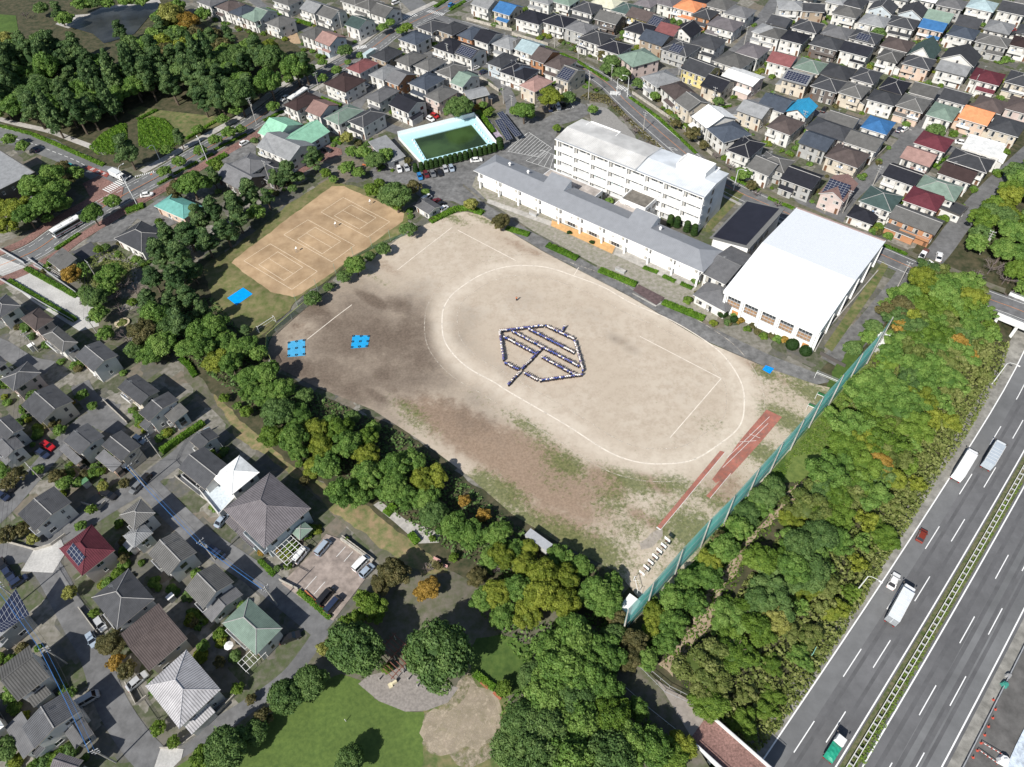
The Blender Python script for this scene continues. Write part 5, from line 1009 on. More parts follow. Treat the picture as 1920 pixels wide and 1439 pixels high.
# ============================================================ VEGETATION
def leafmat(name, c1, c2, c3):
    c1, c2, c3 = (tuple(v*1.15 for v in c) for c in (c1, c2, c3))
    m = bpy.data.materials.new(name); m.use_nodes = True; N = m.node_tree.nodes; L = m.node_tree.links; bs = N['Principled BSDF']
    bs.inputs['Roughness'].default_value = .6; bs.inputs['Specular IOR Level'].default_value = .25
    at = N.new('ShaderNodeAttribute'); at.attribute_name = 'tone'; oi = N.new('ShaderNodeObjectInfo')
    r = N.new('ShaderNodeValToRGB'); e = r.color_ramp.elements; e[0].position = .1; e[0].color = (*c1, 1); e[1].position = .9; e[1].color = (*c3, 1); q = e.new(.5); q.color = (*c2, 1)
    a = N.new('ShaderNodeMath'); a.operation = 'MULTIPLY_ADD'; a.inputs[1].default_value = .34; L.new(oi.outputs['Random'], a.inputs[0]); s = N.new('ShaderNodeMath'); s.operation = 'SUBTRACT'; s.inputs[1].default_value = .17
    L.new(at.outputs['Fac'], a.inputs[2]); L.new(a.outputs[0], s.inputs[0]); L.new(s.outputs[0], r.inputs[0]); L.new(r.outputs[0], bs.inputs['Base Color'])
    tr = N.new('ShaderNodeBsdfTranslucent'); L.new(r.outputs[0], tr.inputs[0]); mx = N.new('ShaderNodeMixShader'); mx.inputs[0].default_value = .32
    L.new(bs.outputs[0], mx.inputs[1]); L.new(tr.outputs[0], mx.inputs[2]); L.new(mx.outputs[0], N['Material Output'].inputs[0]); return m
LEAF = {'Z': leafmat('leaves_green', (.064, .130, .026), (.124, .220, .044), (.20, .295, .070)), 'Y': leafmat('leaves_yellow_green', (.09, .13, .016), (.175, .215, .028), (.27, .30, .045)),
 'D': leafmat('leaves_dark', (.054, .106, .030), (.100, .172, .048), (.158, .235, .072)), 'P': leafmat('needles_blue_green', (.042, .088, .030), (.088, .150, .052), (.155, .23, .08)),
 'L': leafmat('leaves_fresh_green', (.06, .115, .016), (.115, .19, .026), (.18, .26, .045)), 'O': leafmat('leaves_orange', (.15, .11, .02), (.30, .19, .035), (.38, .25, .06)),
 'B': leafmat('leaves_olive_brown', (.06, .062, .024), (.115, .11, .042), (.18, .155, .065)), 'y': leafmat('leaves_pale_yellow', (.14, .15, .03), (.24, .25, .06), (.33, .33, .10)), 'H': leafmat('hedge_leaves', (.05, .12, .010), (.10, .20, .018), (.15, .26, .028)), 'T': leafmat('topiary_leaves', (.016, .042, .010), (.03, .066, .014), (.05, .09, .02)), 'W': leafmat('weedy_leaves', (.075, .11, .025), (.145, .18, .045), (.24, .26, .09))}
BARK = mat('bark', (.13, .10, .075), var=.25, scale=2, coords='obj'); BARKP = mat('grey_purple_bark', (.16, .13, .125), var=.2, scale=2, coords='obj')
LV = {}
def leaves(name, P, Nn, size, m, tone, rng, extra=None, elong=1.6):
    """leaf-sized quads at points P facing roughly Nn"""
    n = len(P); t = rng.normal(size=(n, 3)); Nn = Nn+rng.normal(size=(n, 3))*.45; Nn /= np.linalg.norm(Nn, axis=1)[:, None]
    t -= (t*Nn).sum(1)[:, None]*Nn; t /= np.linalg.norm(t, axis=1)[:, None]; u = np.cross(Nn, t)
    s = size*(.6+.8*rng.random(n))[:, None]; a, c = t*s*elong*.5, u*s*.5
    V = np.stack([P-a, P-c+Nn*s*.12, P+a, P+c+Nn*s*.12], 1).reshape(-1, 3)
    nv = len(V); me = bpy.data.meshes.new(name)
    ev, ef, et = (np.zeros((0, 3)), [], [])
    if extra is not None: ev, ef, et = extra
    me.vertices.add(nv+len(ev)); me.vertices.foreach_set('co', np.concatenate([V, ev]).ravel().astype(np.float32))
    lp = np.concatenate([np.arange(nv)]+([np.array(ef).ravel()+nv] if len(ef) else [])); nq = n+len(ef)
    me.loops.add(len(lp)); me.loops.foreach_set('vertex_index', lp.astype(np.int32))
    me.polygons.add(nq); ls = np.concatenate([np.arange(n)*4, n*4+np.arange(len(ef))*3]); me.polygons.foreach_set('loop_start', ls.astype(np.int32))
    try: me.polygons.foreach_set('loop_total', np.concatenate([np.full(n, 4), np.full(len(ef), 3)]).astype(np.int32))
    except Exception: pass
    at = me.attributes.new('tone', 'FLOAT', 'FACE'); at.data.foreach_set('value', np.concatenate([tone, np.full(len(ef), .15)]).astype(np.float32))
    me.materials.append(m); me.update(calc_edges=True); me.validate(); LV[me.name] = (V.reshape(n, 4, 3), tone); return me
def ico(sub, c, r, rng, j=.15):
    bm = bmesh.new(); bmesh.ops.create_icosphere(bm, subdivisions=sub, radius=1)
    v = np.array([x.co for x in bm.verts]); f = [[q.index for q in x.verts] for x in bm.faces]; bm.free()
    return v*(1+rng.normal(size=(len(v), 1))*j)*np.array(r)+np.array(c), f
def crown_mesh(kind, seed, sp):
    """unit crown: radius about 1, base of crown at z=0; returned mesh is scaled per tree"""
    rng = np.random.default_rng(seed); lob = []
    if kind == 'round':      # broadleaf dome of uneven lobes
        H_ = rng.uniform(1.5, 1.8)
        for i in range(62):
            ph = rng.uniform(0, 2*math.pi); z = rng.uniform(-.25, 1) ; rr = math.sqrt(max(0, 1-max(z, 0)**2))*rng.uniform(.45, .95)*(1 if z > 0 else .85)
            lob.append((rr*math.cos(ph), rr*math.sin(ph), .62+z*H_*.36+rng.normal()*.05, rng.uniform(.12, .27), rng.random()))
        core = ((0, 0, .68), (.58, .58, .5))
        nl, ls = 400, .068
    elif kind == 'dense':   # dense even dome with fine foliage
        for i in range(80):
            ph = rng.uniform(0, 6.28); z = rng.uniform(-.2, 1); rr = math.sqrt(max(0, 1-min(1, abs(z))**2))*rng.uniform(.7, .9)
            lob.append((rr*math.cos(ph), rr*math.sin(ph), .62+z*.58, rng.uniform(.12, .26), rng.random()))
        core = ((0, 0, .6), (.72, .72, .58)); nl, ls = 330, .066
    elif kind == 'pine':    # open layered crown with pads
        for i in range(40):
            z = rng.random()**.8; rr = (1-z*.75)*rng.uniform(.25, .9); ph = rng.uniform(0, 2*math.pi)
            lob.append((rr*math.cos(ph), rr*math.sin(ph), .25+z*1.75, rng.uniform(.15, .27), rng.random()))
        core = ((0, 0, .75), (.34, .34, .7)); nl, ls = 330, .072
    elif kind == 'cone':    # upright conifer with drooping tiers
        for i in range(60):
            z = (i+.5)/60; rr = (1-z)**.75*.85*rng.uniform(.6, 1.05); ph = i*2.4+rng.uniform(-.4, .4)
            lob.append((rr*math.cos(ph), rr*math.sin(ph), .2+z*2.6, .12+.16*(1-z), rng.random()))
        core = ((0, 0, 1.1), (.45, .45, 1.15)); nl, ls = 150, .09
    elif kind == 'scrub':   # irregular spreading top without a dome
        for i in range(75):
            ph = rng.uniform(0, 2*math.pi); rr = math.sqrt(rng.random())*1.15*(.8+.25*math.sin(ph*3+seed)); h = .85+.35*math.sin(rr*5+ph*2+seed)-.35*rr
            lob.append((rr*math.cos(ph), rr*math.sin(ph), max(.15, h*rng.uniform(.55, 1.15)), rng.uniform(.10, .26), rng.random()))
        core = ((0, 0, .35), (.75, .75, .4)); nl, ls = 330, .068
    elif kind == 'bush':
        for i in range(16):
            ph = rng.uniform(0, 2*math.pi); z = rng.random(); rr = math.sqrt(1-z*z)*.65
            lob.append((rr*math.cos(ph), rr*math.sin(ph), .35+z*.6, rng.uniform(.25, .42), rng.random()))
        core = ((0, 0, .4), (.68, .68, .5)); nl, ls = 130, .17
    elif kind == 'ball':
        lob = [(0, 0, .85, .92, .5)]; core = ((0, 0, .85), (.86, .86, .86)); nl, ls = 3800, .075
    elif kind == 'column':
        lob = [(0, 0, .9+.85*k, .93-.06*k, .4+.1*k) for k in range(4)]; core = ((0, 0, 2.1), (.85, .85, 2.0)); nl, ls = 1100, .13
    P, Q, Tn = [], [], []
    for (x, y, z, r, tn) in lob:
        n = int(nl*(r/.27)**1.4) if kind not in ('ball', 'column') else nl
        d = rng.normal(size=(n, 3)); d[:, 2] = np.abs(d[:, 2])*.95-.28*(rng.random(n)) if kind != 'ball' else d[:, 2]; d /= np.linalg.norm(d, axis=1)[:, None]
        fl = np.array([1, 1, .62 if kind == 'pine' else .85 if kind not in ('ball', 'column') else 1])
        rad = r*(1+rng.normal(size=n)*(.16 if kind not in ('ball', 'column') else .03))[:, None]
        P.append(np.array([x, y, z])+d*rad*fl); Q.append(d); Tn.append(np.clip(.25+tn*.5+rng.normal(size=n)*.11, 0, 1))
    P, Q, Tn = np.concatenate(P), np.concatenate(Q), np.concatenate(Tn)
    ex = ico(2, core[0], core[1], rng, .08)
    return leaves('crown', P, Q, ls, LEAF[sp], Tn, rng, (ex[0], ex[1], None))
def trunk_mesh(seed, h, tall=False):
    rng = random.Random(seed); b = MB(); r = .09 if not tall else .07
    b.tube([(0, 0, -.05), (rng.uniform(-.03, .03), rng.uniform(-.03, .03), h*.5), (0, 0, h)], r, 6, 0, r*.55)
    for i in range(5):
        a = rng.uniform(0, 6.28); z = h*rng.uniform(.55, .95); b.tube([(0, 0, z), (.22*math.cos(a), .22*math.sin(a), z+.2), (.5*math.cos(a), .5*math.sin(a), z+.45)], r*.45, 4, 0, r*.15)
    return b.mesh('trunk', BARK)
SPEC = {'Z': ('round', 'broadleaf tree with green crown'), 'Y': ('round', 'yellow-green broadleaf tree'), 'D': ('dense', 'dense dark evergreen tree'), 'P': ('pine', 'blue-green pine tree'), 'K': ('cone', 'tall conifer'), 'L': ('round', 'fresh green leafy tree'),
        'O': ('round', 'orange autumn-leaved tree'), 'B': ('round', 'olive-brown leaved tree'), 'y': ('round', 'pale yellow leaved tree')}
for a_, b_, nm_ in (('z', 'Z', 'green bushy tree'), ('d', 'D', 'dark bushy tree'), ('u', 'L', 'fresh green bushy tree'), ('w', 'W', 'pale weedy bush'), ('v', 'Y', 'yellow-green bushy tree')): LEAF[a_] = LEAF[b_]; SPEC[a_] = ('scrub', nm_)
_cm = {}
def get_crown(sp, k):
    key = (sp, k)
    if key not in _cm:
        kind = SPEC[sp][0] if sp in SPEC else sp
        _cm[key] = crown_mesh(kind, hash(kind) % 97+k*13 if False else (sum(map(ord, kind+sp))+k*131), {'K': 'P'}.get(sp, sp))
    return _cm[key]
_tm = [trunk_mesh(i, .75) for i in range(3)]
TREES = []
TRK = [W2(*p) for p in ((1500, 905), (1442, 978), (1385, 1050), (1330, 1150), (1290, 1210), (1250, 1262))]
rt_ = random.Random(3)
def tree(px, py, r, sp, label=None, group=None, fixed=None, world=None, rm=None, hscale=1., name=None):
    """px,py crown centre in the photo, r crown radius in photo pixels"""
    nv = 3 if sp in 'ZYDPKLzd' else 2
    k = rt_.randrange(nv)
    if world is None:
        p = W(px, py, 0); sc = FPX/(p-Vector((0, 0, CAM_H))).length; R_ = r/sc*1.02
        hc = R_*1.45 if sp != 'K' else R_*2.6; hc = min(hc, 11); p = W(px, py, hc)
    else: p = Vector(world); R_ = rm; hc = R_*1.45
    g = gz(p.x, p.y); z0 = g
    for a_, c_ in zip(TRK, TRK[1:]):     # keep the dirt track clear of crowns
        d_ = c_-a_; t_ = max(0, min(1, (p.xy-a_).dot(d_)/d_.length_squared)); q_ = a_+d_*t_; v_ = p.xy-q_; lim = R_*.8+1.1
        if v_.length < lim: v_ = (v_ if v_.length > .05 else Vector((.1, 0))).normalized()*lim; p = Vector((q_.x+v_.x, q_.y+v_.y, p.z)); g = z0 = gz(p.x, p.y)
    TREES.append((p.x, p.y, R_)); w_az = rt_.uniform(0, 6.28); pr_ = proj(Vector((p.x, p.y, hc))); on = -30 < pr_[0] < 1950 and -30 < pr_[1] < 1470
    TREQ.append((R_*FPX/(Vector((p.x, p.y, hc))-Vector((0, 0, CAM_H))).length*(1 if on else .01), p.copy(), R_, sp, k, w_az, z0, hscale, hc, label, group, name))
def make_tree(q):
    _, p, R_, sp, k, w_az, z0, hscale, hc, label, group, name = q
    nm = name or {'P': 'pine_tree', 'K': 'conifer_tree'}.get(sp, 'tree'); ct = {'P': 'pine tree', 'K': 'conifer'}.get(sp, 'tree')
    root = empty(nm, (p.x, p.y, z0), w_az)
    lift = .62*R_*hscale; cz = R_*(.95 if sp != 'K' else .8)
    c = link('crown', get_crown(sp, k), root, (0, 0, lift), sc=(R_*(.85+.3*((w_az*7) % 1)), R_*(.85+.3*((w_az*13) % 1)), R_*(.75+.4*((w_az*5) % 1))*hscale if sp != 'K' else R_*1.15))
    link('trunk', _tm[k % 3], root, (0, 0, 0), sc=(R_*1.0, R_*1.0, R_*1.35*hscale))
    if label: tag(root, label, ct, group)
    else: auto(root, SPEC[sp][1], p+Vector((0, 0, hc*.5)), ct, group)
    return root
TREQ = []; SREQ = []
def shrub(x, y, R_, sp='Z', kind='bush', label=None, group=None, hs=.9, desc=None, nm='shrub', defer=False):
    k = rt_.randrange(2); key = (sp, kind, k)
    if key not in _cm: _cm[key] = crown_mesh(kind, sum(map(ord, kind+sp))+k, sp)
    z_ = gz(x, y)-.05; w_az = rt_.uniform(0, 6.28)
    if defer:
        SREQ.append((R_*FPX/(Vector((x, y, 0))-Vector((0, 0, CAM_H))).length, x, y, z_, w_az, R_, hs, key, group, desc)); return
    o = link(nm, _cm[key], None, (x, y, z_), w_az, (R_, R_, R_*hs))
    if label: tag(o, label, 'clipped bush' if kind in ('ball', 'column') else 'shrub', group)
    else: auto(o, desc or 'leafy garden shrub', (x, y, .5), 'shrub', group)
    TREES.append((x, y, R_)); return o
def bare(px, py, r):
    p = W(px, py, 3); sc = FPX/(p-Vector((0, 0, CAM_H))).length; R_ = r/sc; rng = random.Random(int(px*3+py)); root = empty('bare_tree', (p.x, p.y, gz(p.x, p.y)), 0)
    b = MB(); b.tube([(0, 0, 0), (.1, 0, R_*.5)], .16, 6, 0, .12); b.obj('trunk', [BARKP], root)
    b = MB()
    def br(a, d, l, r0, dep):
        e = a+d*l; b.tube([a, (a+e)/2+Vector((rng.uniform(-.1, .1)*l, rng.uniform(-.1, .1)*l, rng.uniform(0, .1)*l)), e], r0, 3, 0, r0*.5, cap=False)
        if dep: 
            for _ in range(4): br(a+d*l*rng.uniform(.45, 1), (d+Vector((rng.uniform(-.8, .8), rng.uniform(-.8, .8), rng.uniform(-.1, .35)))).normalized(), l*rng.uniform(.5, .75), r0*.55, dep-1)
    for i in range(6): a = i*1.05+rng.uniform(-.3, .3); br(Vector((.1, 0, R_*.5)), Vector((math.cos(a), math.sin(a), .55)).normalized(), R_*.5, .09, 3)
    b.obj('crown', [BARKP], root); auto(root, 'leafless tree with grey-purple branches', p, 'bare tree'); return root
# --- trees one can tell apart: x, y, crown radius in photo pixels, species
TR = '''400,400,24,P 440,385,22,P 470,368,20,P 350,440,24,P 312,442,20,P 385,450,24,P 420,432,24,P 300,480,22,P 340,488,22,P 285,520,22,P 330,530,22,P 360,508,20,P 275,560,20,P 320,565,22,P 352,558,20,P 380,590,20,P 445,410,20,P 375,415,20,P 500,372,16,P 480,395,16,Z
290,592,24,Z 270,620,24,B 300,640,24,Z 340,610,24,P 370,620,22,Z 400,612,22,Z 380,650,22,Z 420,632,20,Z 442,655,20,Z 350,650,20,Z 280,660,20,Z 250,652,16,D 405,672,22,Y 432,682,20,Z 462,645,20,Z 482,660,16,Z 315,610,22,D 460,620,12,P
465,705,20,Z 500,700,22,Z 495,735,22,Z 530,730,24,Z 470,735,18,Z 520,772,26,D 555,775,22,Z 508,815,20,L 550,822,26,Z 590,802,22,Y 602,832,24,Y 640,805,24,L 652,832,26,Z 612,872,24,Z 690,822,20,L 688,852,24,Y 590,872,20,Y 640,922,28,Z 690,890,26,Z 672,928,24,Z 742,872,26,Z 772,862,22,Z 735,912,26,Z 762,932,24,Z 792,902,24,Y 817,892,22,Y 800,932,24,Z 812,962,22,D 850,985,26,Z 880,1000,26,Z 906,965,14,O 870,938,12,O 932,1000,24,Z 940,1040,22,Y 918,1045,20,Z 962,1030,20,Z 990,1025,18,Y 570,740,16,D 660,780,14,D 700,800,14,Z 560,850,18,Z 620,790,18,Z
985,1060,26,Y 1020,1075,30,Y 1012,1112,32,Y 970,1100,26,Z 930,1112,26,Y 1060,1080,26,Y 1090,1060,22,Z 1050,1040,20,Z 1120,1110,30,Z 1142,1132,24,Z 1062,1130,28,Y 985,1150,26,Y 905,1120,24,Z 942,1150,24,Z 895,1080,18,B 1150,1092,18,Z
738,1072,26,B 712,1095,18,B 803,1102,20,O 790,1112,14,O 665,1212,43,D 820,1225,48,D 702,1142,22,L 680,1120,16,L 580,1277,27,D 535,1306,24,D 655,1427,22,D 605,1215,12,y 492,1345,16,B 478,1372,18,D 425,1402,28,D 382,1425,22,L 650,1165,14,L 672,1155,14,L 725,1252,10,L
1080,1200,38,Z 1040,1212,34,Z 1130,1222,34,Z 1060,1250,40,Z 1110,1262,36,Z 1025,1300,36,Z 1080,1302,36,D 1135,1292,30,Z 980,1352,36,D 1030,1370,40,D 1090,1352,36,Z 1150,1352,34,L 1180,1392,34,Z 1222,1402,32,Z 1000,1425,40,D 1072,1422,38,Z 1142,1422,36,D 1262,1412,26,L 1282,1392,20,Y 1160,1160,18,B 1190,1200,22,B 1225,1172,20,Y 1180,1230,22,B 1212,1232,20,Z 1150,1190,20,D 960,1400,28,D 1000,1265,24,D 1195,1330,18,Z 945,1290,14,L 1060,1165,18,Z
1232,1150,24,Y 1262,1120,24,Z 1292,1088,24,Z 1302,1130,22,Z 1332,1052,22,Y 1342,1085,24,Z 1372,1030,24,Z 1400,1000,22,Z 1400,962,20,D 1432,930,22,D 1455,915,20,D 1262,1170,24,Z 1250,1205,20,Z 1352,1010,16,B 1440,955,18,Z 1220,1125,14,Z
117,312,12,B 139,322,14,Z 41,272,10,Z 16,259,10,Z 307,320,11,Z 335,301,11,Z 374,280,11,Z 402,261,11,Z 429,245,12,Z 450,241,9,Z 310,279,10,Z 337,262,12,P 370,241,9,Z 417,222,10,Z 441,205,11,Z 511,197,11,Z 507,162,9,Z 541,147,9,Z 561,140,8,Z 582,127,9,Z 604,145,9,Z 631,130,9,Z 604,116,8,Z 675,102,7,Z 652,116,6,Z 762,51,11,L 750,57,7,Z 717,50,9,Z 732,41,8,Z 646,92,12,D 237,284,22,P 171,399,17,Z 210,375,13,Z 86,407,9,Z
586,292,20,P 540,322,19,P 650,312,14,Z 672,322,11,Z 660,282,12,Z 681,283,14,Z 703,298,17,D 722,288,15,Z 765,300,7,B 860,197,22,D 650,256,12,y 741,364,26,D 776,348,14,B 741,377,16,L 697,353,14,L 711,341,10,L 797,359,8,Z 883,381,13,y 938,412,17,B 765,428,15,D 717,464,13,D 692,479,10,D 667,497,17,Z 645,516,13,D 615,537,9,D 585,557,15,D 530,340,12,P 560,330,10,Z 610,322,10,L 625,335,8,Z 515,335,14,P 548,352,8,D
1031,175,22,Y 982,202,20,Z 1065,180,12,D 1112,204,9,Z 1044,238,8,L 1147,112,13,D 1165,135,14,D 1140,125,12,D 1300,247,14,B 1395,325,13,Z 1410,345,10,B 1347,188,9,D 1647,60,11,D 1757,242,13,D 1740,82,12,Z 1196,155,10,D 1228,178,9,Z 1268,230,9,B 1320,270,9,B 995,215,8,Z 965,205,10,Z 1130,100,9,B 905,195,8,Z 915,210,8,L 895,200,6,O 1440,60,8,Z 1700,232,6,Z 1566,215,8,D 1580,250,6,Z
132,512,16,O 150,505,14,Z 205,512,20,Z 175,556,18,D 200,538,16,Z 182,587,16,Z 195,622,14,Z 160,545,12,D 183,466,8,L 197,462,7,D 248,565,8,L 95,327,20,Z 62,347,22,Z 120,337,14,B 102,352,20,Z 80,378,22,Z 32,385,20,Y 48,402,18,Z 112,378,15,Z 10,420,16,Y 5,385,18,Y 405,308,13,L 357,343,22,Z 332,352,18,B 380,340,16,Z 400,335,14,P
150,5,12,Z 175,2,11,D 235,-2,12,Z 265,0,10,Z 120,32,12,Z 300,28,14,Z 290,62,15,Z 320,30,20,y 350,38,18,O 380,22,12,Z 330,60,16,Z 20,110,16,Z 60,95,16,Z 20,85,12,Z 70,70,12,D 100,95,14,Z 8,70,12,y 110,25,12,P 75,12,10,D 30,140,18,Z 170,110,20,Z 140,85,14,P 225,60,12,P 240,75,12,D 200,3,10,Z 330,8,12,Z 310,45,14,L
152,740,10,Z 172,760,8,Z 130,755,8,O 165,845,9,D 192,910,9,y 232,905,9,B 105,890,12,B 120,905,12,Z 145,905,9,Z 70,880,9,Z 30,890,14,B 15,905,12,B 10,1000,14,B 40,990,12,B 60,1010,10,y 150,985,9,Z 170,955,9,L 335,1065,8,Z 205,1205,20,B 225,1175,12,B 235,1255,14,B 215,1240,14,O 295,1365,12,L 325,1390,10,L 130,1110,12,y 175,1150,8,L 360,1110,10,D 380,1210,10,Z 410,1240,10,B 445,1290,10,L 470,1310,9,B 230,1045,9,B 25,720,8,Z 60,740,10,D 95,790,12,B 110,805,10,Z 140,830,9,Z 250,1000,8,L 120,1340,9,B 130,1300,9,Z 20,1300,14,Z 10,1400,16,D 385,830,9,L 395,850,8,L
570,900,10,B 540,1060,8,L 520,1065,6,D 560,870,7,Z 850,1045,9,L 810,1010,7,L 820,1060,9,B 460,770,12,L 445,760,8,Z 420,745,9,L 520,1030,6,O 490,1035,7,O 650,1010,4,L
'''
for tok in TR.split():
    a = tok.split(','); tree(float(a[0]), float(a[1]), float(a[2]), a[3])
for a in ((230, 530, 20), (210, 552, 17), (222, 580, 18), (232, 628, 18), (250, 540, 14), (1092, 136, 9), (1112, 158, 8), (1152, 190, 8), (1174, 216, 9), (1192, 238, 9), (1216, 262, 8), (1238, 284, 8), (1255, 222, 14), (1370, 307, 12), (1345, 285, 9), (1490, 400, 10), (1520, 412, 10), (1860, 500, 20), (1890, 515, 18), (1835, 512, 14), (1905, 540, 16), (715, 1080, 12), (930, 1060, 14), (150, 560, 8), (45, 25, 8), (1420, 355, 9), (1460, 375, 9), (800, 1060, 14), (340, 15, 8)): bare(*a)
def inside(p, poly):
    c = False; n = len(poly); x, y = p
    for i in range(n):
        (x1, y1), (x2, y2) = poly[i], poly[(i+1) % n]
        if (y1 > y) != (y2 > y) and x < (x2-x1)*(y-y1)/(y2-y1)+x1: c = not c
    return c
def fill(poly, spacing, rr, sps, label, group, jit=.35, seed=1, hs=1., lift=0):
    P = [W2(*p, lift) for p in poly]; rng = random.Random(seed); q = [(p.x, p.y) for p in P]
    x0, x1 = min(p[0] for p in q), max(p[0] for p in q); y0, y1 = min(p[1] for p in q), max(p[1] for p in q); y = y0; row = 0; n = 0
    while y < y1:
        x = x0+(row % 2)*spacing/2
        while x < x1:
            a, b_ = x+rng.uniform(-jit, jit)*spacing, y+rng.uniform(-jit, jit)*spacing
            if inside((a, b_), q):
                sp = rng.choice(sps); r_ = rng.uniform(*rr)
                if 'expressway' in group and hw_n(a, b_) > -12.5: sp = rng.choice('wwuvzz'); r_ *= .62
                tree(0, 0, 0, sp, label[sp] if isinstance(label, dict) else label, group, world=(a, b_, 0), rm=r_, hscale=hs*rng.uniform(.85, 1.15)); n += 1
            x += spacing
        y += spacing*.87; row += 1
    return n
lw = {'K': 'conifer spire in the dense wood below the pond', 'P': 'blue-green pine in the dense wood below the pond', 'Z': 'green broadleaf crown in the dense wood below the pond', 'D': 'dark evergreen crown in the dense wood below the pond', 'B': 'olive-brown crown in the dense wood below the pond', 'Y': 'yellow-green crown in the dense wood below the pond'}
n1 = fill([(-60, 230), (50, 242), (110, 262), (165, 275), (195, 262), (225, 232), (245, 215), (300, 195), (345, 205), (430, 235), (500, 205), (560, 165), (590, 138), (600, 150), (560, 178), (520, 180), (480, 170), (540, 150), (500, 140), (400, 135), (270, 145), (222, 165), (190, 150), (150, 125), (80, 112), (-60, 120)], 7.6, (4.4, 6.0), 'KPPPPZDZP', lw, 'trees of the dense wood below the pond', seed=5, hs=1.1)
n2 = fill([(225, 135), (270, 105), (310, 80), (420, 85), (500, 110), (545, 135), (540, 150), (480, 140), (400, 135), (270, 145)], 8.5, (4, 5.4), 'ZDBYZP', lw, 'trees of the dense wood below the pond', seed=6)
le = {'Z': 'green leafy tree in the wooded strip beside the expressway', 'D': 'dark leafy tree in the wooded strip beside the expressway', 'Y': 'yellow-green tree in the wooded strip beside the expressway', 'B': 'brownish tree in the wooded strip beside the expressway', 'L': 'fresh green tree in the wooded strip beside the expressway', 'O': 'orange-leaved tree in the wooded strip beside the expressway', 'W': ''}
EMB = [(1475, 985), (1520, 905), (1560, 820), (1605, 730), (1640, 660), (1665, 600), (1700, 545), (1730, 512), (1800, 545), (1850, 575), (1868, 620), (1850, 690), (1800, 780), (1730, 900), (1650, 1040), (1590, 1140), (1530, 1240), (1460, 1340), (1400, 1385), (1330, 1340), (1290, 1290), (1330, 1200), (1400, 1085)]
n3 = fill(EMB, 5.7, (3.2, 4.9), 'zzzzdduuuvwwwzLz', {**le, 'z': 'green bushy tree in the wooded strip beside the expressway', 'd': 'dark bushy tree in the wooded strip beside the expressway', 'u': 'bright green bushy tree in the wooded strip beside the expressway', 'w': 'pale weedy bush in the wooded strip beside the expressway', 'v': 'yellowish bushy tree in the wooded strip beside the expressway'}, 'trees of the wooded strip beside the expressway', seed=8, hs=.72)
n4 = fill([(1800, 478), (1830, 420), (1868, 360), (1905, 325), (1960, 300), (1990, 420), (1960, 575), (1880, 520), (1800, 495)], 6.5, (3.4, 4.8), 'ZZDYDZL', {k: v.replace('wooded strip beside the expressway', 'wood right of the boundary lane') for k, v in le.items()}, 'trees of the wood right of the boundary lane', seed=9)
for a in ((1690, 575, 18, 'B'), (1665, 580, 16, 'B'), (1710, 590, 16, 'Y'), (1690, 605, 16, 'O'), (1735, 520, 24, 'Y'), (1770, 535, 24, 'Z'), (1830, 555, 18, 'Y'), (1800, 640, 16, 'O'), (1820, 655, 16, 'O'), (1655, 860, 20, 'O'), (1680, 880, 22, 'Y'), (1460, 1160, 26, 'y'), (1490, 1180, 22, 'W') , (1540, 915, 22, 'D'), (1500, 1020, 24, 'D'), (1540, 1000, 26, 'D'), (1490, 1060, 26, 'Z'), (1530, 1070, 26, 'D'), (1630, 630, 14, 'Z'), (1600, 650, 14, 'D'), (1640, 610, 14, 'D')):
    if a[3] == 'W': continue
    tree(*a)
# --- clipped columns by the pool, clipped balls by the gymnasium
for (x, y) in ((680, 800), (755, 785), (822, 765), (880, 750), (942, 735), (1005, 720), (1070, 702), (1130, 687), (1190, 672), (1255, 658), (1320, 642), (1380, 618), (1445, 603), (1510, 588), (1570, 573), (1630, 556), (1690, 540), (1765, 510)):
    p = W(680+x/6.854, 200+y/6.854, 1.6); shrub(p.x, p.y, 1.15 if x < 1750 else 1.6, 'T', 'column', 'clipped dark green column bush in the row beside the pool', 'clipped column bushes beside the pool', hs=.80, nm='column_bush')
for (x, y, r_, sp, kd) in ((120, 690, 82, 'T', 'ball'), (300, 770, 62, 'T', 'ball'), (390, 785, 68, 'O', 'bush'), (580, 860, 60, 'B', 'bush'), (1165, 1170, 98, 'T', 'ball'), (1368, 1262, 92, 'T', 'ball'), (500, 905, 60, 'L', 'bush'), (740, 1015, 70, 'L', 'bush'), (650, 955, 62, 'B', 'bush'), (860, 1010, 60, 'B', 'bush'), (950, 1060, 70, 'Z', 'bush'), (1080, 1070, 80, 'O', 'bush')):
    p = W(1340+x/8, 500+y/8, 1.4); shrub(p.x, p.y, r_/8/6.4, sp, kd, desc='clipped round bush before the gym windows' if kd == 'ball' else 'loose coloured shrub before the gym windows')
for (x, y) in ((1310, 840), (1435, 870), (1610, 950), (1745, 1010)):
    p = W(1120+x/9.6, 330+y/9.6, 1.6); shrub(p.x, p.y, 1.25, 'T', 'column', 'clipped pointed conifer before the four-storey school block', 'clipped conifers before the four-storey block', hs=.9, nm='conifer_bush')
for (x, y) in ((1600, 295), (240, 105), (1107, 418) if False else (240, 105), (432, 312), (598, 385)): 
    if x in (432, 598): p = W2(*T('G', x, y)); shrub(p.x, p.y, .9, 'T', 'bush', desc='small clipped shrub on the orange paving')
    elif x == 240: p = W(1120+x/9.6*1, 330+400/9.6, 2); shrub(p.x+rt_.uniform(-2, 2), p.y, 1.6, 'Z', 'bush', desc='courtyard shrub between the school blocks')
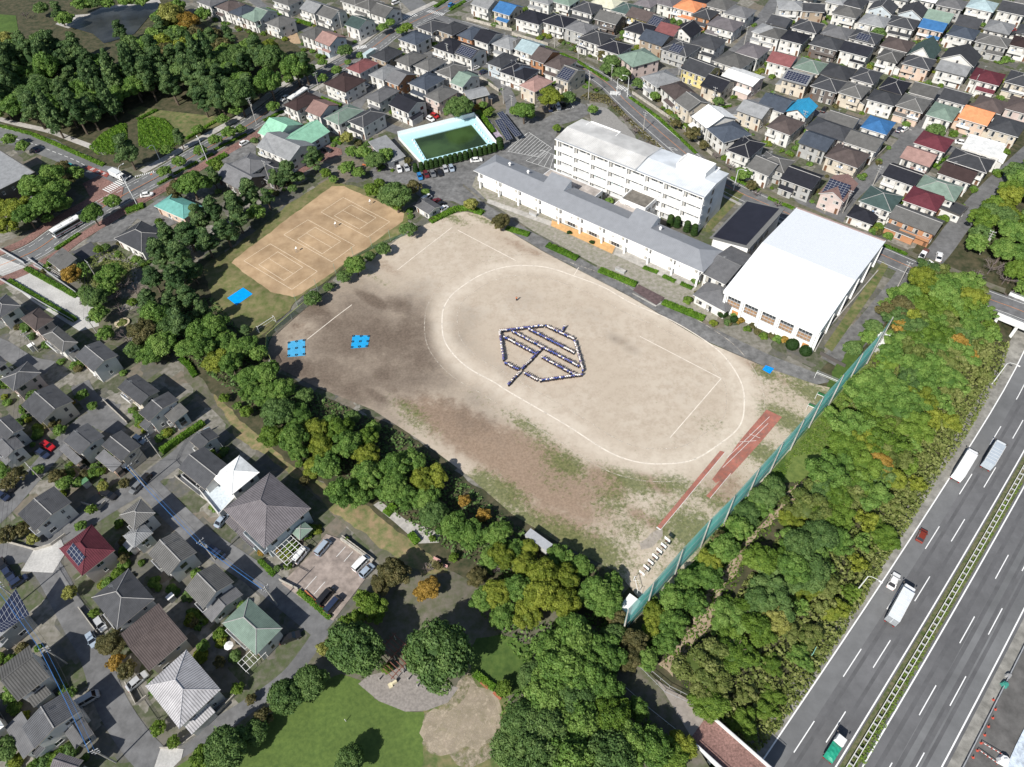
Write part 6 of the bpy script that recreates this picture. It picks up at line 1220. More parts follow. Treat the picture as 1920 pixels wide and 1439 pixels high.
# --- garden shrubs round the houses
ROADPTS = [p for o in C.objects if o.name.split('.')[0].endswith(('_road', '_street', '_lane', '_avenue')) and o.type == 'MESH' and 'highway' not in o.name for p in [v.co.xy for v in o.data.vertices][::3]]
RP = np.array([(p.x, p.y) for p in ROADPTS])
HB = [(h[0], h[1]) + tuple(h[3:]) for h in HOUSES]
def free(x, y, r_):
    for (cx, cy, az, w_, d_, O, ux, uy) in HB:
        if abs(cx-x)+abs(cy-y) > 26: continue
        v = Vector((x, y, 0))-O; a, b_ = v.dot(ux), v.dot(uy)
        if -r_*.6 < a < w_+r_*.6 and -r_*.6 < b_ < d_+r_*.6: return False
    return np.min((RP[:, 0]-x)**2+(RP[:, 1]-y)**2) > (3.1+r_)**2
rg_ = random.Random(21); ns_ = 0
for h in sorted(HOUSES, key=lambda q: q[1]):
    cx, cy, hr, az, w_, d_, O, ux, uy = h; px, py = proj(Vector((cx, cy, 3)))
    if not (-20 < px < 1940 and -5 < py < 1450): continue
    k = 5 if cy > 200 else 8
    for _ in range(k*3):
        if k <= 0 or ns_ >= 1100: break
        s = rg_.choice(((rg_.uniform(0, w_), -rg_.uniform(1, 3.4)), (w_+rg_.uniform(.8, 2.4), rg_.uniform(-2, d_)), (-rg_.uniform(.8, 2.4), rg_.uniform(-2, d_)))); p = O+ux*s[0]+uy*s[1]; r_ = rg_.uniform(.7, 1.6)
        if free(p.x, p.y, r_):
            sp = rg_.choice('ZZDLBZYL'); shrub(p.x, p.y, r_, sp, 'bush', group='garden shrubs', defer=True, desc={'Z': 'green', 'D': 'dark green', 'L': 'fresh green', 'B': 'brownish', 'Y': 'yellow-green', 'T': 'deep green'}[sp]+' garden shrub'); k -= 1; ns_ += 1
# the 300 broadleaf trees and shrubs that show largest are objects; the rest of each kind is one object
def merged(name, items, label, cat):
    Vs, Ts, Ms, mats = [], [], [], []
    for (mesh, x, y, z, az, sx, sz) in items:
        V, tn = LV[mesh.name]; st = 4; V = V[::st]; tn = tn[::st]; c = V.mean(1, keepdims=True); V = c+(V-c)*1.75; ca, sa = math.cos(az), math.sin(az)
        X = np.stack([(V[..., 0]*ca-V[..., 1]*sa)*sx+x, (V[..., 0]*sa+V[..., 1]*ca)*sx+y, V[..., 2]*sz+z], -1)
        if mesh.materials[0] not in mats: mats.append(mesh.materials[0])
        Vs.append(X); Ts.append(tn); Ms.append(np.full(len(X), mats.index(mesh.materials[0])))
    X = np.concatenate(Vs); n = len(X); me = bpy.data.meshes.new(name); me.vertices.add(n*4); me.vertices.foreach_set('co', X.ravel().astype(np.float32)); me.loops.add(n*4); me.loops.foreach_set('vertex_index', np.arange(n*4, dtype=np.int32))
    me.polygons.add(n); me.polygons.foreach_set('loop_start', np.arange(0, n*4, 4, dtype=np.int32))
    for m in mats: me.materials.append(m)
    me.polygons.foreach_set('material_index', np.concatenate(Ms).astype(np.int32)); at = me.attributes.new('tone', 'FLOAT', 'FACE'); at.data.foreach_set('value', np.concatenate(Ts).astype(np.float32)); me.update(calc_edges=True)
    tag(link(name, me), label, cat, None, 'stuff')
big_ = sorted([q for q in TREQ if q[3] not in 'PK'], key=lambda q: -q[0]); keep = set(id(q) for q in big_[:297])
for q in TREQ:
    if q[3] in 'PK' or id(q) in keep: make_tree(q)
rest = [(get_crown(q[3], q[4]), q[1].x, q[1].y, q[6]+.62*q[2]*.8, q[5], q[2], q[2]) for q in big_[297:]]
print('trees', len(TREQ), 'kept', len(keep), 'pines', sum(q[3] in 'PK' for q in TREQ), 'smallest kept px', big_[min(296, len(big_)-1)][0], 'shrubs', len(SREQ))
if rest: merged('small_trees', rest, 'smaller leafy trees along the streets and in the woods', 'trees')
SREQ.sort(key=lambda q: -q[0])
for q in SREQ[:255]:
    _, x, y, z_, az_, R_, hs_, key, grp, ds = q; o = link('shrub', _cm[key], None, (x, y, z_), az_, (R_, R_, R_*hs_)); auto(o, ds, (x, y, .5), 'shrub', grp)
merged('small_shrubs', [(_cm[q[7]], q[1], q[2], q[3], q[4], q[5], q[5]*q[6]) for q in SREQ[255:]], 'smaller garden shrubs between the distant houses', 'shrubs')
# --- hedges: leaf-covered boxes along a line
def hedge(px, wd, ht, sp='H', label=None, world=False, seed=0):
    pts = resample([W2(*p) for p in px], 1.2); rng = np.random.default_rng(int(px[0][0]*3+px[0][1])+seed); P, Q = [], []; b = MB()
    L = []
    for i, p in enumerate(pts):
        d = (pts[min(i+1, len(pts)-1)]-pts[max(i-1, 0)]).normalized(); nn = Vector((d.y, -d.x)); L.append((p-nn*wd*.42, p+nn*wd*.42))
    for (a, c), (a2, c2) in zip(L, L[1:]):
        l = (a2-a).length; g = gz(a.x, a.y); n = int(l*(wd+2*ht)*(26 if a.y < 200 else 12)); u = rng.random((n, 1)); t = rng.random(n)*(wd+2*ht); A, A2, Cc, C2 = (np.array(q) for q in (a, a2, c, c2))
        lo = A+(A2-A)*u; hi = Cc+(C2-Cc)*u; f = np.clip((t-ht)/wd, 0, 1)[:, None]; xy = lo+(hi-lo)*f; z = np.where(t < ht, t, np.where(t > ht+wd, wd+2*ht-t, ht*(1+rng.normal(size=n)*.06)))
        nd = np.array([(c-a).x, (c-a).y])/max(wd, .01); side = np.where(t < ht, -1, np.where(t > ht+wd, 1, 0))
        P.append(np.column_stack([xy+rng.normal(size=(n, 2))*.06, z+g])); Q.append(np.column_stack([side[:, None]*nd, (side == 0)*1.0+.15]))
        q = [(a.x, a.y), (c.x, c.y), (c2.x, c2.y), (a2.x, a2.y)]; b.prism(q, g, g+ht*.93, 0)
    P, Q = np.concatenate(P), np.concatenate(Q); tone = np.clip(.45+.3*np.sin(P[:, 0]*1.3)*np.sin(P[:, 1]*1.1)+rng.normal(size=len(P))*.12, 0, 1)
    tri = []; 
    for f in b.f: tri += [(f[0], f[i], f[i+1]) for i in range(1, len(f)-1)]
    me = leaves('hedge', P, Q, .26 if pts[0].y < 200 else .4, LEAF[sp], tone, rng, (np.array(b.v), tri, None)); o = link('hedge', me)
    m = pts[len(pts)//2]; auto(o, label or 'clipped green hedge', (m.x, m.y, ht), 'hedge', 'hedges'); return o
HG = [([(950, 430), (992, 442)], 2.2, .9), ([T('G', 265, 405), T('G', 490, 508)], 2.4, .9), ([T('G', 655, 592), T('G', 930, 705)], 2.4, .9), ([T('G', 1130, 835), T('G', 1440, 960)], 2.4, .9), ([T('G', 985, 570), T('G', 1092, 610)], 1.5, .6), ([T('G', 1132, 635), T('G', 1222, 677)], 1.5, .6), ([T('G', 1265, 692), T('G', 1352, 730)], 1.5, .6),
 ([(807, 418), (855, 394), (880, 392), (905, 402)], 2.6, 1), ([T('A', 250, 1015), T('A', 450, 1100), T('A', 780, 1245)], 1.8, .7), ([T('A', 0, 950), T('A', 240, 1010)], 1.6, .7), ([T('E', 420, 438), T('E', 600, 318)], 1.6, .7), ([T('E', 945, 150), T('E', 1080, 105)], 3.4, .7),
 ([T('A', 1185, 1390), T('A', 1290, 1332)], 1.2, .6), ([T('A', 1310, 1312), T('A', 1480, 1222)], 1.2, .6), ([T('A', 1505, 1205), T('A', 1600, 1160)], 1.2, .6), ([T('A', 1610, 1130), T('A', 1850, 1012)], 1.2, .6), ([T('A', 1560, 1240), T('A', 1700, 1165)], 3, .8), ([T('B', 60, 912), T('B', 205, 842)], 1.4, .7), ([T('E', 200, 580), T('E', 580, 790)], 1.8, .8), ([T('E', 70, 672), T('E', 570, 972)], 1.8, .8),
 ([T('A', 1035, 905), T('A', 1180, 832)], 1.6, .8), ([T('A', 1400, 1050), T('A', 1640, 905)], 1.4, .8), ([T('B', 290, 155), T('B', 420, 195)], 2, 1), ([T('B', 80, 75), T('B', 200, 120)], 2, 1), ([T('B', 490, 745), T('B', 640, 800)], 1.6, 1), ([T('B', 415, 1008), T('B', 640, 1085)], 1.4, .7), ([T('B', 1690, 870), T('B', 1780, 1000)], 2, 1.2), ([T('B', 1345, 58), T('B', 1430, 5)], 2, .7), ([T('B', 1455, 80), T('B', 1570, 15)], 2, .7),
 ([T('C', 885, 735), T('C', 1100, 890), T('C', 1380, 1155)], 1.3, .5), ([T('C', 1640, 1335), T('C', 1850, 1435)], 1.3, .5), ([T('C', 540, 605), T('C', 640, 690)], 1.2, .5), ([T('C', 0, 285), T('C', 200, 335), T('C', 480, 455), T('C', 720, 610)], 1.6, .4), ([T('C', 1390, 770), T('C', 1490, 830), T('C', 1640, 800)], 1, .9), ([T('H', 860, 400), T('H', 1040, 475)], 1.3, .5), ([T('H', 0, 50), T('H', 190, 130)], 1.3, .5),
 ([T('I', 1215, 520), T('I', 1360, 420), T('I', 1535, 300)], 1.6, 1.5), ([T('N', 320, 125), T('N', 560, 325)], 1.2, .7), ([T('E', 1360, 1260), T('E', 1420, 1310), T('E', 1470, 1390)], 1.8, .9), ([T('J', 30, 1330), T('J', 140, 1439)], 1.2, .8), ([T('J', 1640 - 480, 1130), T('J', 1215, 1200)], 2, 1), ([T('J', 975, 985), T('J', 1040, 920)], 2.4, .9), ([T('N', 1640, 740), T('N', 1790, 850)], 1.6, .9), ([T('B', 1420, 370), T('B', 1310, 460)], 1.5, .8) if False else ([T('D', 1320, 1200), T('D', 1240, 1260)], 1.2, .8)]
for h in HG: hedge(*h)
# --- low leafy masses: clipped azalea banks, undergrowth, weeds
def leaf_area(name, px, ht, dens, sp, size, label=None, cat=None, kind=None, seed=0, bump=.5, lumps=.25, h0=0.):
    P = [W2(*p, h0) for p in px]; q = [(p.x, p.y) for p in P]; rng = np.random.default_rng(seed+int(abs(q[0][0]*10)))
    x0, x1 = min(p[0] for p in q), max(p[0] for p in q); y0, y1 = min(p[1] for p in q), max(p[1] for p in q); n = int((x1-x0)*(y1-y0)*dens)
    X = np.column_stack([rng.uniform(x0, x1, n), rng.uniform(y0, y1, n)]); ins = np.zeros(n, bool); m = len(q)
    for i in range(m):
        (ax, ay), (bx, by) = q[i], q[(i+1) % m]
        with np.errstate(all='ignore'): ins ^= ((ay > X[:, 1]) != (by > X[:, 1])) & (X[:, 0] < (bx-ax)*(X[:, 1]-ay)/((by-ay) if by != ay else 1e-9)+ax)
    X = X[ins]; n = len(X); ph = rng.uniform(0, 6.28, 8); f = rng.uniform(.5, 1.6, (8, 2)); s = sum(np.sin(X[:, 0]*a*2.0+X[:, 1]*b_*1.7+p_) for (a, b_), p_ in zip(f, ph))/4
    dist = np.full(n, 1e9)
    for i in range(m):
        a, b_ = np.array(q[i]), np.array(q[(i+1) % m]); d = b_-a; t = np.clip(((X-a)@d)/max(d@d, 1e-9), 0, 1); dist = np.minimum(dist, np.linalg.norm(X-(a+t[:, None]*d), axis=1))
    z = ht*np.clip(dist/.8, .1, 1)*(1+lumps*s)*(.75+.25*rng.random(n)); g = np.array([gz(a, b_) for a, b_ in X]) if hw_n(*q[0]) > -80 else 0
    Q = np.column_stack([rng.normal(size=(n, 2))*.5, np.ones(n)]); me = leaves(name, np.column_stack([X, z+g]), Q, size, LEAF[sp], np.clip(.5+.3*s+rng.normal(size=n)*.13, 0, 1), rng)
    o = link(name, me)
    if kind: tag(o, label, cat, None, kind)
    else: auto(o, label, (X[:, 0].mean(), X[:, 1].mean(), ht), cat)
    return o
leaf_area('azalea_bank', [T('A', 665, 1110), T('A', 760, 1010), T('A', 900, 930), T('A', 955, 930), T('A', 960, 1060), T('A', 850, 1165), T('A', 730, 1165)], .8, 22, 'H', .34, 'bright green clipped azalea bank', 'hedge')
leaf_area('azalea_bank', [T('A', 1030, 915), T('A', 1150, 880), T('A', 1240, 895), T('A', 1390, 1040), T('A', 1300, 1110), T('A', 1150, 1130), T('A', 1040, 1100)], .8, 22, 'H', .34, 'bright green clipped azalea bank', 'hedge')
leaf_area('undergrowth', [(1330, 1200), (1400, 1085), (1475, 985), (1520, 905), (1560, 820), (1605, 730), (1640, 660), (1665, 600), (1700, 545), (1730, 512), (1800, 545), (1850, 575), (1878, 622), (1868, 690), (1815, 790), (1750, 905), (1670, 1050), (1610, 1150), (1545, 1255), (1475, 1355), (1425, 1405), (1330, 1345), (1290, 1290)], 1.3, 7, 'W', .5, 'low bushes and grass under the trees beside the expressway', 'undergrowth', 'stuff', lumps=.35)
leaf_area('undergrowth', [(1215, 1150), (1290, 1060), (1400, 925), (1440, 905), (1470, 920), (1380, 1040), (1310, 1130), (1265, 1200), (1230, 1240), (1210, 1200)], 1.0, 7, 'Z', .5, 'low bushes between the green net and the dirt track', 'undergrowth', 'stuff')
leaf_area('undergrowth', [(300, 640), (330, 560), (400, 560), (470, 640), (505, 700), (600, 740), (760, 815), (870, 905), (1000, 1010), (1120, 1070), (1150, 1150), (1000, 1130), (850, 1040), (700, 940), (560, 850), (440, 740)], .7, 3, 'D', .5, 'low bushes under the row of trees along the sports ground', 'undergrowth', 'stuff')
leaf_area('undergrowth', [T('C', 500, 740), T('C', 560, 700), T('C', 720, 720), T('C', 860, 870), T('C', 1180, 1160), T('C', 1130, 1170), T('C', 1000, 1060), T('C', 850, 900), T('C', 700, 780), T('C', 600, 760)], .9, 9, 'B', .4, 'brown and green shrub bank behind the four-storey school block', 'shrub bank', 'stuff')
leaf_area('undergrowth', [(900, 1150), (1010, 1170), (1150, 1140), (1168, 1225), (1155, 1290), (1275, 1400), (1290, 1470), (930, 1470), (940, 1320), (1000, 1270)], .8, 4, 'Z', .5, 'low bushes under the trees beside the round lawn', 'undergrowth', 'stuff')
leaf_area('grass_tufts', [(1290, 1130), (1370, 1050), (1460, 930), (1490, 860), (1560, 850), (1610, 760), (1640, 690), (1610, 690), (1480, 850), (1400, 940), (1320, 1040), (1215, 1150)], .25, 14, 'L', .3, 'rough grass strip behind the green net', 'grass', 'stuff')
leaf_area('grass_tufts', [(1110, 1090), (1150, 1010), (1230, 930), (1330, 900), (1480, 760), (1540, 735), (1480, 845), (1400, 935), (1310, 1030), (1200, 1110)], .12, 5, 'W', .25, 'thin grass tufts in front of the green net', 'grass', 'stuff')
leaf_area('median_weeds', [(1590, 1500), (1640, 1400), (1700, 1290), (1800, 1110), (1920, 905), (1905, 905), (1780, 1110), (1680, 1280), (1570, 1470)], .35, 8, 'L', .35, 'weeds in the central strip of the expressway', 'weeds', 'stuff', h0=HZ)

leaf_area('undergrowth', [(1893, 645), (1878, 700), (1850, 750), (1805, 830), (1762, 892), (1702, 990), (1660, 1055), (1600, 1152), (1540, 1243), (1482, 1328), (1442, 1388), (1415, 1392), (1440, 1330), (1500, 1240), (1560, 1140), (1620, 1040), (1665, 970), (1720, 880), (1770, 790), (1810, 720), (1850, 650)], 1.5, 8, 'W', .42, 'pale weeds and low bushes on the slope down to the expressway shoulder', 'undergrowth', 'stuff', h0=HZ, lumps=.45)
leaf_area('grass_tufts', [(1502, 895), (1518, 912), (1450, 990), (1398, 1065), (1345, 1165), (1300, 1240), (1290, 1290), (1235, 1250), (1265, 1190), (1305, 1125), (1365, 1040), (1425, 960)], .35, 5, 'L', .34, 'grass and weeds growing over the dirt track', 'grass', 'stuff', lumps=.5)
leaf_area('garden_plants', [T('E', 460, 600), T('E', 700, 480), T('E', 880, 430), T('E', 1040, 560), T('E', 1000, 680), T('E', 800, 800), T('E', 690, 760)], .6, 5, 'W', .4, 'low garden plants between the two pavilions and the pale paved deck', 'garden plants', 'stuff', lumps=.5)
# ============================================================ VEHICLES
TYRE = mat('tyre_rubber', (.02, .02, .02), var=0, rough=.9); RIM = mat('wheel_rim', (.45, .45, .46), var=0, rough=.4, metal=.6); LAMP = mat('headlamp_glass', (.7, .7, .68), var=0, rough=.2); TAIL = mat('tail_lamp', (.35, .02, .02), var=0, rough=.3)
CARGL = mat('car_glass', (.012, .014, .018), rough=.06, var=0, spec=.8)
CC = {'white': (.78, .78, .77), 'silver': (.42, .43, .44), 'grey': (.16, .165, .17), 'black': (.018, .018, .02), 'dark blue': (.025, .035, .07), 'blue': (.03, .18, .42), 'maroon': (.12, .02, .025), 'red': (.42, .015, .02), 'red-brown': (.20, .035, .02), 'silver-blue': (.33, .39, .46), 'teal': (.03, .22, .24), 'brown': (.12, .07, .05)}
def carpaint(c): return mat('car_paint_'+c.replace(' ', '_').replace('-', '_'), CC[c], rough=.28, var=0, spec=.6)
def loft(sections, mi=0, b=None):
    """body from cross-sections [(x, [(y,z)...])]; closed at both ends"""
    b = b or MB(); n = len(sections[0][1]); base = len(b.v)
    for x, s in sections: b.v += [(x, y, z) for y, z in s]
    for i in range(len(sections)-1):
        for k in range(n):
            j = (k+1) % n; b.f.append((base+i*n+k, base+i*n+j, base+(i+1)*n+j, base+(i+1)*n+k)); b.m.append(mi); b.uv.append([(0, 0)]*4)
    b.f.append(tuple(base+k for k in range(n))[::-1]); b.m.append(mi); b.uv.append([(0, 0)]*n)
    b.f.append(tuple(base+(len(sections)-1)*n+k for k in range(n))); b.m.append(mi); b.uv.append([(0, 0)]*n); return b
_car = {}
def car_parts(col, ty):
    key = (col, ty)
    if key in _car: return _car[key]
    P = carpaint(col)
    if ty == 'hatch': Ln, Wd, hb, hr, c0, c1, r0, r1 = 3.9, 1.7, .92, 1.52, .95, 3.75, 1.45, 3.35
    elif ty == 'van': Ln, Wd, hb, hr, c0, c1, r0, r1 = 4.5, 1.72, 1.05, 1.88, .45, 4.45, .95, 4.35
    else: Ln, Wd, hb, hr, c0, c1, r0, r1 = 4.6, 1.76, .9, 1.46, 1.15, 4.1, 1.75, 3.45
    w_ = Wd/2
    def sec(x, k, z1): return (x, [(-w_*k, .28), (-w_*k*1.0, z1*.75), (-w_*k*.94, z1), (w_*k*.94, z1), (w_*k, z1*.75), (w_*k, .28)])
    body = loft([sec(0, .84, hb*.72), sec(.18, .95, hb*.86), sec(c0, 1, hb), sec(Ln*.5, 1, hb*1.02), sec(Ln-.35, 1, hb), sec(Ln-.08, .95, hb*.92), sec(Ln, .88, hb*.8)])
    def cs(x, k, z): return (x, [(-w_*.93, hb-.02), (-w_*k, z), (w_*k, z), (w_*.93, hb-.02)])
    gl = loft([cs(c0, .9, hb+.02), cs(r0, .76, hr-.03), cs(r1, .76, hr-.03), cs(c1, .88, hb+.05)])
    roof = loft([(r0-.04, [(-w_*.72, hr-.04), (-w_*.7, hr), (w_*.7, hr), (w_*.72, hr-.04)]), ((r0+r1)/2, [(-w_*.78, hr-.03), (-w_*.72, hr+.04), (w_*.72, hr+.04), (w_*.78, hr-.03)]), (r1+.04, [(-w_*.74, hr-.04), (-w_*.7, hr), (w_*.7, hr), (w_*.74, hr-.04)])])
    for s in (-1, 1):
        for (xa, xb, za, zb) in ((c0+.02, r0, hb, hr), ((r0+r1)/2, (r0+r1)/2+.03, hb, hr), (c1-.02, r1, hb, hr)): roof.tube([(xa, s*w_*.95, za), (xb, s*w_*.75, zb)], .045, 4)
    wh = MB()
    wh.tube([(0, -.1, 0), (0, .1, 0)], .31, 12); rim = MB().tube([(0, -.11, 0), (0, .11, 0)], .19, 8)
    hl = MB().box(-.02, .1, -.16, .16, -.07, .07); mr = MB().box(-.06, .08, -.09, .09, -.06, .07)
    d = {k: v for k, v in dict(body=body.mesh('body', P, True) if False else body.mesh('body', P), windows=gl.mesh('windows', CARGL), roof=roof.mesh('roof', P), wheel=wh.mesh('wheel', TYRE), rim=rim.mesh('rim', RIM), headlight=hl.mesh('headlight', LAMP), tail=hl.mesh('tail_light', TAIL), mirror=mr.mesh('mirror', P)).items()}
    _car[key] = (d, Ln, Wd, hb); return _car[key]
def heading(x, y, dx, dy, h=0):
    a, b_ = W(x, y, h), W(x+dx, y+dy, h); return math.atan2(b_.y-a.y, b_.x-a.x), a
def car(x, y, dx, dy, col, ty='sedan', z=0, desc=None, small=False):
    az, p = heading(x, y, dx, dy, z+.8); d, Ln, Wd, hb = car_parts(col, ty)
    ux = Vector((math.cos(az), math.sin(az), 0)); p = p+ux*Ln/2; p.z = z+.15 if z == 0 else z+.05
    r = empty('car' if ty != 'van' else 'van', p, az+math.pi)
    link('body', d['body'], r); link('cabin_windows', d['windows'], r); link('roof', d['roof'], r)
    for wx in (Ln*.19, Ln*.8):
        for s in (-1, 1):
            wl = link('wheel', d['wheel'], r, (wx, s*(Wd/2-.06), .31)); link('rim', d['rim'], wl)
    for s in (-1, 1): link('headlight', d['headlight'], r, (.12, s*Wd*.36, hb*.68)); link('tail_light', d['tail'], r, (Ln-.06, s*Wd*.38, hb*.72)); link('mirror', d['mirror'], r, (Ln*.3, s*(Wd/2+.08), hb+.02))
    auto(r, desc or '%s %s' % (col, {'sedan': 'saloon car', 'hatch': 'small hatchback car', 'van': 'van'}[ty]), p, 'car' if ty != 'van' else 'van', 'parked cars' if z == 0 else None); return r
def lorry(x, y, dx, dy, Lb, kind, z, label, boxc, cabc, Wd=2.45, Hb=3.5):
    az, p = heading(x, y, dx, dy, z+Hb*.9); ux = Vector((math.cos(az), math.sin(az), 0)); Lc = 2.0 if kind != 'small' else 1.5; p = p-ux*(Lb+Lc)/2; p.z = z+.06 if z else .15
    r = empty('lorry', p, az, label, 'lorry')
    w_ = Wd/2; cm = mat('lorry_cab_'+label.split()[0], cabc, rough=.35, var=0); bm_ = mat('cargo_'+label.split()[0], boxc, rough=.5, var=.05, scale=.8, coords='obj'); LF = Lb+.15
    if kind == 'open':
        q = MB(); q.box(0, Lb, -w_, w_, .95, 1.5); 
        n = 7
        for i in range(n):
            for j in range(4):
                x0, x1, y0, y1 = Lb*i/n, Lb*(i+1)/n, -w_+Wd*j/4, -w_+Wd*(j+1)/4; f = lambda a, c: 1.55+.5*math.sin(math.pi*min(1, max(0, a/Lb)))**.5*math.cos(c/w_*1.2)*.9+.06*math.sin(a*5+c*3)
                q.face([(x0, y0, f(x0, y0)), (x1, y0, f(x1, y0)), (x1, y1, f(x1, y1)), (x0, y1, f(x0, y1))])
        for s in (-1, 1): q.face([(0, s*w_, 1.5), (Lb, s*w_, 1.5), (Lb, s*w_, 1.62), (0, s*w_, 1.62)])
        q.obj('tarpaulin', bm_, r)
    else:
        q = MB(); q.box(0, Lb, -w_, w_, .95, Hb); q.obj('cargo_box', bm_, r)
        e = MB()
        for i in range(1, int(Lb/1.1)): e.box(i*1.1-.03, i*1.1+.03, -w_+.05, w_-.05, Hb+.001, Hb+.02)
        for s in (-1, 1): e.box(.02, Lb-.02, s*w_-.04, s*w_+.04, Hb-.08, Hb+.03)
        e.obj('roof_trim', TRIM, r)
        dd = MB(); 
        for s in (-1, 1): dd.box(-.05, -.005, s*w_*.5-w_*.46, s*w_*.5+w_*.46, 1.05, Hb-.15)
        dd.obj('rear_door', bm_ if label[0] != 'l' else mat('grey_rear_door', (.3, .32, .34), var=.1), r)
    ch = MB(); ch.box(-.1, LF+.2, -.45, .45, .6, .93); ch.box(-.15, -.02, -w_+.1, w_-.1, .55, .75); ch.obj('chassis', FRAMED, r)
    hc = 2.75 if kind != 'small' else 2.2
    c = loft([(LF, [(-w_*.96, .6), (-w_*.96, hc-.25), (-w_*.85, hc), (w_*.85, hc), (w_*.96, hc-.25), (w_*.96, .6)]), (LF+Lc*.72, [(-w_*.96, .6), (-w_*.96, hc-.3), (-w_*.84, hc-.06), (w_*.84, hc-.06), (w_*.96, hc-.3), (w_*.96, .6)]), (LF+Lc, [(-w_*.93, .55), (-w_*.93, 1.45), (-w_*.9, 1.5), (w_*.9, 1.5), (w_*.93, 1.45), (w_*.93, .55)])])
    cab = c.obj('cab', cm, r)
    g = MB(); g.face([(LF+Lc*.735, -w_*.8, hc-.14), (LF+Lc*.99, -w_*.85, 1.6), (LF+Lc*.99, w_*.85, 1.6), (LF+Lc*.735, w_*.8, hc-.14)]); 
    for v in range(4): g.v[v] = (g.v[v][0]+.035, g.v[v][1], g.v[v][2]+.02)
    g.obj('windscreen', CARGL, cab)
    for wx in ((.9, 1.9) if Lb > 6 else (1.2,))+(LF+Lc*.5,):
        for s in (-1, 1):
            o = MB().tube([(0, -.16, 0), (0, .16, 0)], .46 if Lb > 4 else .36, 12).obj('wheel', TYRE, r, loc=(wx, s*(w_-.2), .46)); MB().tube([(0, -.17, 0), (0, .17, 0)], .24, 8).obj('rim', RIM, o)
    for s in (-1, 1):
        MB().box(-.03, .06, -.13, .13, -.08, .08).obj('headlight', LAMP, cab, loc=(LF+Lc, s*w_*.7, .9)); MB().box(-.05, .02, -.2, .2, -.08, .08).obj('tail_light', TAIL, r, loc=(-.12, s*w_*.75, .75))
        m = MB(); m.tube([(0, 0, 0), (.35, s*.35, .1)], .03, 4); m.box(.3, .42, s*.3-.12, s*.3+.12, -.2, .25); m.obj('mirror', FRAMED, cab, loc=(LF+Lc*.8, s*w_*.95, hc-.7))
    return r
lorry(1813.5, 866, 22, -36, 8.6, 'box', HZ, 'white box lorry on the expressway nearest the wooded verge, beside a silver one', (.80, .81, .82), (.75, .75, .75))
lorry(1868, 847, 22, -37, 7.6, 'box', HZ, 'silver-roofed lorry on the expressway, right of the white box lorry', (.42, .47, .52), (.65, .68, .70))
lorry(1693, 1128, 20, -37, 8.4, 'box', HZ, 'long pale grey box lorry on the expressway next to a small white car', (.66, .69, .72), (.74, .75, .76))
lorry(1567, 1402, 20, -32, 3.6, 'open', HZ, 'green-tarped small lorry with white cab at the bottom of the expressway', (.02, .30, .19), (.78, .78, .78), 1.9, 2.0)
lorry(218, 324, 30, 14, 5.4, 'box', 0, 'pale box lorry with white cab turning at the crossroads', (.62, .64, .65), (.78, .77, .74), 2.2, 3.0)
lorry(694, 97, 30, -20, 6.5, 'box', 0, 'teal-white lorry on the main road near the upper houses', (.42, .52, .54), (.7, .7, .7), 2.3, 3.1)
lorry(1733, 475, -10, 14, 3.0, 'open', 0, 'small flatbed lorry with white cab and brown load parked by the lane', (.16, .07, .06), (.78, .78, .78), 1.7, 1.8)
def bus(x, y, dx, dy, label, red=False):
    az, p = heading(x, y, dx, dy, 2.9); ux = Vector((math.cos(az), math.sin(az), 0)); Lb, w_, H_ = 10.4, 1.22, 3.0; p = p-ux*Lb/2; p.z = .15
    r = empty('bus', p, az, label, 'bus'); bw = mat('bus_white', (.78, .78, .76), rough=.35, var=0)
    s_ = lambda k, z=H_: [(-w_*k, .35), (-w_*k, z-.2), (-w_*k*.9, z), (w_*k*.9, z), (w_*k, z-.2), (w_*k, .35)]
    loft([(0, s_(.96)), (.1, s_(1)), (Lb-.15, s_(1)), (Lb, s_(.95))]).obj('body', bw, r)
    for s in (-1, 1):
        b = MB(); b.box(.5, Lb-.5, s*w_-.01 if s > 0 else -w_-.02, s*w_+.02 if s > 0 else -w_+.01, 1.45, 2.45); b.obj('side_windows', CARGL, r)
        b = MB(); b.box(.2, Lb-.3, s*w_-.01 if s > 0 else -w_-.025, s*w_+.025 if s > 0 else -w_+.01, .8, 1.05); b.obj('side_stripe', mat('bus_stripe_red', (.4, .03, .03), var=0) if red else mat('bus_stripe_grey', (.12, .15, .2), var=0), r)
    MB().box(Lb-.01, Lb+.03, -w_*.85, w_*.85, 1.2, 2.6).obj('windscreen', CARGL, r); MB().box(-.03, .01, -w_*.75, w_*.75, 1.6, 2.5).obj('rear_window', CARGL, r)
    for xx in (2.2, 6.5): MB().box(xx, xx+1.6, -.6, .6, H_+.001, H_+.2).obj('roof_unit', TRIM, r)
    for wx in (2.4, 7.9):
        for s in (-1, 1): o = MB().tube([(0, -.15, 0), (0, .15, 0)], .48, 12).obj('wheel', TYRE, r, loc=(wx, s*(w_-.1), .48)); MB().tube([(0, -.16, 0), (0, .16, 0)], .26, 8).obj('rim', RIM, o)
    for s in (-1, 1): MB().box(0, .05, -.14, .14, -.08, .08).obj('headlight', LAMP, r, loc=(Lb, s*.85, .75)); MB().box(0, .2, -.05, .05, -.2, .2).obj('mirror', FRAMED, r, loc=(Lb, s*(w_+.15), 2.1))
bus(121, 420, -30, 17, 'white bus with red stripes driving down the main road at the left edge', True); bus(558, 175, -30, 20, 'white and black bus on the main road beside the dense wood')
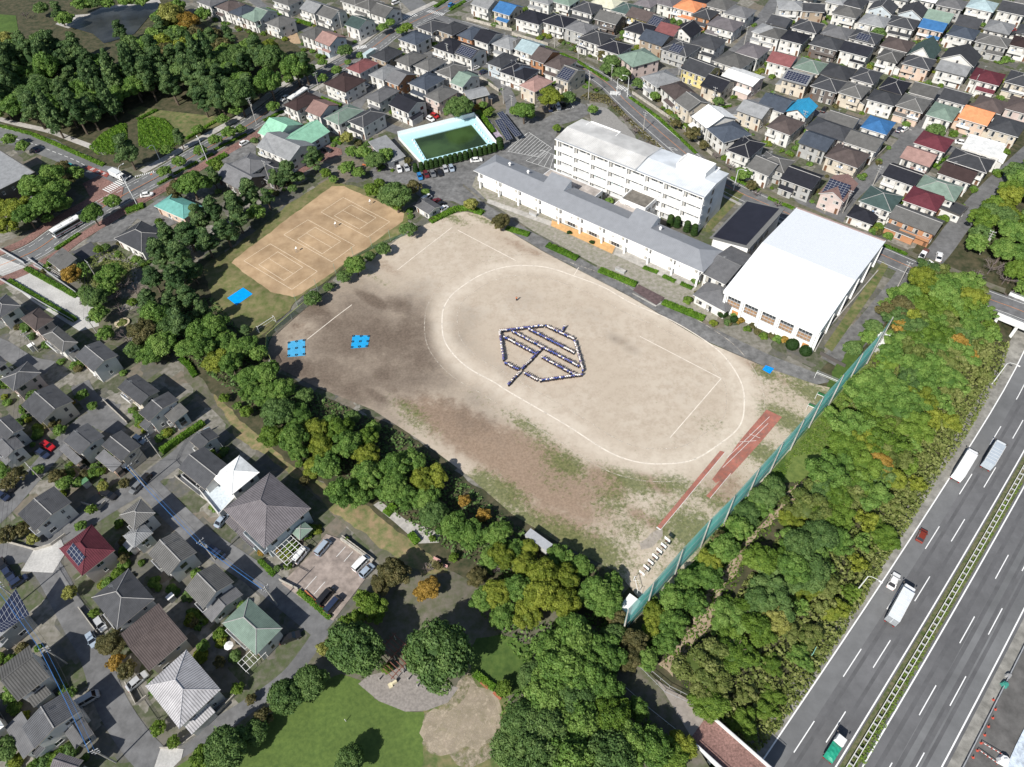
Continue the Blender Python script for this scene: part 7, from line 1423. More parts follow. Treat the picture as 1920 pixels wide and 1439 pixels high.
CARS = '''1729,1004,14,-28,red-brown,hatch,h 1676,1089,14,-28,white,sedan,h
748.5,317,5,15,white,hatch 762,314,6,13,silver,sedan 787,331,5,12,blue,hatch 799,327,6,12,maroon,hatch 811,325,6,12,grey,sedan 824,323,6,12,black,sedan 835,317,5,13,silver,hatch 846.5,315.5,5,12,silver-blue,hatch 893,300,20,-2,white,sedan 807,223,14,8,white,hatch 815,217,14,7,red,hatch 800,372,14,-10,white,van 816,378,14,-9,maroon,sedan 825,384,14,-9,black,sedan 832,391,14,-9,white,hatch
1022,205,4,9,black,sedan 1031,204,4,9,dark blue,hatch 1046,200,5,10,white,van 1056,197,4,9,black,sedan 686,162,14,-8,white,hatch 892,127,12,-5,white,hatch 907,135,12,-4,dark blue,hatch 555,22,12,-6,silver,hatch 846,9,10,-6,blue,hatch 742,5,10,-4,white,van
1214,107,8,-7,white,hatch 1220,110,8,-7,white,hatch 1546,205,8,-9,black,sedan 1696,242,9,-6,white,hatch 1686,243,5,-7,dark blue,hatch 1803,267,12,2,white,sedan 1899,57,10,2,red,hatch 1761,481,3,-14,white,sedan
89,835,16,10,red,sedan 79,850,14,9,dark blue,sedan 14,912,18,10,black,sedan 5,930,18,10,dark blue,hatch 261,824,14,8,silver-blue,hatch 203,927,16,8,black,sedan 270,900,-12,12,black,hatch 256,914,-12,12,grey,hatch 417,974,10,-12,silver-blue,sedan 407,1037,18,12,dark blue,van
606,1027,14,-16,silver-blue,van 564,1041,10,-12,white,van 677,1057,14,-14,white,van 688,1070,14,-14,silver-blue,hatch 610,1119,12,-14,black,van 625,1134,12,-14,dark blue,van 544,1195,16,-6,black,sedan 172,1199,7,14,silver-blue,hatch 257,1277,14,-12,silver,sedan 164,1311,14,-8,silver,van
131,311,-14,-6,teal,hatch 65,281,-14,-6,dark blue,hatch 275,365,12,-2,white,sedan 458,268,12,-6,white,hatch 612,281,12,2,black,sedan 534,184,-14,9,white,sedan 15,1075,10,16,dark blue,sedan 5,1060,10,16,black,sedan 188,1170,5,8,silver,hatch 35,1090,12,-8,dark blue,hatch'''
for t_ in CARS.split('\n'):
    for tok in t_.replace('red-brown', 'red_brown').replace('silver-blue', 'silver_blue').replace('dark blue', 'dark_blue').split():
        a = tok.split(','); z_ = HZ if len(a) > 6 else 0
        c_ = a[4].replace('dark_blue', 'dark blue').replace('_', '-')
        car(float(a[0]), float(a[1]), float(a[2]), float(a[3]), c_, a[5], z_, ('%s car driving on the expressway' % c_) if z_ else None)

# ============================================================ PEOPLE
SKIN = mat('skin', (.42, .26, .18), var=0, rough=.6); HAIR = mat('black_hair', (.012, .011, .014), var=0, rough=.5); NAVY = mat('navy_trousers', (.015, .018, .03), var=0, rough=.8)
SHW = mat('white_sports_shirt', (.80, .81, .83), var=0, rough=.8); SHB = mat('blue_sports_shirt', (.012, .085, .40), var=0, rough=.8); ORA = mat('orange_clothes', (.62, .16, .05), var=0)
def skin_mesh(name, verts, edges, radii, m, sub=1):
    me = bpy.data.meshes.new(name); me.from_pydata(verts, edges, []); o = bpy.data.objects.new(name, me); C.objects.link(o)
    md = o.modifiers.new('s', 'SKIN'); md.use_smooth_shade = True
    for i, r in enumerate(radii): me.skin_vertices[0].data[i].radius = (r, r) if not isinstance(r, tuple) else r
    me.skin_vertices[0].data[0].use_root = True
    if sub: o.modifiers.new('u', 'SUBSURF').levels = sub
    dg = bpy.context.evaluated_depsgraph_get(); out = bpy.data.meshes.new_from_object(o.evaluated_get(dg)); out.name = name
    out.materials.clear(); out.materials.append(m); bpy.data.objects.remove(o); bpy.data.meshes.remove(me); return out
def person_meshes(pose):
    # joints: pelvis 0, chest 1, neck 2, head 3, crown 4, then arms and legs with hands and five fingers
    V = [(0, 0, .92), (0, .01, 1.28), (0, .01, 1.42), (0, .03, 1.53), (0, .04, 1.62)]; Ed = [(0, 1), (1, 2), (2, 3), (3, 4)]; Rr = [(.14, .10), (.15, .10), .05, .085, .075]
    for s in (-1, 1):
        b = len(V)
        if pose == 0: arm = [(s*.19, .01, 1.36), (s*.25, -.02, 1.10), (s*.25, .07, .86), (s*.25, .10, .78)]
        elif pose == 1: arm = [(s*.19, .01, 1.36), (s*.24, .12, 1.13), (s*.12, .30, 1.20), (s*.08, .37, 1.25)]
        else: arm = [(s*.19, .01, 1.37), (s*.27, .06, 1.58), (s*.20, .12, 1.80), (s*.19, .13, 1.89)]
        V += arm; Rr += [.055, .042, .032, .034]; Ed += [(1, b), (b, b+1), (b+1, b+2), (b+2, b+3)]
        d = (Vector(arm[3])-Vector(arm[2])).normalized(); o_ = d.cross(Vector((s, .2, 0))).normalized(); e_ = d.cross(o_)
        for k, l in enumerate((.055, .075, .08, .072, .055)):
            f = Vector(arm[3])+d*.03+o_*(k-2)*.018; 
            if k == 0: f = Vector(arm[2])+d*.03+o_*-.045; q = f+d*.04-o_*.025
            else: q = f+d*l+e_*.015
            i = len(V); V += [tuple(f), tuple(q)]; Rr += [.010, .008]; Ed += [(b+3, i), (i, i+1)]
        l = len(V); V += [(s*.095, 0, .86), (s*.11, .015, .48), (s*.12, -.02, .08), (s*.13, .13, .045)]; Rr += [.095, .062, .042, .035]; Ed += [(0, l), (l, l+1), (l+1, l+2), (l+2, l+3)]
    body = skin_mesh('body', V, Ed, Rr, SKIN, 0)
    sh = skin_mesh('shirt', [(0, 0, .90), (0, .01, 1.2), (0, .01, 1.34), (0, .01, 1.42)]+[V[5], V[6], V[5+4+10+4], V[5+4+10+5]], [(0, 1), (1, 2), (2, 3), (2, 4), (4, 5), (2, 6), (6, 7)], [(.17, .125), (.17, .12), (.17, .115), .07, .072, .062, .072, .062], SHW, 0)
    L1 = 5+4+10; Rl = L1+4+4+10
    tr = skin_mesh('trousers', [(0, 0, .93), V[L1], V[L1+1], (V[L1+2][0], V[L1+2][1], .12), V[Rl], V[Rl+1], (V[Rl+2][0], V[Rl+2][1], .12)], [(0, 1), (1, 2), (2, 3), (0, 4), (4, 5), (5, 6)], [(.16, .12), .115, .085, .07, .115, .085, .07], NAVY, 0)
    hr = skin_mesh('hair', [(0, .0, 1.50), (0, 0, 1.60), (0, .03, 1.66)], [(0, 1), (1, 2)], [.08, .095, .07], HAIR, 0)
    fc = MB(); [fc.box(s*.03-.012, s*.03+.012, .105, .118, 1.555, 1.57) for s in (-1, 1)]; fc.box(-.01, .01, .11, .14, 1.515, 1.55, 1); fc.box(-.025, .025, .105, .116, 1.488, 1.497)
    return body, sh, tr, hr, fc.mesh('face', [HAIR, SKIN])
PM = [person_meshes(i) for i in range(3)]
PMB = []
for q in PM:
    s = q[1].copy(); s.materials.clear(); s.materials.append(SHB); PMB.append(s)
rp = random.Random(11)
def person(x, y, az, blue, label, group, pose=None, mats=None):
    k = rp.choice((0, 0, 1, 2)) if pose is None else pose; r = empty('person', (x, y, .175), az, label, 'person', group); sc = rp.uniform(.96, 1.08); r.scale = (sc, sc, sc)
    link('body', PM[k][0], r); link('trousers', PM[k][2], r); link('hair', PM[k][3], r); link('face', PM[k][4], r)
    if mats:
        s = PM[k][1].copy(); s.materials.clear(); s.materials.append(mats); link('shirt', s, r)
    else: link('shirt', PMB[k] if blue else PM[k][1], r)
    return r
SEG = [((160, 300), (950, 205)), ((985, 205), (1500, 450)), ((1510, 480), (1665, 1030)), ((1650, 1085), (880, 1195)), ((850, 1190), (600, 1050)), ((500, 1000), (250, 870)), ((235, 830), (160, 320)), ((680, 265), (1510, 700)), ((380, 305), (1590, 940)), ((235, 410), (810, 710)), ((915, 770), (1500, 1085)), ((930, 610), (560, 990)), ((530, 1040), (310, 1275)), ((1265, 330), (1340, 215))]
npp = 0
for (a, b_) in SEG:
    A, B_ = W2(920+a[0]/9.6, 590+a[1]/9.6, 1.0), W2(920+b_[0]/9.6, 590+b_[1]/9.6, 1.0); L_ = (B_-A).length; n = int(L_/.54)
    for i in range(n):
        p = A+(B_-A)*((i+.5)/n); blue = rp.random() < (.72 if a in ((930, 610), (235, 830)) else .42)
        # everyone looks towards the drone
        person(p.x+rp.uniform(-.07, .07), p.y+rp.uniform(-.07, .07), math.atan2(-p.y, -p.x)-math.pi/2+rp.uniform(-.5, .5), blue, ('person in %s sports shirt and dark trousers standing in the formation' % ('a blue' if blue else 'a white')), 'people standing in the formation on the sports ground'); npp += 1
print('people', npp)
p_ = W2(968.7, 565); person(p_.x, p_.y, math.pi, False, 'person in orange clothes standing alone on the sports ground above the formation', None, 2, ORA)

# ============================================================ BALL NET, GOALS, PLAY EQUIPMENT
NETM = bpy.data.materials.new('green_net'); NETM.use_nodes = True
_n = NETM.node_tree; _b = _n.nodes['Principled BSDF']; _b.inputs['Base Color'].default_value = (.22, .78, .70, 1); _b.inputs['Roughness'].default_value = .8; _b.inputs['Alpha'].default_value = .82
def polyline_at(pts, s):
    for a, b_ in zip(pts, pts[1:]):
        l = (b_-a).length
        if s <= l: return a+(b_-a)*(s/l), (b_-a).normalized()
        s -= l
    return pts[-1], (pts[-1]-pts[-2]).normalized()
nb_ = [W2(*p) for p in ((1168, 1188), (1212.5, 1141), (1264.5, 1080), (1313, 1027.5), (1356.7, 984), (1400.5, 934.5), (1443, 887), (1481, 845), (1516, 803), (1553, 762), (1588, 722), (1625, 682), (1643, 655))]
NH = 12.2
nr = empty('ball_net', (nb_[0].x, nb_[0].y, 0), 0, 'tall blue-green ball net on concrete poles along the sports ground', 'net fence'); o0 = nb_[0]
b = MB()
for (a, c) in zip(nb_, nb_[1:]):
    n = 4
    for i in range(n):
        for j in range(3):
            p, q = a+(c-a)*(i/n)-o0, a+(c-a)*((i+1)/n)-o0; sg = lambda t: .25*math.sin(math.pi*t)
            nn = Vector(((c-a).y, -(c-a).x)).normalized(); off = lambda t, k: nn*(sg(t)*math.sin(math.pi*k/3)-.25)
            z0, z1 = .2+(NH-.4)*j/3, .2+(NH-.4)*(j+1)/3; p0, q0, p1, q1 = p+off(i/n, j), q+off((i+1)/n, j), p+off(i/n, j+1), q+off((i+1)/n, j+1)
            b.face([(p0.x, p0.y, z0), (q0.x, q0.y, z0), (q1.x, q1.y, z1), (p1.x, p1.y, z1)])
b.obj('netting', NETM, nr)
for p in nb_:
    q = p-o0; MB().tube([(q.x, q.y, -.3), (q.x, q.y, NH+.4)], .2, 8, 0, .13).obj('pole', M_conc, nr)
cb = MB()
for z in (.3, NH*.33, NH*.66, NH): cb.tube([((p-o0).x, (p-o0).y, z) for p in nb_], .025, 4)
cb.obj('cable', METAL, nr)
def goal(P, ht, dp, name, label, netc, bar=.06, z=.17):
    """frame from two ground corners of the mouth"""
    A, B_ = W2(*P[0]), W2(*P[1]); v = B_-A; az = math.atan2(v.y, v.x); r = empty(name, (A.x, A.y, z), az, label, 'goal'); L_ = v.length; GWm = mat('goal_white_paint', (.78, .78, .77), var=0)
    b = MB(); b.tube([(0, 0, 0), (0, 0, ht)], bar, 6); b.tube([(L_, 0, 0), (L_, 0, ht)], bar, 6); b.tube([(0, 0, ht), (L_, 0, ht)], bar, 6)
    b.tube([(0, 0, ht), (0, dp*.5, ht*.95), (0, dp, 0), (0, 0, 0)], bar*.6, 5); b.tube([(L_, 0, ht), (L_, dp*.5, ht*.95), (L_, dp, 0), (L_, 0, 0)], bar*.6, 5); b.tube([(0, dp, 0), (L_, dp, 0)], bar*.6, 5); b.obj('frame', GWm, r)
    if netc:
        m = mat('goal_net_'+netc, {'green': (.03, .22, .07), 'white': (.6, .6, .6)}[netc], var=0); m.node_tree.nodes['Principled BSDF'].inputs['Alpha'].default_value = .55 if netc == 'green' else .15
        g = MB(); g.face([(0, dp, 0), (L_, dp, 0), (L_, dp*.5, ht*.95), (0, dp*.5, ht*.95)]); g.face([(0, dp*.5, ht*.95), (L_, dp*.5, ht*.95), (L_, 0, ht), (0, 0, ht)])
        for x in (0, L_): g.face([(x, 0, 0), (x, dp, 0), (x, dp*.5, ht*.95), (x, 0, ht)])
        g.obj('net', m, r)
    return r
g_ = lambda x, y: (1400+x/8, 640+y/8)
goal([g_(1010, 560), g_(1345, 700)], 2.44, 2, 'football_goal', 'large white football goal at the corner of the sports ground by the net', 'white')
goal([g_(1020, 870), g_(1160, 930)], 2.0, 2, 'handball_goal', 'upper of the two small white goals with green nets beside the ball net', 'green'); goal([g_(885, 1040), g_(1020, 1095)], 2.0, 2, 'handball_goal', 'lower of the two small white goals with green nets beside the ball net', 'green')
goal([(487, 625), (518, 605)], 2.44, 1.6, 'football_goal', 'white football goal on the grass below the tennis courts', None)
h_ = lambda x, y: (1140+x/8, 960+y/8)
goal([h_(380, 1040), h_(430, 1250)], 2.2, 1.2, 'goal_frame', 'white goal frame half in tree shade near the net end', None)
for i, (x, y) in enumerate(((895, 470), (840, 560), (775, 635), (712, 720), (648, 805), (582, 885), (520, 970))):
    p = W2(*h_(x, y)); r = empty('practice_hoop', (p.x, p.y, .17), R(222), 'white-board practice hoop stand, one of the row of seven near the net', 'practice hoop', 'row of practice hoop stands')
    MB().tube([(0, 0, 0), (.25, 0, 1.6), (.7, 0, 2.6)], .06, 5).obj('post', TRIM, r)
    bb = MB().box(.7, .76, -.75, .75, 2.2, 3.2).obj('backboard', WHITE, r); ring = MB(); ring.tube([(1.0+.22*math.cos(t*math.pi/4), .22*math.sin(t*math.pi/4), 2.4) for t in range(9)], .02, 4); ring.obj('hoop', mat('orange_hoop', (.5, .15, .05), var=0), bb)
    for s in (-1, 1): MB().tube([(0, s*.1, 0), (.5, s*.5, 0)], .04, 4).obj('foot', TRIM, r)
# tennis nets are taken down; umpire chairs and the court fence posts remain
for i, (x, y) in enumerate(((308, 455), (600, 268), (858, 100))):
    p = W2(*T('F', x, y)); r = empty('umpire_chair', (p.x, p.y, .15), R(-40), ('lower left', 'middle', 'upper right')[i]+' umpire chair standing between the tennis courts', 'umpire chair')
    for sx in (-.3, .3):
        for sy in (-.3, .3): MB().tube([(sx, sy, 0), (sx*.7, sy*.7, 1.5)], .035, 4).obj('leg', METAL, r)
    MB().box(-.28, .28, -.25, .25, 1.5, 1.58).obj('seat', WHITE, r); MB().box(-.28, .28, .2, .25, 1.58, 2.1).obj('backrest', WHITE, r)
TP = [W2(*T('F', x, y)) for x, y in ((315, 860), (465, 745), (605, 630), (735, 500), (875, 430), (1010, 372), (1120, 330))]
r = empty('court_fence', (TP[0].x, TP[0].y, 0), 0, 'low green fence with tall thin posts between the tennis courts and the sports ground', 'fence'); o0 = TP[0]
for p in TP: MB().tube([((p-o0).x, (p-o0).y, 0), ((p-o0).x, (p-o0).y, 5)], .06, 5).obj('post', mat('green_post', (.25, .36, .28), var=0), r)
b = MB(); GN = mat('green_mesh_fence', (.05, .15, .09), var=0); GN.node_tree.nodes['Principled BSDF'].inputs['Alpha'].default_value = .6
for a, c in zip(TP, TP[1:]): b.face([((a-o0).x, (a-o0).y, .1), ((c-o0).x, (c-o0).y, .1), ((c-o0).x, (c-o0).y, 1.3), ((a-o0).x, (a-o0).y, 1.3)])
b.obj('mesh_panel', GN, r)
BS = [W2(*p) for p in ((575, 577), (548, 600), (520, 625), (504, 640), (503, 665), (515, 690))]
r = empty('backstop_fence', (BS[0].x, BS[0].y, 0), 0, 'green baseball backstop fence behind the blue ground sheet', 'fence'); o0 = BS[0]
b = MB()
for a, c in zip(BS, BS[1:]): b.face([((a-o0).x, (a-o0).y, .1), ((c-o0).x, (c-o0).y, .1), ((c-o0).x, (c-o0).y, 2.6), ((a-o0).x, (a-o0).y, 2.6)])
b.obj('mesh_panel', GN, r)
for p in BS: MB().tube([((p-o0).x, (p-o0).y, 0), ((p-o0).x, (p-o0).y, 2.7)], .06, 5).obj('post', METAL, r)
b = MB().tube([((p-o0).x, (p-o0).y, 2.65) for p in BS], .07, 5); b.obj('top_pad', mat('yellow_green_pad', (.35, .40, .12), var=0), r)
# blue ground sheets with tyres
def sheet(pts, label, z, col, tyres):
    P = [W2(*p) for p in pts]; c = sum(P, Vector((0, 0)))/len(P); b = MB(); n = 8
    f = lambda u, v: P[0]*(1-u)*(1-v)+P[1]*u*(1-v)+P[2]*u*v+P[3]*(1-u)*v-c; rng = random.Random(4)
    hz_ = [[.03+rng.random()*.05 for _ in range(n+1)] for _ in range(n+1)]
    for i in range(n):
        for j in range(n):
            q = [(f(a/n, e/n), hz_[a][e]) for a, e in ((i, j), (i+1, j), (i+1, j+1), (i, j+1))]; b.face([(v.x, v.y, h) for v, h in q])
    o = b.obj('ground_sheet', mat('sheet_'+str(col), col, rough=.45, var=.06, scale=1.5), loc=(c.x, c.y, z)); tag(o, label, 'ground sheet')
    for (u, v) in tyres:
        q = f(u, v)+c; t = MB(); t.tube([(.3*math.cos(k*math.pi/5), .3*math.sin(k*math.pi/5), .1) for k in range(11)], .09, 5, cap=False); t.obj('tyre', TYRE, None, loc=(q.x, q.y, z+.09)); tag(C.objects[-1], 'black tyre weighing down a blue ground sheet', 'tyre', 'tyres on the blue ground sheets')
nine = [(u, v) for u in (.06, .5, .94) for v in (.08, .5, .92)]
sheet([T('F', 240, 1130), T('F', 370, 1108), T('F', 370, 1232), T('F', 238, 1245)], 'pale blue ground sheet with tyres at home plate', .19, (.07, .36, .62), nine)
sheet([T('F', 725, 1080), T('F', 856, 1082), T('F', 838, 1170), T('F', 712, 1180)], 'bright blue ground sheet with tyres on the pitching mound', .19, (.02, .33, .66), nine)
sheet([T('E', 1705, 800), T('E', 1825, 722), T('E', 1895, 770), T('E', 1775, 855)], 'vivid blue rectangular sheet on the grass below the tennis courts', .17, (.0, .32, .85), [])
sheet([g_(230, 435), g_(285, 370), g_(408, 420), g_(345, 500)], 'small vivid blue sheet at the right end of the sports ground', .20, (.0, .27, .80), [])
# ============================================================ POLES, LAMPS, WIRES
PAINT = mat('lamp_post_paint', (.66, .67, .66), var=0, rough=.5)
def pole(bx, by, h=10, kind='power', az=-42, label=None, z=0, sc=1.):
    p = W2(bx, by, z); r = empty('utility_pole' if kind == 'power' else 'street_lamp', (p.x, p.y, z), R(az))
    MB().tube([(0, 0, -.2), (0, 0, h)], .17*sc, 8, 0, .11*sc).obj('post', M_conc if kind == 'power' else PAINT, r)
    if kind == 'power':
        for k, zz in enumerate((h-.3, h-1.2, h-2)): MB().box(-.9+.2*k, .9-.2*k, -.05, .05, zz, zz+.1).obj('crossarm', METAL, r)
        t = MB(); t.tube([(.35, 0, h-3.6), (.35, 0, h-2.7)], .25, 8); t.obj('transformer', M_conc, r) if int(bx) % 2 else None
        ins = MB()
        for k in (-.8, 0, .8): ins.tube([(k, 0, h-.2), (k, 0, h+.05)], .06, 5)
        ins.obj('insulator', WHITE, r)
    else:
        arm = MB(); arm.tube([(0, 0, h), (.5, 0, h+.6), (1.6, 0, h+.8), (2.4, 0, h+.7)], .06, 5); arm.obj('arm', PAINT, r); MB().box(2.1, 2.9, -.16, .16, h+.56, h+.7).obj('lamp_head', WHITE, r)
    if label: tag(r, label, 'utility pole' if kind == 'power' else 'street lamp')
    else: auto(r, 'tall concrete utility pole with crossarms' if kind == 'power' else 'tall street lamp with curved arm', (p.x, p.y, h*.6), 'utility pole' if kind == 'power' else 'street lamp', 'utility poles' if kind == 'power' else 'street lamps')
    return Vector((p.x, p.y, h-.2))
pp = {}
for k, (x, y, h, az) in {'a': (302, 858, 9.5, 48), 'b': (272, 912, 9.5, 48), 'c': (403, 1050, 9.5, 48), 'd': (78, 899, 7, -42), 'e': (40, 1128, 9.5, 20), 'f': (126, 1245, 9.5, 20), 'g': (190, 535, 10, -42), 'h': (188, 634, 9, 48), 'i': (218, 1430, 9.5, 20), 'j': (520, 1135, 9.5, 48), 'k': (72, 660, 8, 48),
    'l': (481, 232, 11, 30), 'm': (510, 352, 11, -42), 'n': (644, 68, 11, -42), 'o': (722, 190, 9, -42), 'p': (600, 175, 9, 30), 'q': (678, 108, 9, 40), 'r': (841, 120, 9, -42), 'u': (755, 40, 9, -42), 'w': (1103, 187, 12, -42), 'x': (1084, 112, 9, -42), 'y': (1269, 160, 9, -42), 'z': (1206, 247, 8, -42),
    'A': (1146, 152, 7, -42), 'B': (1636, 349, 8, -42), 'C': (1580, 400, 9, -42), 'D': (1837, 477, 9, -42), 'E': (1682, 540, 10, -42), 'F': (1335, 200, 8, -42), 'G': (1040, 90, 8, -42), 'H': (1500, 245, 8, -42), 'I': (960, 215, 8, -42), 'J': (1818, 178, 8, 48), 'K': (1870, 300, 8, 48), 'L': (1395, 85, 8, 48), 'M': (944, 195, 8, -42)}.items(): pp[k] = pole(x, y, h, 'power', az)
for (x, y, h, az) in ((390, 304, 9, 120), (245, 362, 10, 60), (300, 300, 6, -120), (258, 386, 10, 60), (1375, 357, 8, -30), (1156, 180, 7, -60), (1176, 182, 8, 150)): pole(x, y, h, 'lamp', az)
pole(1603, 1112, 8.5, 'lamp', -40, 'white expressway lamp arching over the lane marking at the lower verge', HZ); pole(1860, 720, 8.5, 'lamp', -38, 'white expressway lamp arching over the road at the upper verge', HZ)
def wire(a, c, m, r_=.02, n=10, sag=.5, label='', name='power_cable'):
    a, c = Vector(a), Vector(c); pts = [a+(c-a)*(i/n)-Vector((0, 0, sag*4*(i/n)*(1-i/n))) for i in range(n+1)]; o = MB().tube(pts, r_, 4, cap=False).obj(name, m); tag(o, label, 'cable', 'overhead cables')
BLUEC = mat('blue_cable_sleeve', (.05, .16, .40), var=0, rough=.5); BLK = mat('black_cable', (.03, .03, .035), var=0)
for a, c, m, r_ in (('b', 'c', BLUEC, .05), ('c', 'j', BLUEC, .09), ('e', 'f', BLUEC, .09), ('f', 'i', BLUEC, .09), ('a', 'b', BLK, .04), ('d', 'b', BLK, .02), ('e', 'k', BLK, .02), ('l', 'm', BLK, .02), ('l', 'p', BLK, .02), ('p', 'q', BLK, .02), ('w', 'x', BLK, .02), ('B', 'C', BLK, .02), ('h', 'g', BLK, .02), ('y', 'F', BLK, .02)):
    for k, dx in enumerate((-.6, .1, .7)):
        if m is BLUEC and k == 2: mm, rr, ll = BLK, .03, 'thin black overhead cable between utility poles'
        elif m is BLUEC: mm, rr, ll = (BLUEC, .07 if k == 0 else .03, 'blue-sleeved overhead cable above the lower left streets')
        else: mm, rr, ll = BLK, r_, 'thin black overhead cable between utility poles'
        wire(pp[a]+Vector((dx, dx*.5, -.4*k)), pp[c]+Vector((dx, dx*.5, -.4*k)), mm, rr, label=ll)
# ============================================================ WALLS, RAILS, SMALL THINGS
def wall(px, h, m, label, th=.18, name='garden_wall', cat='wall', z=0, auto_=False):
    pts = [W2(*p, z) for p in px]; b = MB(); n = len(pts); L_ = []
    for i, p in enumerate(pts):
        d = (pts[min(i+1, n-1)]-pts[max(i-1, 0)]).normalized(); nn = Vector((d.y, -d.x))*th/2; L_.append((p-nn, p+nn))
    for (a, c), (a2, c2) in zip(L_, L_[1:]): b.prism([(a.x, a.y), (c.x, c.y), (c2.x, c2.y), (a2.x, a2.y)], z, z+h)
    o = b.obj(name, m)
    if auto_: auto(o, label, (pts[0].x, pts[0].y, h), cat, 'garden walls')
    else: tag(o, label, cat)
    return o
BLOCK = mat('block_wall', (.42, .39, .34), scale=1.2, var=.2)
for q in ([T('B', 1670, 580), T('B', 1750, 640), T('B', 1820, 690)], [T('B', 1580, 150), T('B', 1750, 195), T('B', 1919, 235)], [T('C', 0, 262), T('C', 120, 300), T('C', 270, 345)], [T('C', 900, 705), T('C', 1130, 860), T('C', 1300, 980)], [T('C', 1390, 740), T('C', 1490, 820), T('C', 1640, 800)], [T('C', 1600, 890), T('C', 1760, 1010)], [T('B', 310, 942), T('B', 450, 1005)],
          [T('I', 20, 1180), T('I', 270, 1250), T('I', 390, 1215), T('I', 500, 1135)], [T('I', 1320, 700), T('I', 1660, 960)], [T('I', 780, 130), T('I', 960, 300)], [T('M', 600, 250), T('M', 740, 440)], [T('M', 1210, 1300), T('M', 1340, 1300), T('M', 1500, 1180), T('M', 1770, 900)], [T('M', 950, 810), T('M', 1030, 975), T('M', 1110, 910)], [T('J', 650, 1150), T('J', 890, 1330)], [T('N', 180, 40), T('N', 320, 110)], [T('I', 620, 900), T('I', 750, 940), T('I', 800, 890)], [T('D', 880, 1120), T('D', 760, 1240)], [T('C', 1250, 620), T('C', 1330, 560)], [T('C', 1300, 1000), T('C', 1500, 1170)], [T('F', -100, 30) , T('F', -60, 10)]):
    wall(q, 1.3 if q[0][1] < 600 else 1.0, BLOCK, 'pale block garden wall', auto_=True)
wall([T('H', 385, 1220), T('H', 480, 1270), T('H', 575, 1320)], 1.3, FRAMED, 'sliding metal bar gate across the lane beside the gymnasium', .08, 'sliding_gate', 'gate')
wall([T('H', 820, 600), T('H', 640, 810), T('H', 430, 1050), T('H', 350, 1200)], .8, M_conc, 'low concrete retaining wall beside the gymnasium', .3)
for q, l in (([T('E', 0, 435), T('E', 190, 545)], 'pale steel railing at the far side of the paved deck by the road'), ([T('E', 215, 505), T('E', 580, 770)], 'pale steel railing beside the stair ramp of the paved deck'), ([T('E', 0, 660), T('E', 560, 980)], 'pale steel railing between the paved deck and the houses')):
    wall(q, 1.2, METAL, l, .12, 'deck_railing', 'railing')
def steps(a, c, wd, n, label):
    A, B_ = W2(*a), W2(*c); v = B_-A; r = empty('stairs', (A.x, A.y, .1), math.atan2(v.y, v.x), label, 'stairs'); b = MB()
    for i in range(n): x = v.length*i/n; b.box(x, x+v.length/n*.55, 0, wd, 0, .12+.02*(n-i))
    b.obj('treads', M_conc, r); MB().box(0, v.length, -.1, -.01, 0, 1).obj('side_rail', METAL, r)
steps(T('E', 260, 560), T('E', 450, 655), 2, 16, 'long stairs running down beside the paved deck')
# central reservation barrier
def lay(off, s0, s1, step, fn):
    pts = HW; acc = 0; nxt = s0
    for a, c in zip(pts, pts[1:]):
        l = (c-a).length
        while nxt < acc+l and nxt < s1:
            t = (nxt-acc)/l; d = (c-a).normalized(); p = a+(c-a)*t+Vector((d.y, -d.x))*off; fn(p, d); nxt += step
        acc += l
rb = empty('crash_barrier', (0, 0, HZ), 0, 'ladder-like white crash barrier along the central strip of the expressway', 'crash barrier'); bb = MB(); n0 = [0]
S0 = 285; S1 = 480
for off in (12.2, 13.1):
    pl_ = []
    lay(off, S0, S1, 6, lambda p, d: pl_.append((p.x, p.y, .75)))
    MB().tube(pl_, .09, 4).obj('rail', TRIM, rb)
def _bar(p, d):
    n = Vector((d.y, -d.x)); q = MB(); q.prism([(p.x-n.x*.4-d.x*.14, p.y-n.y*.4-d.y*.14), (p.x+n.x*.4-d.x*.14, p.y+n.y*.4-d.y*.14), (p.x+n.x*.4+d.x*.14, p.y+n.y*.4+d.y*.14), (p.x-n.x*.4+d.x*.14, p.y-n.y*.4+d.y*.14)], .55, .74)
    q.tube([(p.x, p.y, 0), (p.x, p.y, .55)], .07, 5); q
    q.obj('cross_plate', mat('dusty_plate', (.40, .40, .385), var=.1), rb)
lay(12.65, S0, S1, 2.0, _bar)
# construction area at the lower right
rb = empty('guard_rail', (0, 0, HZ), 0, 'dark guard rail between the right carriageway and the works area', 'guard rail'); pl_ = []
lay(28.3, S0, S1, 6, lambda p, d: pl_.append((p.x, p.y, .7))); MB().tube(pl_, .1, 4).obj('rail', METAL, rb)
lay(28.4, S0, S1, 4, lambda p, d: MB().tube([(p.x, p.y, 0), (p.x, p.y, .7)], .07, 5).obj('post', FRAMED, rb))
CONE = mat('cone_red', (.50, .09, .06), var=0)
def cone(p, d):
    b = MB(); b.box(-.22, .22, -.22, .22, 0, .05); b.tube([(0, 0, .05), (0, 0, .7)], .16, 8, 0, .03); o = b.obj('traffic_cone', [CONE], loc=(p.x, p.y, HZ+.06)); tag(o, 'red traffic cone in the line edging the works area', 'traffic cone', 'traffic cones by the works area')
for (x, y) in ((1862, 1313), (1866, 1331), (1861, 1347), (1853, 1363), (1846, 1379), (1839, 1394), (1832, 1408), (1824, 1421)): p = W2(x, y, HZ); cone(p, None)
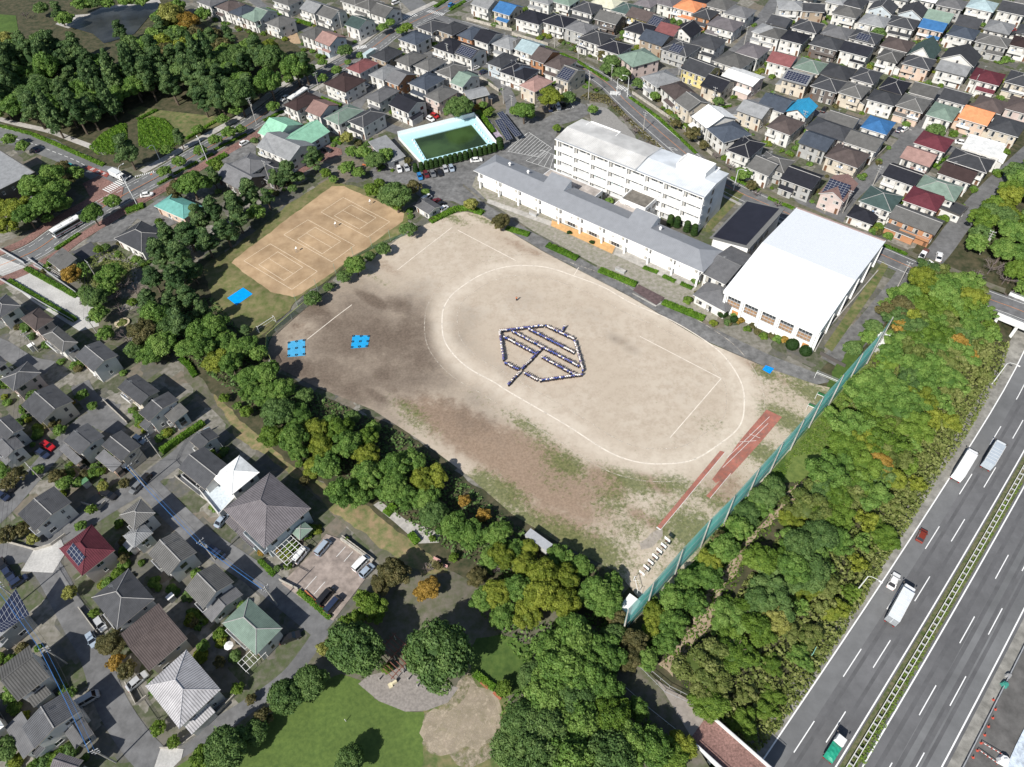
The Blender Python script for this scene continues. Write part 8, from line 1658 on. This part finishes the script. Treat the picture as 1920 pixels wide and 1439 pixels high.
for (a, c, l) in (((1838, 1394), (1878, 1418), 'upper red and white barrier bar across the works area'), ((1832, 1408), (1868, 1434), 'lower red and white barrier bar across the works area')):
    A, B_ = W2(*a, HZ), W2(*c, HZ); b = MB()
    for i in range(10): p, q = A+(B_-A)*(i/10), A+(B_-A)*((i+1)/10); b.tube([(p.x, p.y, HZ+.8), (q.x, q.y, HZ+.8)], .06, 5, i % 2)
    for i in (0, 5, 10): p = A+(B_-A)*(i/10); b.tube([(p.x, p.y, HZ), (p.x, p.y, HZ+.8)], .04, 5, 0)
    tag(b.obj('barrier_bar', [CONE, WHITE]), l, 'barrier')
for (x, y, l, s_) in ((1890, 1268, 'grey works bin', .8), (1882, 1285, 'green works machine', 1.0), (1880, 1428, 'white wrapped works load', 1.3)):
    p = W2(x, y, HZ); b = MB(); rr = random.Random(int(x)); P_ = [(math.cos(t)*s_*rr.uniform(.6, 1.1), math.sin(t)*s_*rr.uniform(.5, 1)) for t in np.linspace(0, 5.6, 8)]; b.prism(P_, 0, s_*.9, 0, None, True, .3); b.box(-.3, .3, -.2, .2, s_*.9+.01, s_*1.1)
    tag(b.obj('works_equipment', mat('works_'+l.split()[0], {'grey': (.3, .3, .3), 'green': (.05, .25, .2), 'white': (.7, .7, .7)}[l.split()[0]], var=.1), loc=(p.x, p.y, HZ+.05)), l+' beside the expressway guard rail', 'equipment')
o = flat('white_sheeting', [(1885, 1439), (1905, 1395), (1925, 1355), (1960, 1360), (1940, 1460), (1880, 1460)], mat('bright_sheeting', (.55, .62, .70), scale=1, var=.25), .3, h=HZ)
# road bridge at the upper right and brick footbridge at the bottom
def deck(name, px, wd, label, th, surf, side, z=0.0, ramp=0, keepz=None):
    A, B_ = W2(*px[0]), W2(*px[1]); v = B_-A; L_ = v.length; r = empty(name, (A.x, A.y, 0), math.atan2(v.y, v.x), label, 'bridge'); w_ = wd/2
    MB().box(0, L_, -w_, w_, -th, .02, 0, 1).obj('deck', [side, surf], r)
    for s in (-1, 1):
        MB().box(0, L_, s*w_-.25 if s > 0 else -w_, s*w_ if s > 0 else -w_+.25, .021, 1.05).obj('parapet', [side], r)
        rl = MB(); rl.tube([(0, s*(w_-.12), 1.45), (L_, s*(w_-.12), 1.45)], .05, 4)
        for i in range(int(L_/3)): rl.tube([(i*3, s*(w_-.12), 1.05), (i*3, s*(w_-.12), 1.45)], .04, 4)
        rl.obj('handrail', METAL, r)
    for x in (.3, L_*.31, L_*.65, L_-1): MB().box(x, x+.8, -w_+.6, w_-.6, -6.5, -th-.002).obj('pier', [side], r)
    return r
BW = mat('bridge_white', (.68, .69, .68), var=.08, scale=.5)
deck('road_bridge', [(1880, 572), (2010, 625)], 11.2, 'white-sided road bridge carrying the school road over the expressway', 1.2, M_asph, BW)
deck('footbridge', [(1308, 1362), (1440, 1480)], 6.6, 'red brick-paved footbridge with a white wall crossing the expressway', .9, M_brick, BW)
flat('footpath', [(1172, 1290), (1203, 1258), (1330, 1337), (1292, 1388)], mat('bridge_approach_concrete', (.30, .265, .235), scale=.6, var=.12), .1)
b = MB()
for q in ([(1200, 1255), (1245, 1300), (1335, 1340)], [(1205, 1248), (1255, 1290), (1340, 1333)], [(1172, 1292), (1215, 1330), (1290, 1390)]):
    P_ = [W2(*p) for p in q]; b.tube([(p.x, p.y, 1.1) for p in P_], .05, 4)
    for p in resample(P_, 2): b.tube([(p.x, p.y, 0), (p.x, p.y, 1.1)], .04, 4)
tag(b.obj('footpath_railing', METAL), 'pale handrail beside the path that leads to the brick footbridge', 'railing')
# park furniture
def bench(x, y, az, label, col=(.34, .12, .07)):
    p = W2(x, y); r = empty('bench', (p.x, p.y, .12), R(az), label, 'bench'); m = mat('bench_wood_%d' % int(col[0]*100), col, var=.1)
    MB().box(-1, 1, -.22, .22, .42, .48).obj('seat', m, r)
    MB().box(-1, 1, .2, .26, .5, .85).obj('backrest', m, r)
    for s in (-.8, .8): MB().box(s-.05, s+.05, -.2, .2, 0, .419).obj('leg', METAL, r)
bench(908, 1287, -42, 'upper red bench beside the sandy play ground'); bench(932, 1307, -42, 'lower red bench beside the sandy play ground'); bench(820, 1052, -30, 'upper pinkish bench in the tree shade by the gravel walk', (.5, .3, .27)); bench(832, 1063, -20, 'lower pinkish bench in the tree shade by the gravel walk', (.5, .3, .27)); bench(684, 313, -30, 'red bench beside the pool changing block', (.45, .15, .06))
p = W2(735, 1285); r = empty('drinking_fountain', (p.x, p.y, .12), R(30), 'cream stone drinking fountain on the terrace', 'fountain'); cs_ = mat('cream_stone', (.62, .55, .38), var=.08); MB().box(-.7, .1, -.5, .5, 0, .35).obj('basin', cs_, r); MB().box(.101, 1.2, -.22, .22, 0, .9).obj('pillar', cs_, r)
p = W2(742, 1238); r = empty('pergola', (p.x, p.y, .12), R(-42), 'red-brown timber pergola between the two big dark trees', 'pergola'); pw_ = mat('pergola_timber', (.20, .085, .06), var=.15)
for i in range(3):
    for j in range(3): MB().tube([(0, 0, 0), (0, 0, 2.6)], .1, 6).obj('post', METAL, r, loc=(-3+i*3, -3+j*3, 0))
for i in range(8): MB().box(-3.6, 3.6, -.07, .07, 2.75, 2.9).obj('rafter', pw_, r, loc=(0, -3.2+i*.9, 0))
for s in (-3, 0, 3): MB().box(-.08, .08, -3.6, 3.6, 2.6, 2.749).obj('beam', pw_, r, loc=(s, 0, 0))
for (x, y) in ((712, 1275), (757, 1262), (783, 1288), (766, 1275)): p = W2(x, y); tag(MB().tube([(0, 0, 0), (0, 0, 1)], .16, 8, 0, .13).obj('stone_bollard', M_conc, loc=(p.x, p.y, .12)), 'grey stone bollard on the paved terrace below the pergola', 'bollard', 'stone bollards on the terrace')
p = W2(649, 1353); tag(MB().tube([(0, 0, 0), (0, 0, 1.3)], .07, 6).obj('lawn_stake', WHITE, loc=(p.x, p.y, .05)), 'short white stake in the middle of the round lawn', 'stake')
p = W2(230, 607); tag(MB().prism([(2.3*math.cos(t), 2.0*math.sin(t)) for t in np.linspace(0, 6.0, 20)], 0, .4, 0).obj('planter', mat('planter_stone', (.5, .42, .3), var=.1), loc=(p.x, p.y, .1)), 'round stone planter in the middle of the paved circle', 'planter')
shrub(p.x, p.y, 1.7, 'W', 'bush', 'low domed plant filling the round stone planter', hs=.45)
# car park marks, carport, gazebo, sheds, umbrella
flat('car_park', [(528, 1095), (575, 1048), (612, 1002), (640, 1012), (705, 1060), (625, 1165), (575, 1130)], mat('car_park_concrete', (.30, .25, .22), scale=.6, var=.16, big=.15), .16)
b = MB()
for k in range(5): a = (648-k*0+k*14, 1026+k*9); ribbon(b, [W2(a[0], a[1]), W2(a[0]-17, a[1]+19)], 0, .12, .17) if k < 3 else None
for k in range(3): ribbon(b, [W2(*T('N', 370+k*65, 105+k*40)), W2(*T('N', 455+k*65, 10+k*40))], 0, .12, .17)
structure(b.obj('parking_lines', M_line))
wall([T('N', 370, 120), T('N', 560, 300)], .5, mat('orange_kerb', (.45, .16, .07), var=.1), 'low orange brick edge of the car park along the street', .3); wall([(640, 1012), (700, 1055)], .9, BLOCK, 'rough stone wall between the car park and the park road', .5)
p = W2(545, 1040); r = empty('carport', (p.x, p.y, .1), R(-42), 'white lattice carport beside the large pyramid-roofed house', 'carport')
for x in (-3, 3):
    for y in (-2.5, 2.5): MB().tube([(0, 0, 0), (0, 0, 2.5)], .07, 6).obj('post', WHITE, r, loc=(x, y, 0))
q = MB()
for i in range(7): q.box(-3.2+i*1.03, -3.1+i*1.03, -2.7, 2.7, 2.5, 2.6)
for i in range(5): q.box(-3.2, 3.2, -2.7+i*1.33, -2.62+i*1.33, 2.601, 2.68)
q.obj('lattice_roof', WHITE, r)
house('J', 252, 1105, 325, 1168, (425, 1085), 'h', 'g', 'k', he=2.9, base=-43, desc='small grey-green hip roofed gazebo beside the large pyramid roof', name='gazebo', cat='gazebo', lower=False)
for (x, y, l, w1, w2, h, m) in ((320, 1120, 'small white-roofed garden shed between the grey-tiled houses', 1.2, 1.6, 2.0, WHITE), (627, 335, 'dark blue storage box by the tennis ground corner', 1.4, 1.2, 2, mat('navy_box', (.03, .04, .09), var=0)), (160, 905, 'green-topped shelter among the bushes by the street', 1.5, 1.8, 2.2, mat('green_sheet', (.10, .22, .11), var=.05)), (60, 650, 'white shed beside the lane at the left', 1.5, 1.8, 2.2, WHITE), (1650, 640, 'long white-roofed store behind the top end of the net', 3, 7, 2.6, WHITE), (1180, 1142, 'white-roofed equipment shed at the lower end of the net', 3.4, 5, 2.6, WHITE), (1010, 1018, 'pale metal-roofed shed half hidden under the trees', 6.5, 2.2, 3.0, METAL)):
    p = W2(x, y, 1.5); r = empty('shed', (p.x, p.y, 0), R(-42), l, 'shed'); MB().box(-w1/2+.1, w1/2-.1, -w2/2+.1, w2/2-.1, 0, h-.1).obj('wall', mat('shed_wall', (.45, .45, .43), var=.1), r); MB().prism([(-w1/2, -w2/2), (w1/2, -w2/2), (w1/2, w2/2), (-w1/2, w2/2)], h-.1, h+.05).obj('roof', m, r)
    dd = MB().box(-.45, .45, -.03, 0, 0, 1.8).obj('door', METAL, r, loc=(0, -w2/2+.1, .05))
for (x, y, l) in ((428, 1210, 'open white garden parasol beside the pale green roofed house'),):
    p = W2(x, y, 2.2); r = empty('parasol', (p.x, p.y, 0), 0, l, 'parasol'); MB().tube([(0, 0, 0), (0, 0, 2.4)], .03, 5).obj('pole', METAL, r); MB().tube([(0, 0, 1.95), (0, 0, 2.4)], 1.0, 8, 0, .03).obj('canopy', WHITE, r)
p = W2(478, 1240); r = empty('carport', (p.x, p.y, 0), R(48), 'curved white-framed carport below the pale green roofed house', 'carport'); q = MB()
for i in range(6): q.tube([(-2.5+i, -1.4, 2.1), (-2.5+i, 0, 2.5), (-2.5+i, 1.4, 2.1)], .05, 4)
for y, z in ((-1.4, 2.1), (0, 2.5), (1.4, 2.1)): q.tube([(-2.6, y, z), (2.6, y, z)], .05, 4)
q.obj('roof_frame', WHITE, r)
for x in (-2.4, 2.4): MB().tube([(0, 0, 0), (0, 0, 2.1)], .06, 5).obj('post', WHITE, r, loc=(x, -1.4, 0))
p = W2(392, 812); r = empty('notice_board', (p.x, p.y, 0), R(30), 'pale blue notice board on a post at the corner of the park path', 'notice board'); MB().tube([(0, 0, 0), (0, 0, 2)], .05, 5).obj('post', METAL, r); MB().box(-.8, .8, -.05, .05, 1.1, 2.1).obj('board', mat('pale_blue_board', (.35, .5, .62), var=.05), r)
p = W2(1519, 1230, HZ); r = empty('road_sign', (p.x, p.y, gz(p.x, p.y)), R(-130), 'green and white expressway sign on the wooded verge', 'road sign'); MB().tube([(0, 0, 0), (0, 0, 3)], .07, 5).obj('post', METAL, r); MB().box(-.9, .9, -.06, .06, 2.2, 3.4).obj('panel', [mat('sign_green', (.25, .5, .4), var=.2)], r)
p = W2(289, 338); r = empty('road_sign', (p.x, p.y, .1), R(-40), 'round orange-red sign beside the main road crossing', 'road sign'); MB().tube([(0, 0, 0), (0, 0, 2.4)], .05, 5).obj('post', METAL, r); MB().prism([(.45*math.cos(t), .45*math.sin(t)) for t in np.linspace(0, 5.9, 12)], 2.4, 2.45).obj('disc', [mat('sign_orange', (.55, .15, .06), var=0)], r)
for (x, y, w1) in ((1163, 510, 3.4), (1190, 497, 0), (1000, 404, 3.0)):
    if w1: p = W2(x, y); r = empty('planter_bench', (p.x, p.y, .1), R(-41), 'grey metal store box %s the front school block' % ('below' if x > 1100 else 'at the left part of'), 'store box'); MB().box(-w1/2, w1/2, -.5, .5, 0, 1).obj('box', METAL, r); MB().box(-w1/2-.05, w1/2+.05, -.55, .55, 1.001, 1.08).obj('lid', M_conc, r)
p = W2(*T('G', 1020, 800)); flat('assembly_platform', [T('G', 905, 745), T('G', 950, 700), T('G', 1145, 800), T('G', 1080, 855)], mat('brown_platform', (.12, .085, .085), scale=1, var=.2), .35)
wall([T('G', 905, 765), T('G', 1080, 860), T('G', 1115, 840)], .35, M_conc, 'low edge step of the brown platform facing the sports ground', .3, 'platform_edge', 'step')
"""plots"""
# ------------------------------------------------------------ labels that single each thing out
LM = [((1500, 500), 'the white gymnasium'), ((1405, 425), 'the black-roofed hall'), ((1200, 290), 'the four-storey school'), ((838, 262), 'the swimming pool'), ((555, 250), 'the mint roof'), ((600, 450), 'the tennis courts'), ((210, 30), 'the pond'),
 ((1160, 168), 'the school crossing'), ((1824, 225), 'the orange tiled house'), ((1840, 280), 'the white box house'), ((1640, 240), 'the blue-roofed house'), ((1280, 15), 'the orange hip roof'), ((165, 1030), 'the maroon solar roof'), ((620, 1070), 'the walled car park'), ((640, 1380), 'the round lawn'), ((90, 560), 'the pale paved deck'), ((800, 30), 'the upper crossroads'), ((1895, 600), 'the road bridge'), ((1020, 660), 'the formation'),
 ((330, 395), 'the copper-green pavilion'), ((430, 880), 'the white hip roof'), ((230, 1100), 'the brown tiled roof') , ((650, 640), 'the blue ground sheets'), ((1350, 1400), 'the brick footbridge'), ((60, 270), 'the branch road'), ((1200, 1050), 'the white practice hoops'), ((1760, 100), 'the tall green gable'), ((1450, 170), 'the pale green hip roof'), ((930, 15), 'the blue-roofed cream house'), ((1700, 1100), 'the expressway lorry')]
DR = ['right of', 'up-right of', 'above', 'up-left of', 'left of', 'below-left of', 'below', 'below-right of']
ORD = ['', 'second out', 'third out', 'fourth out', 'fifth out', 'sixth out', 'seventh out', 'eighth out', 'ninth out', 'tenth out', 'eleventh out', 'twelfth out']
def finish_labels():
    buck = {}
    for o, desc, px, py in AUTO:
        d, (lx, ly), nm = min((math.hypot(px-p[0], py-p[1]), p, n) for p, n in LM)
        s = DR[int(round(math.degrees(math.atan2(ly-py, px-lx)) % 360/45)) % 8] if d > 14 else 'beside'
        buck.setdefault((desc, s, nm), []).append((d, o))
    for (desc, s, nm), L in buck.items():
        L.sort(key=lambda q: q[0])
        for i, (d, o) in enumerate(L):
            o['label'] = desc+', '+((ORD[i] if i < len(ORD) else 'place %d' % (i+1))+' ' if i else ('nearest ' if len(L) > 1 else ''))+s+' '+nm
            if len(L) > 1 and 'group' not in o: pass
finish_labels()
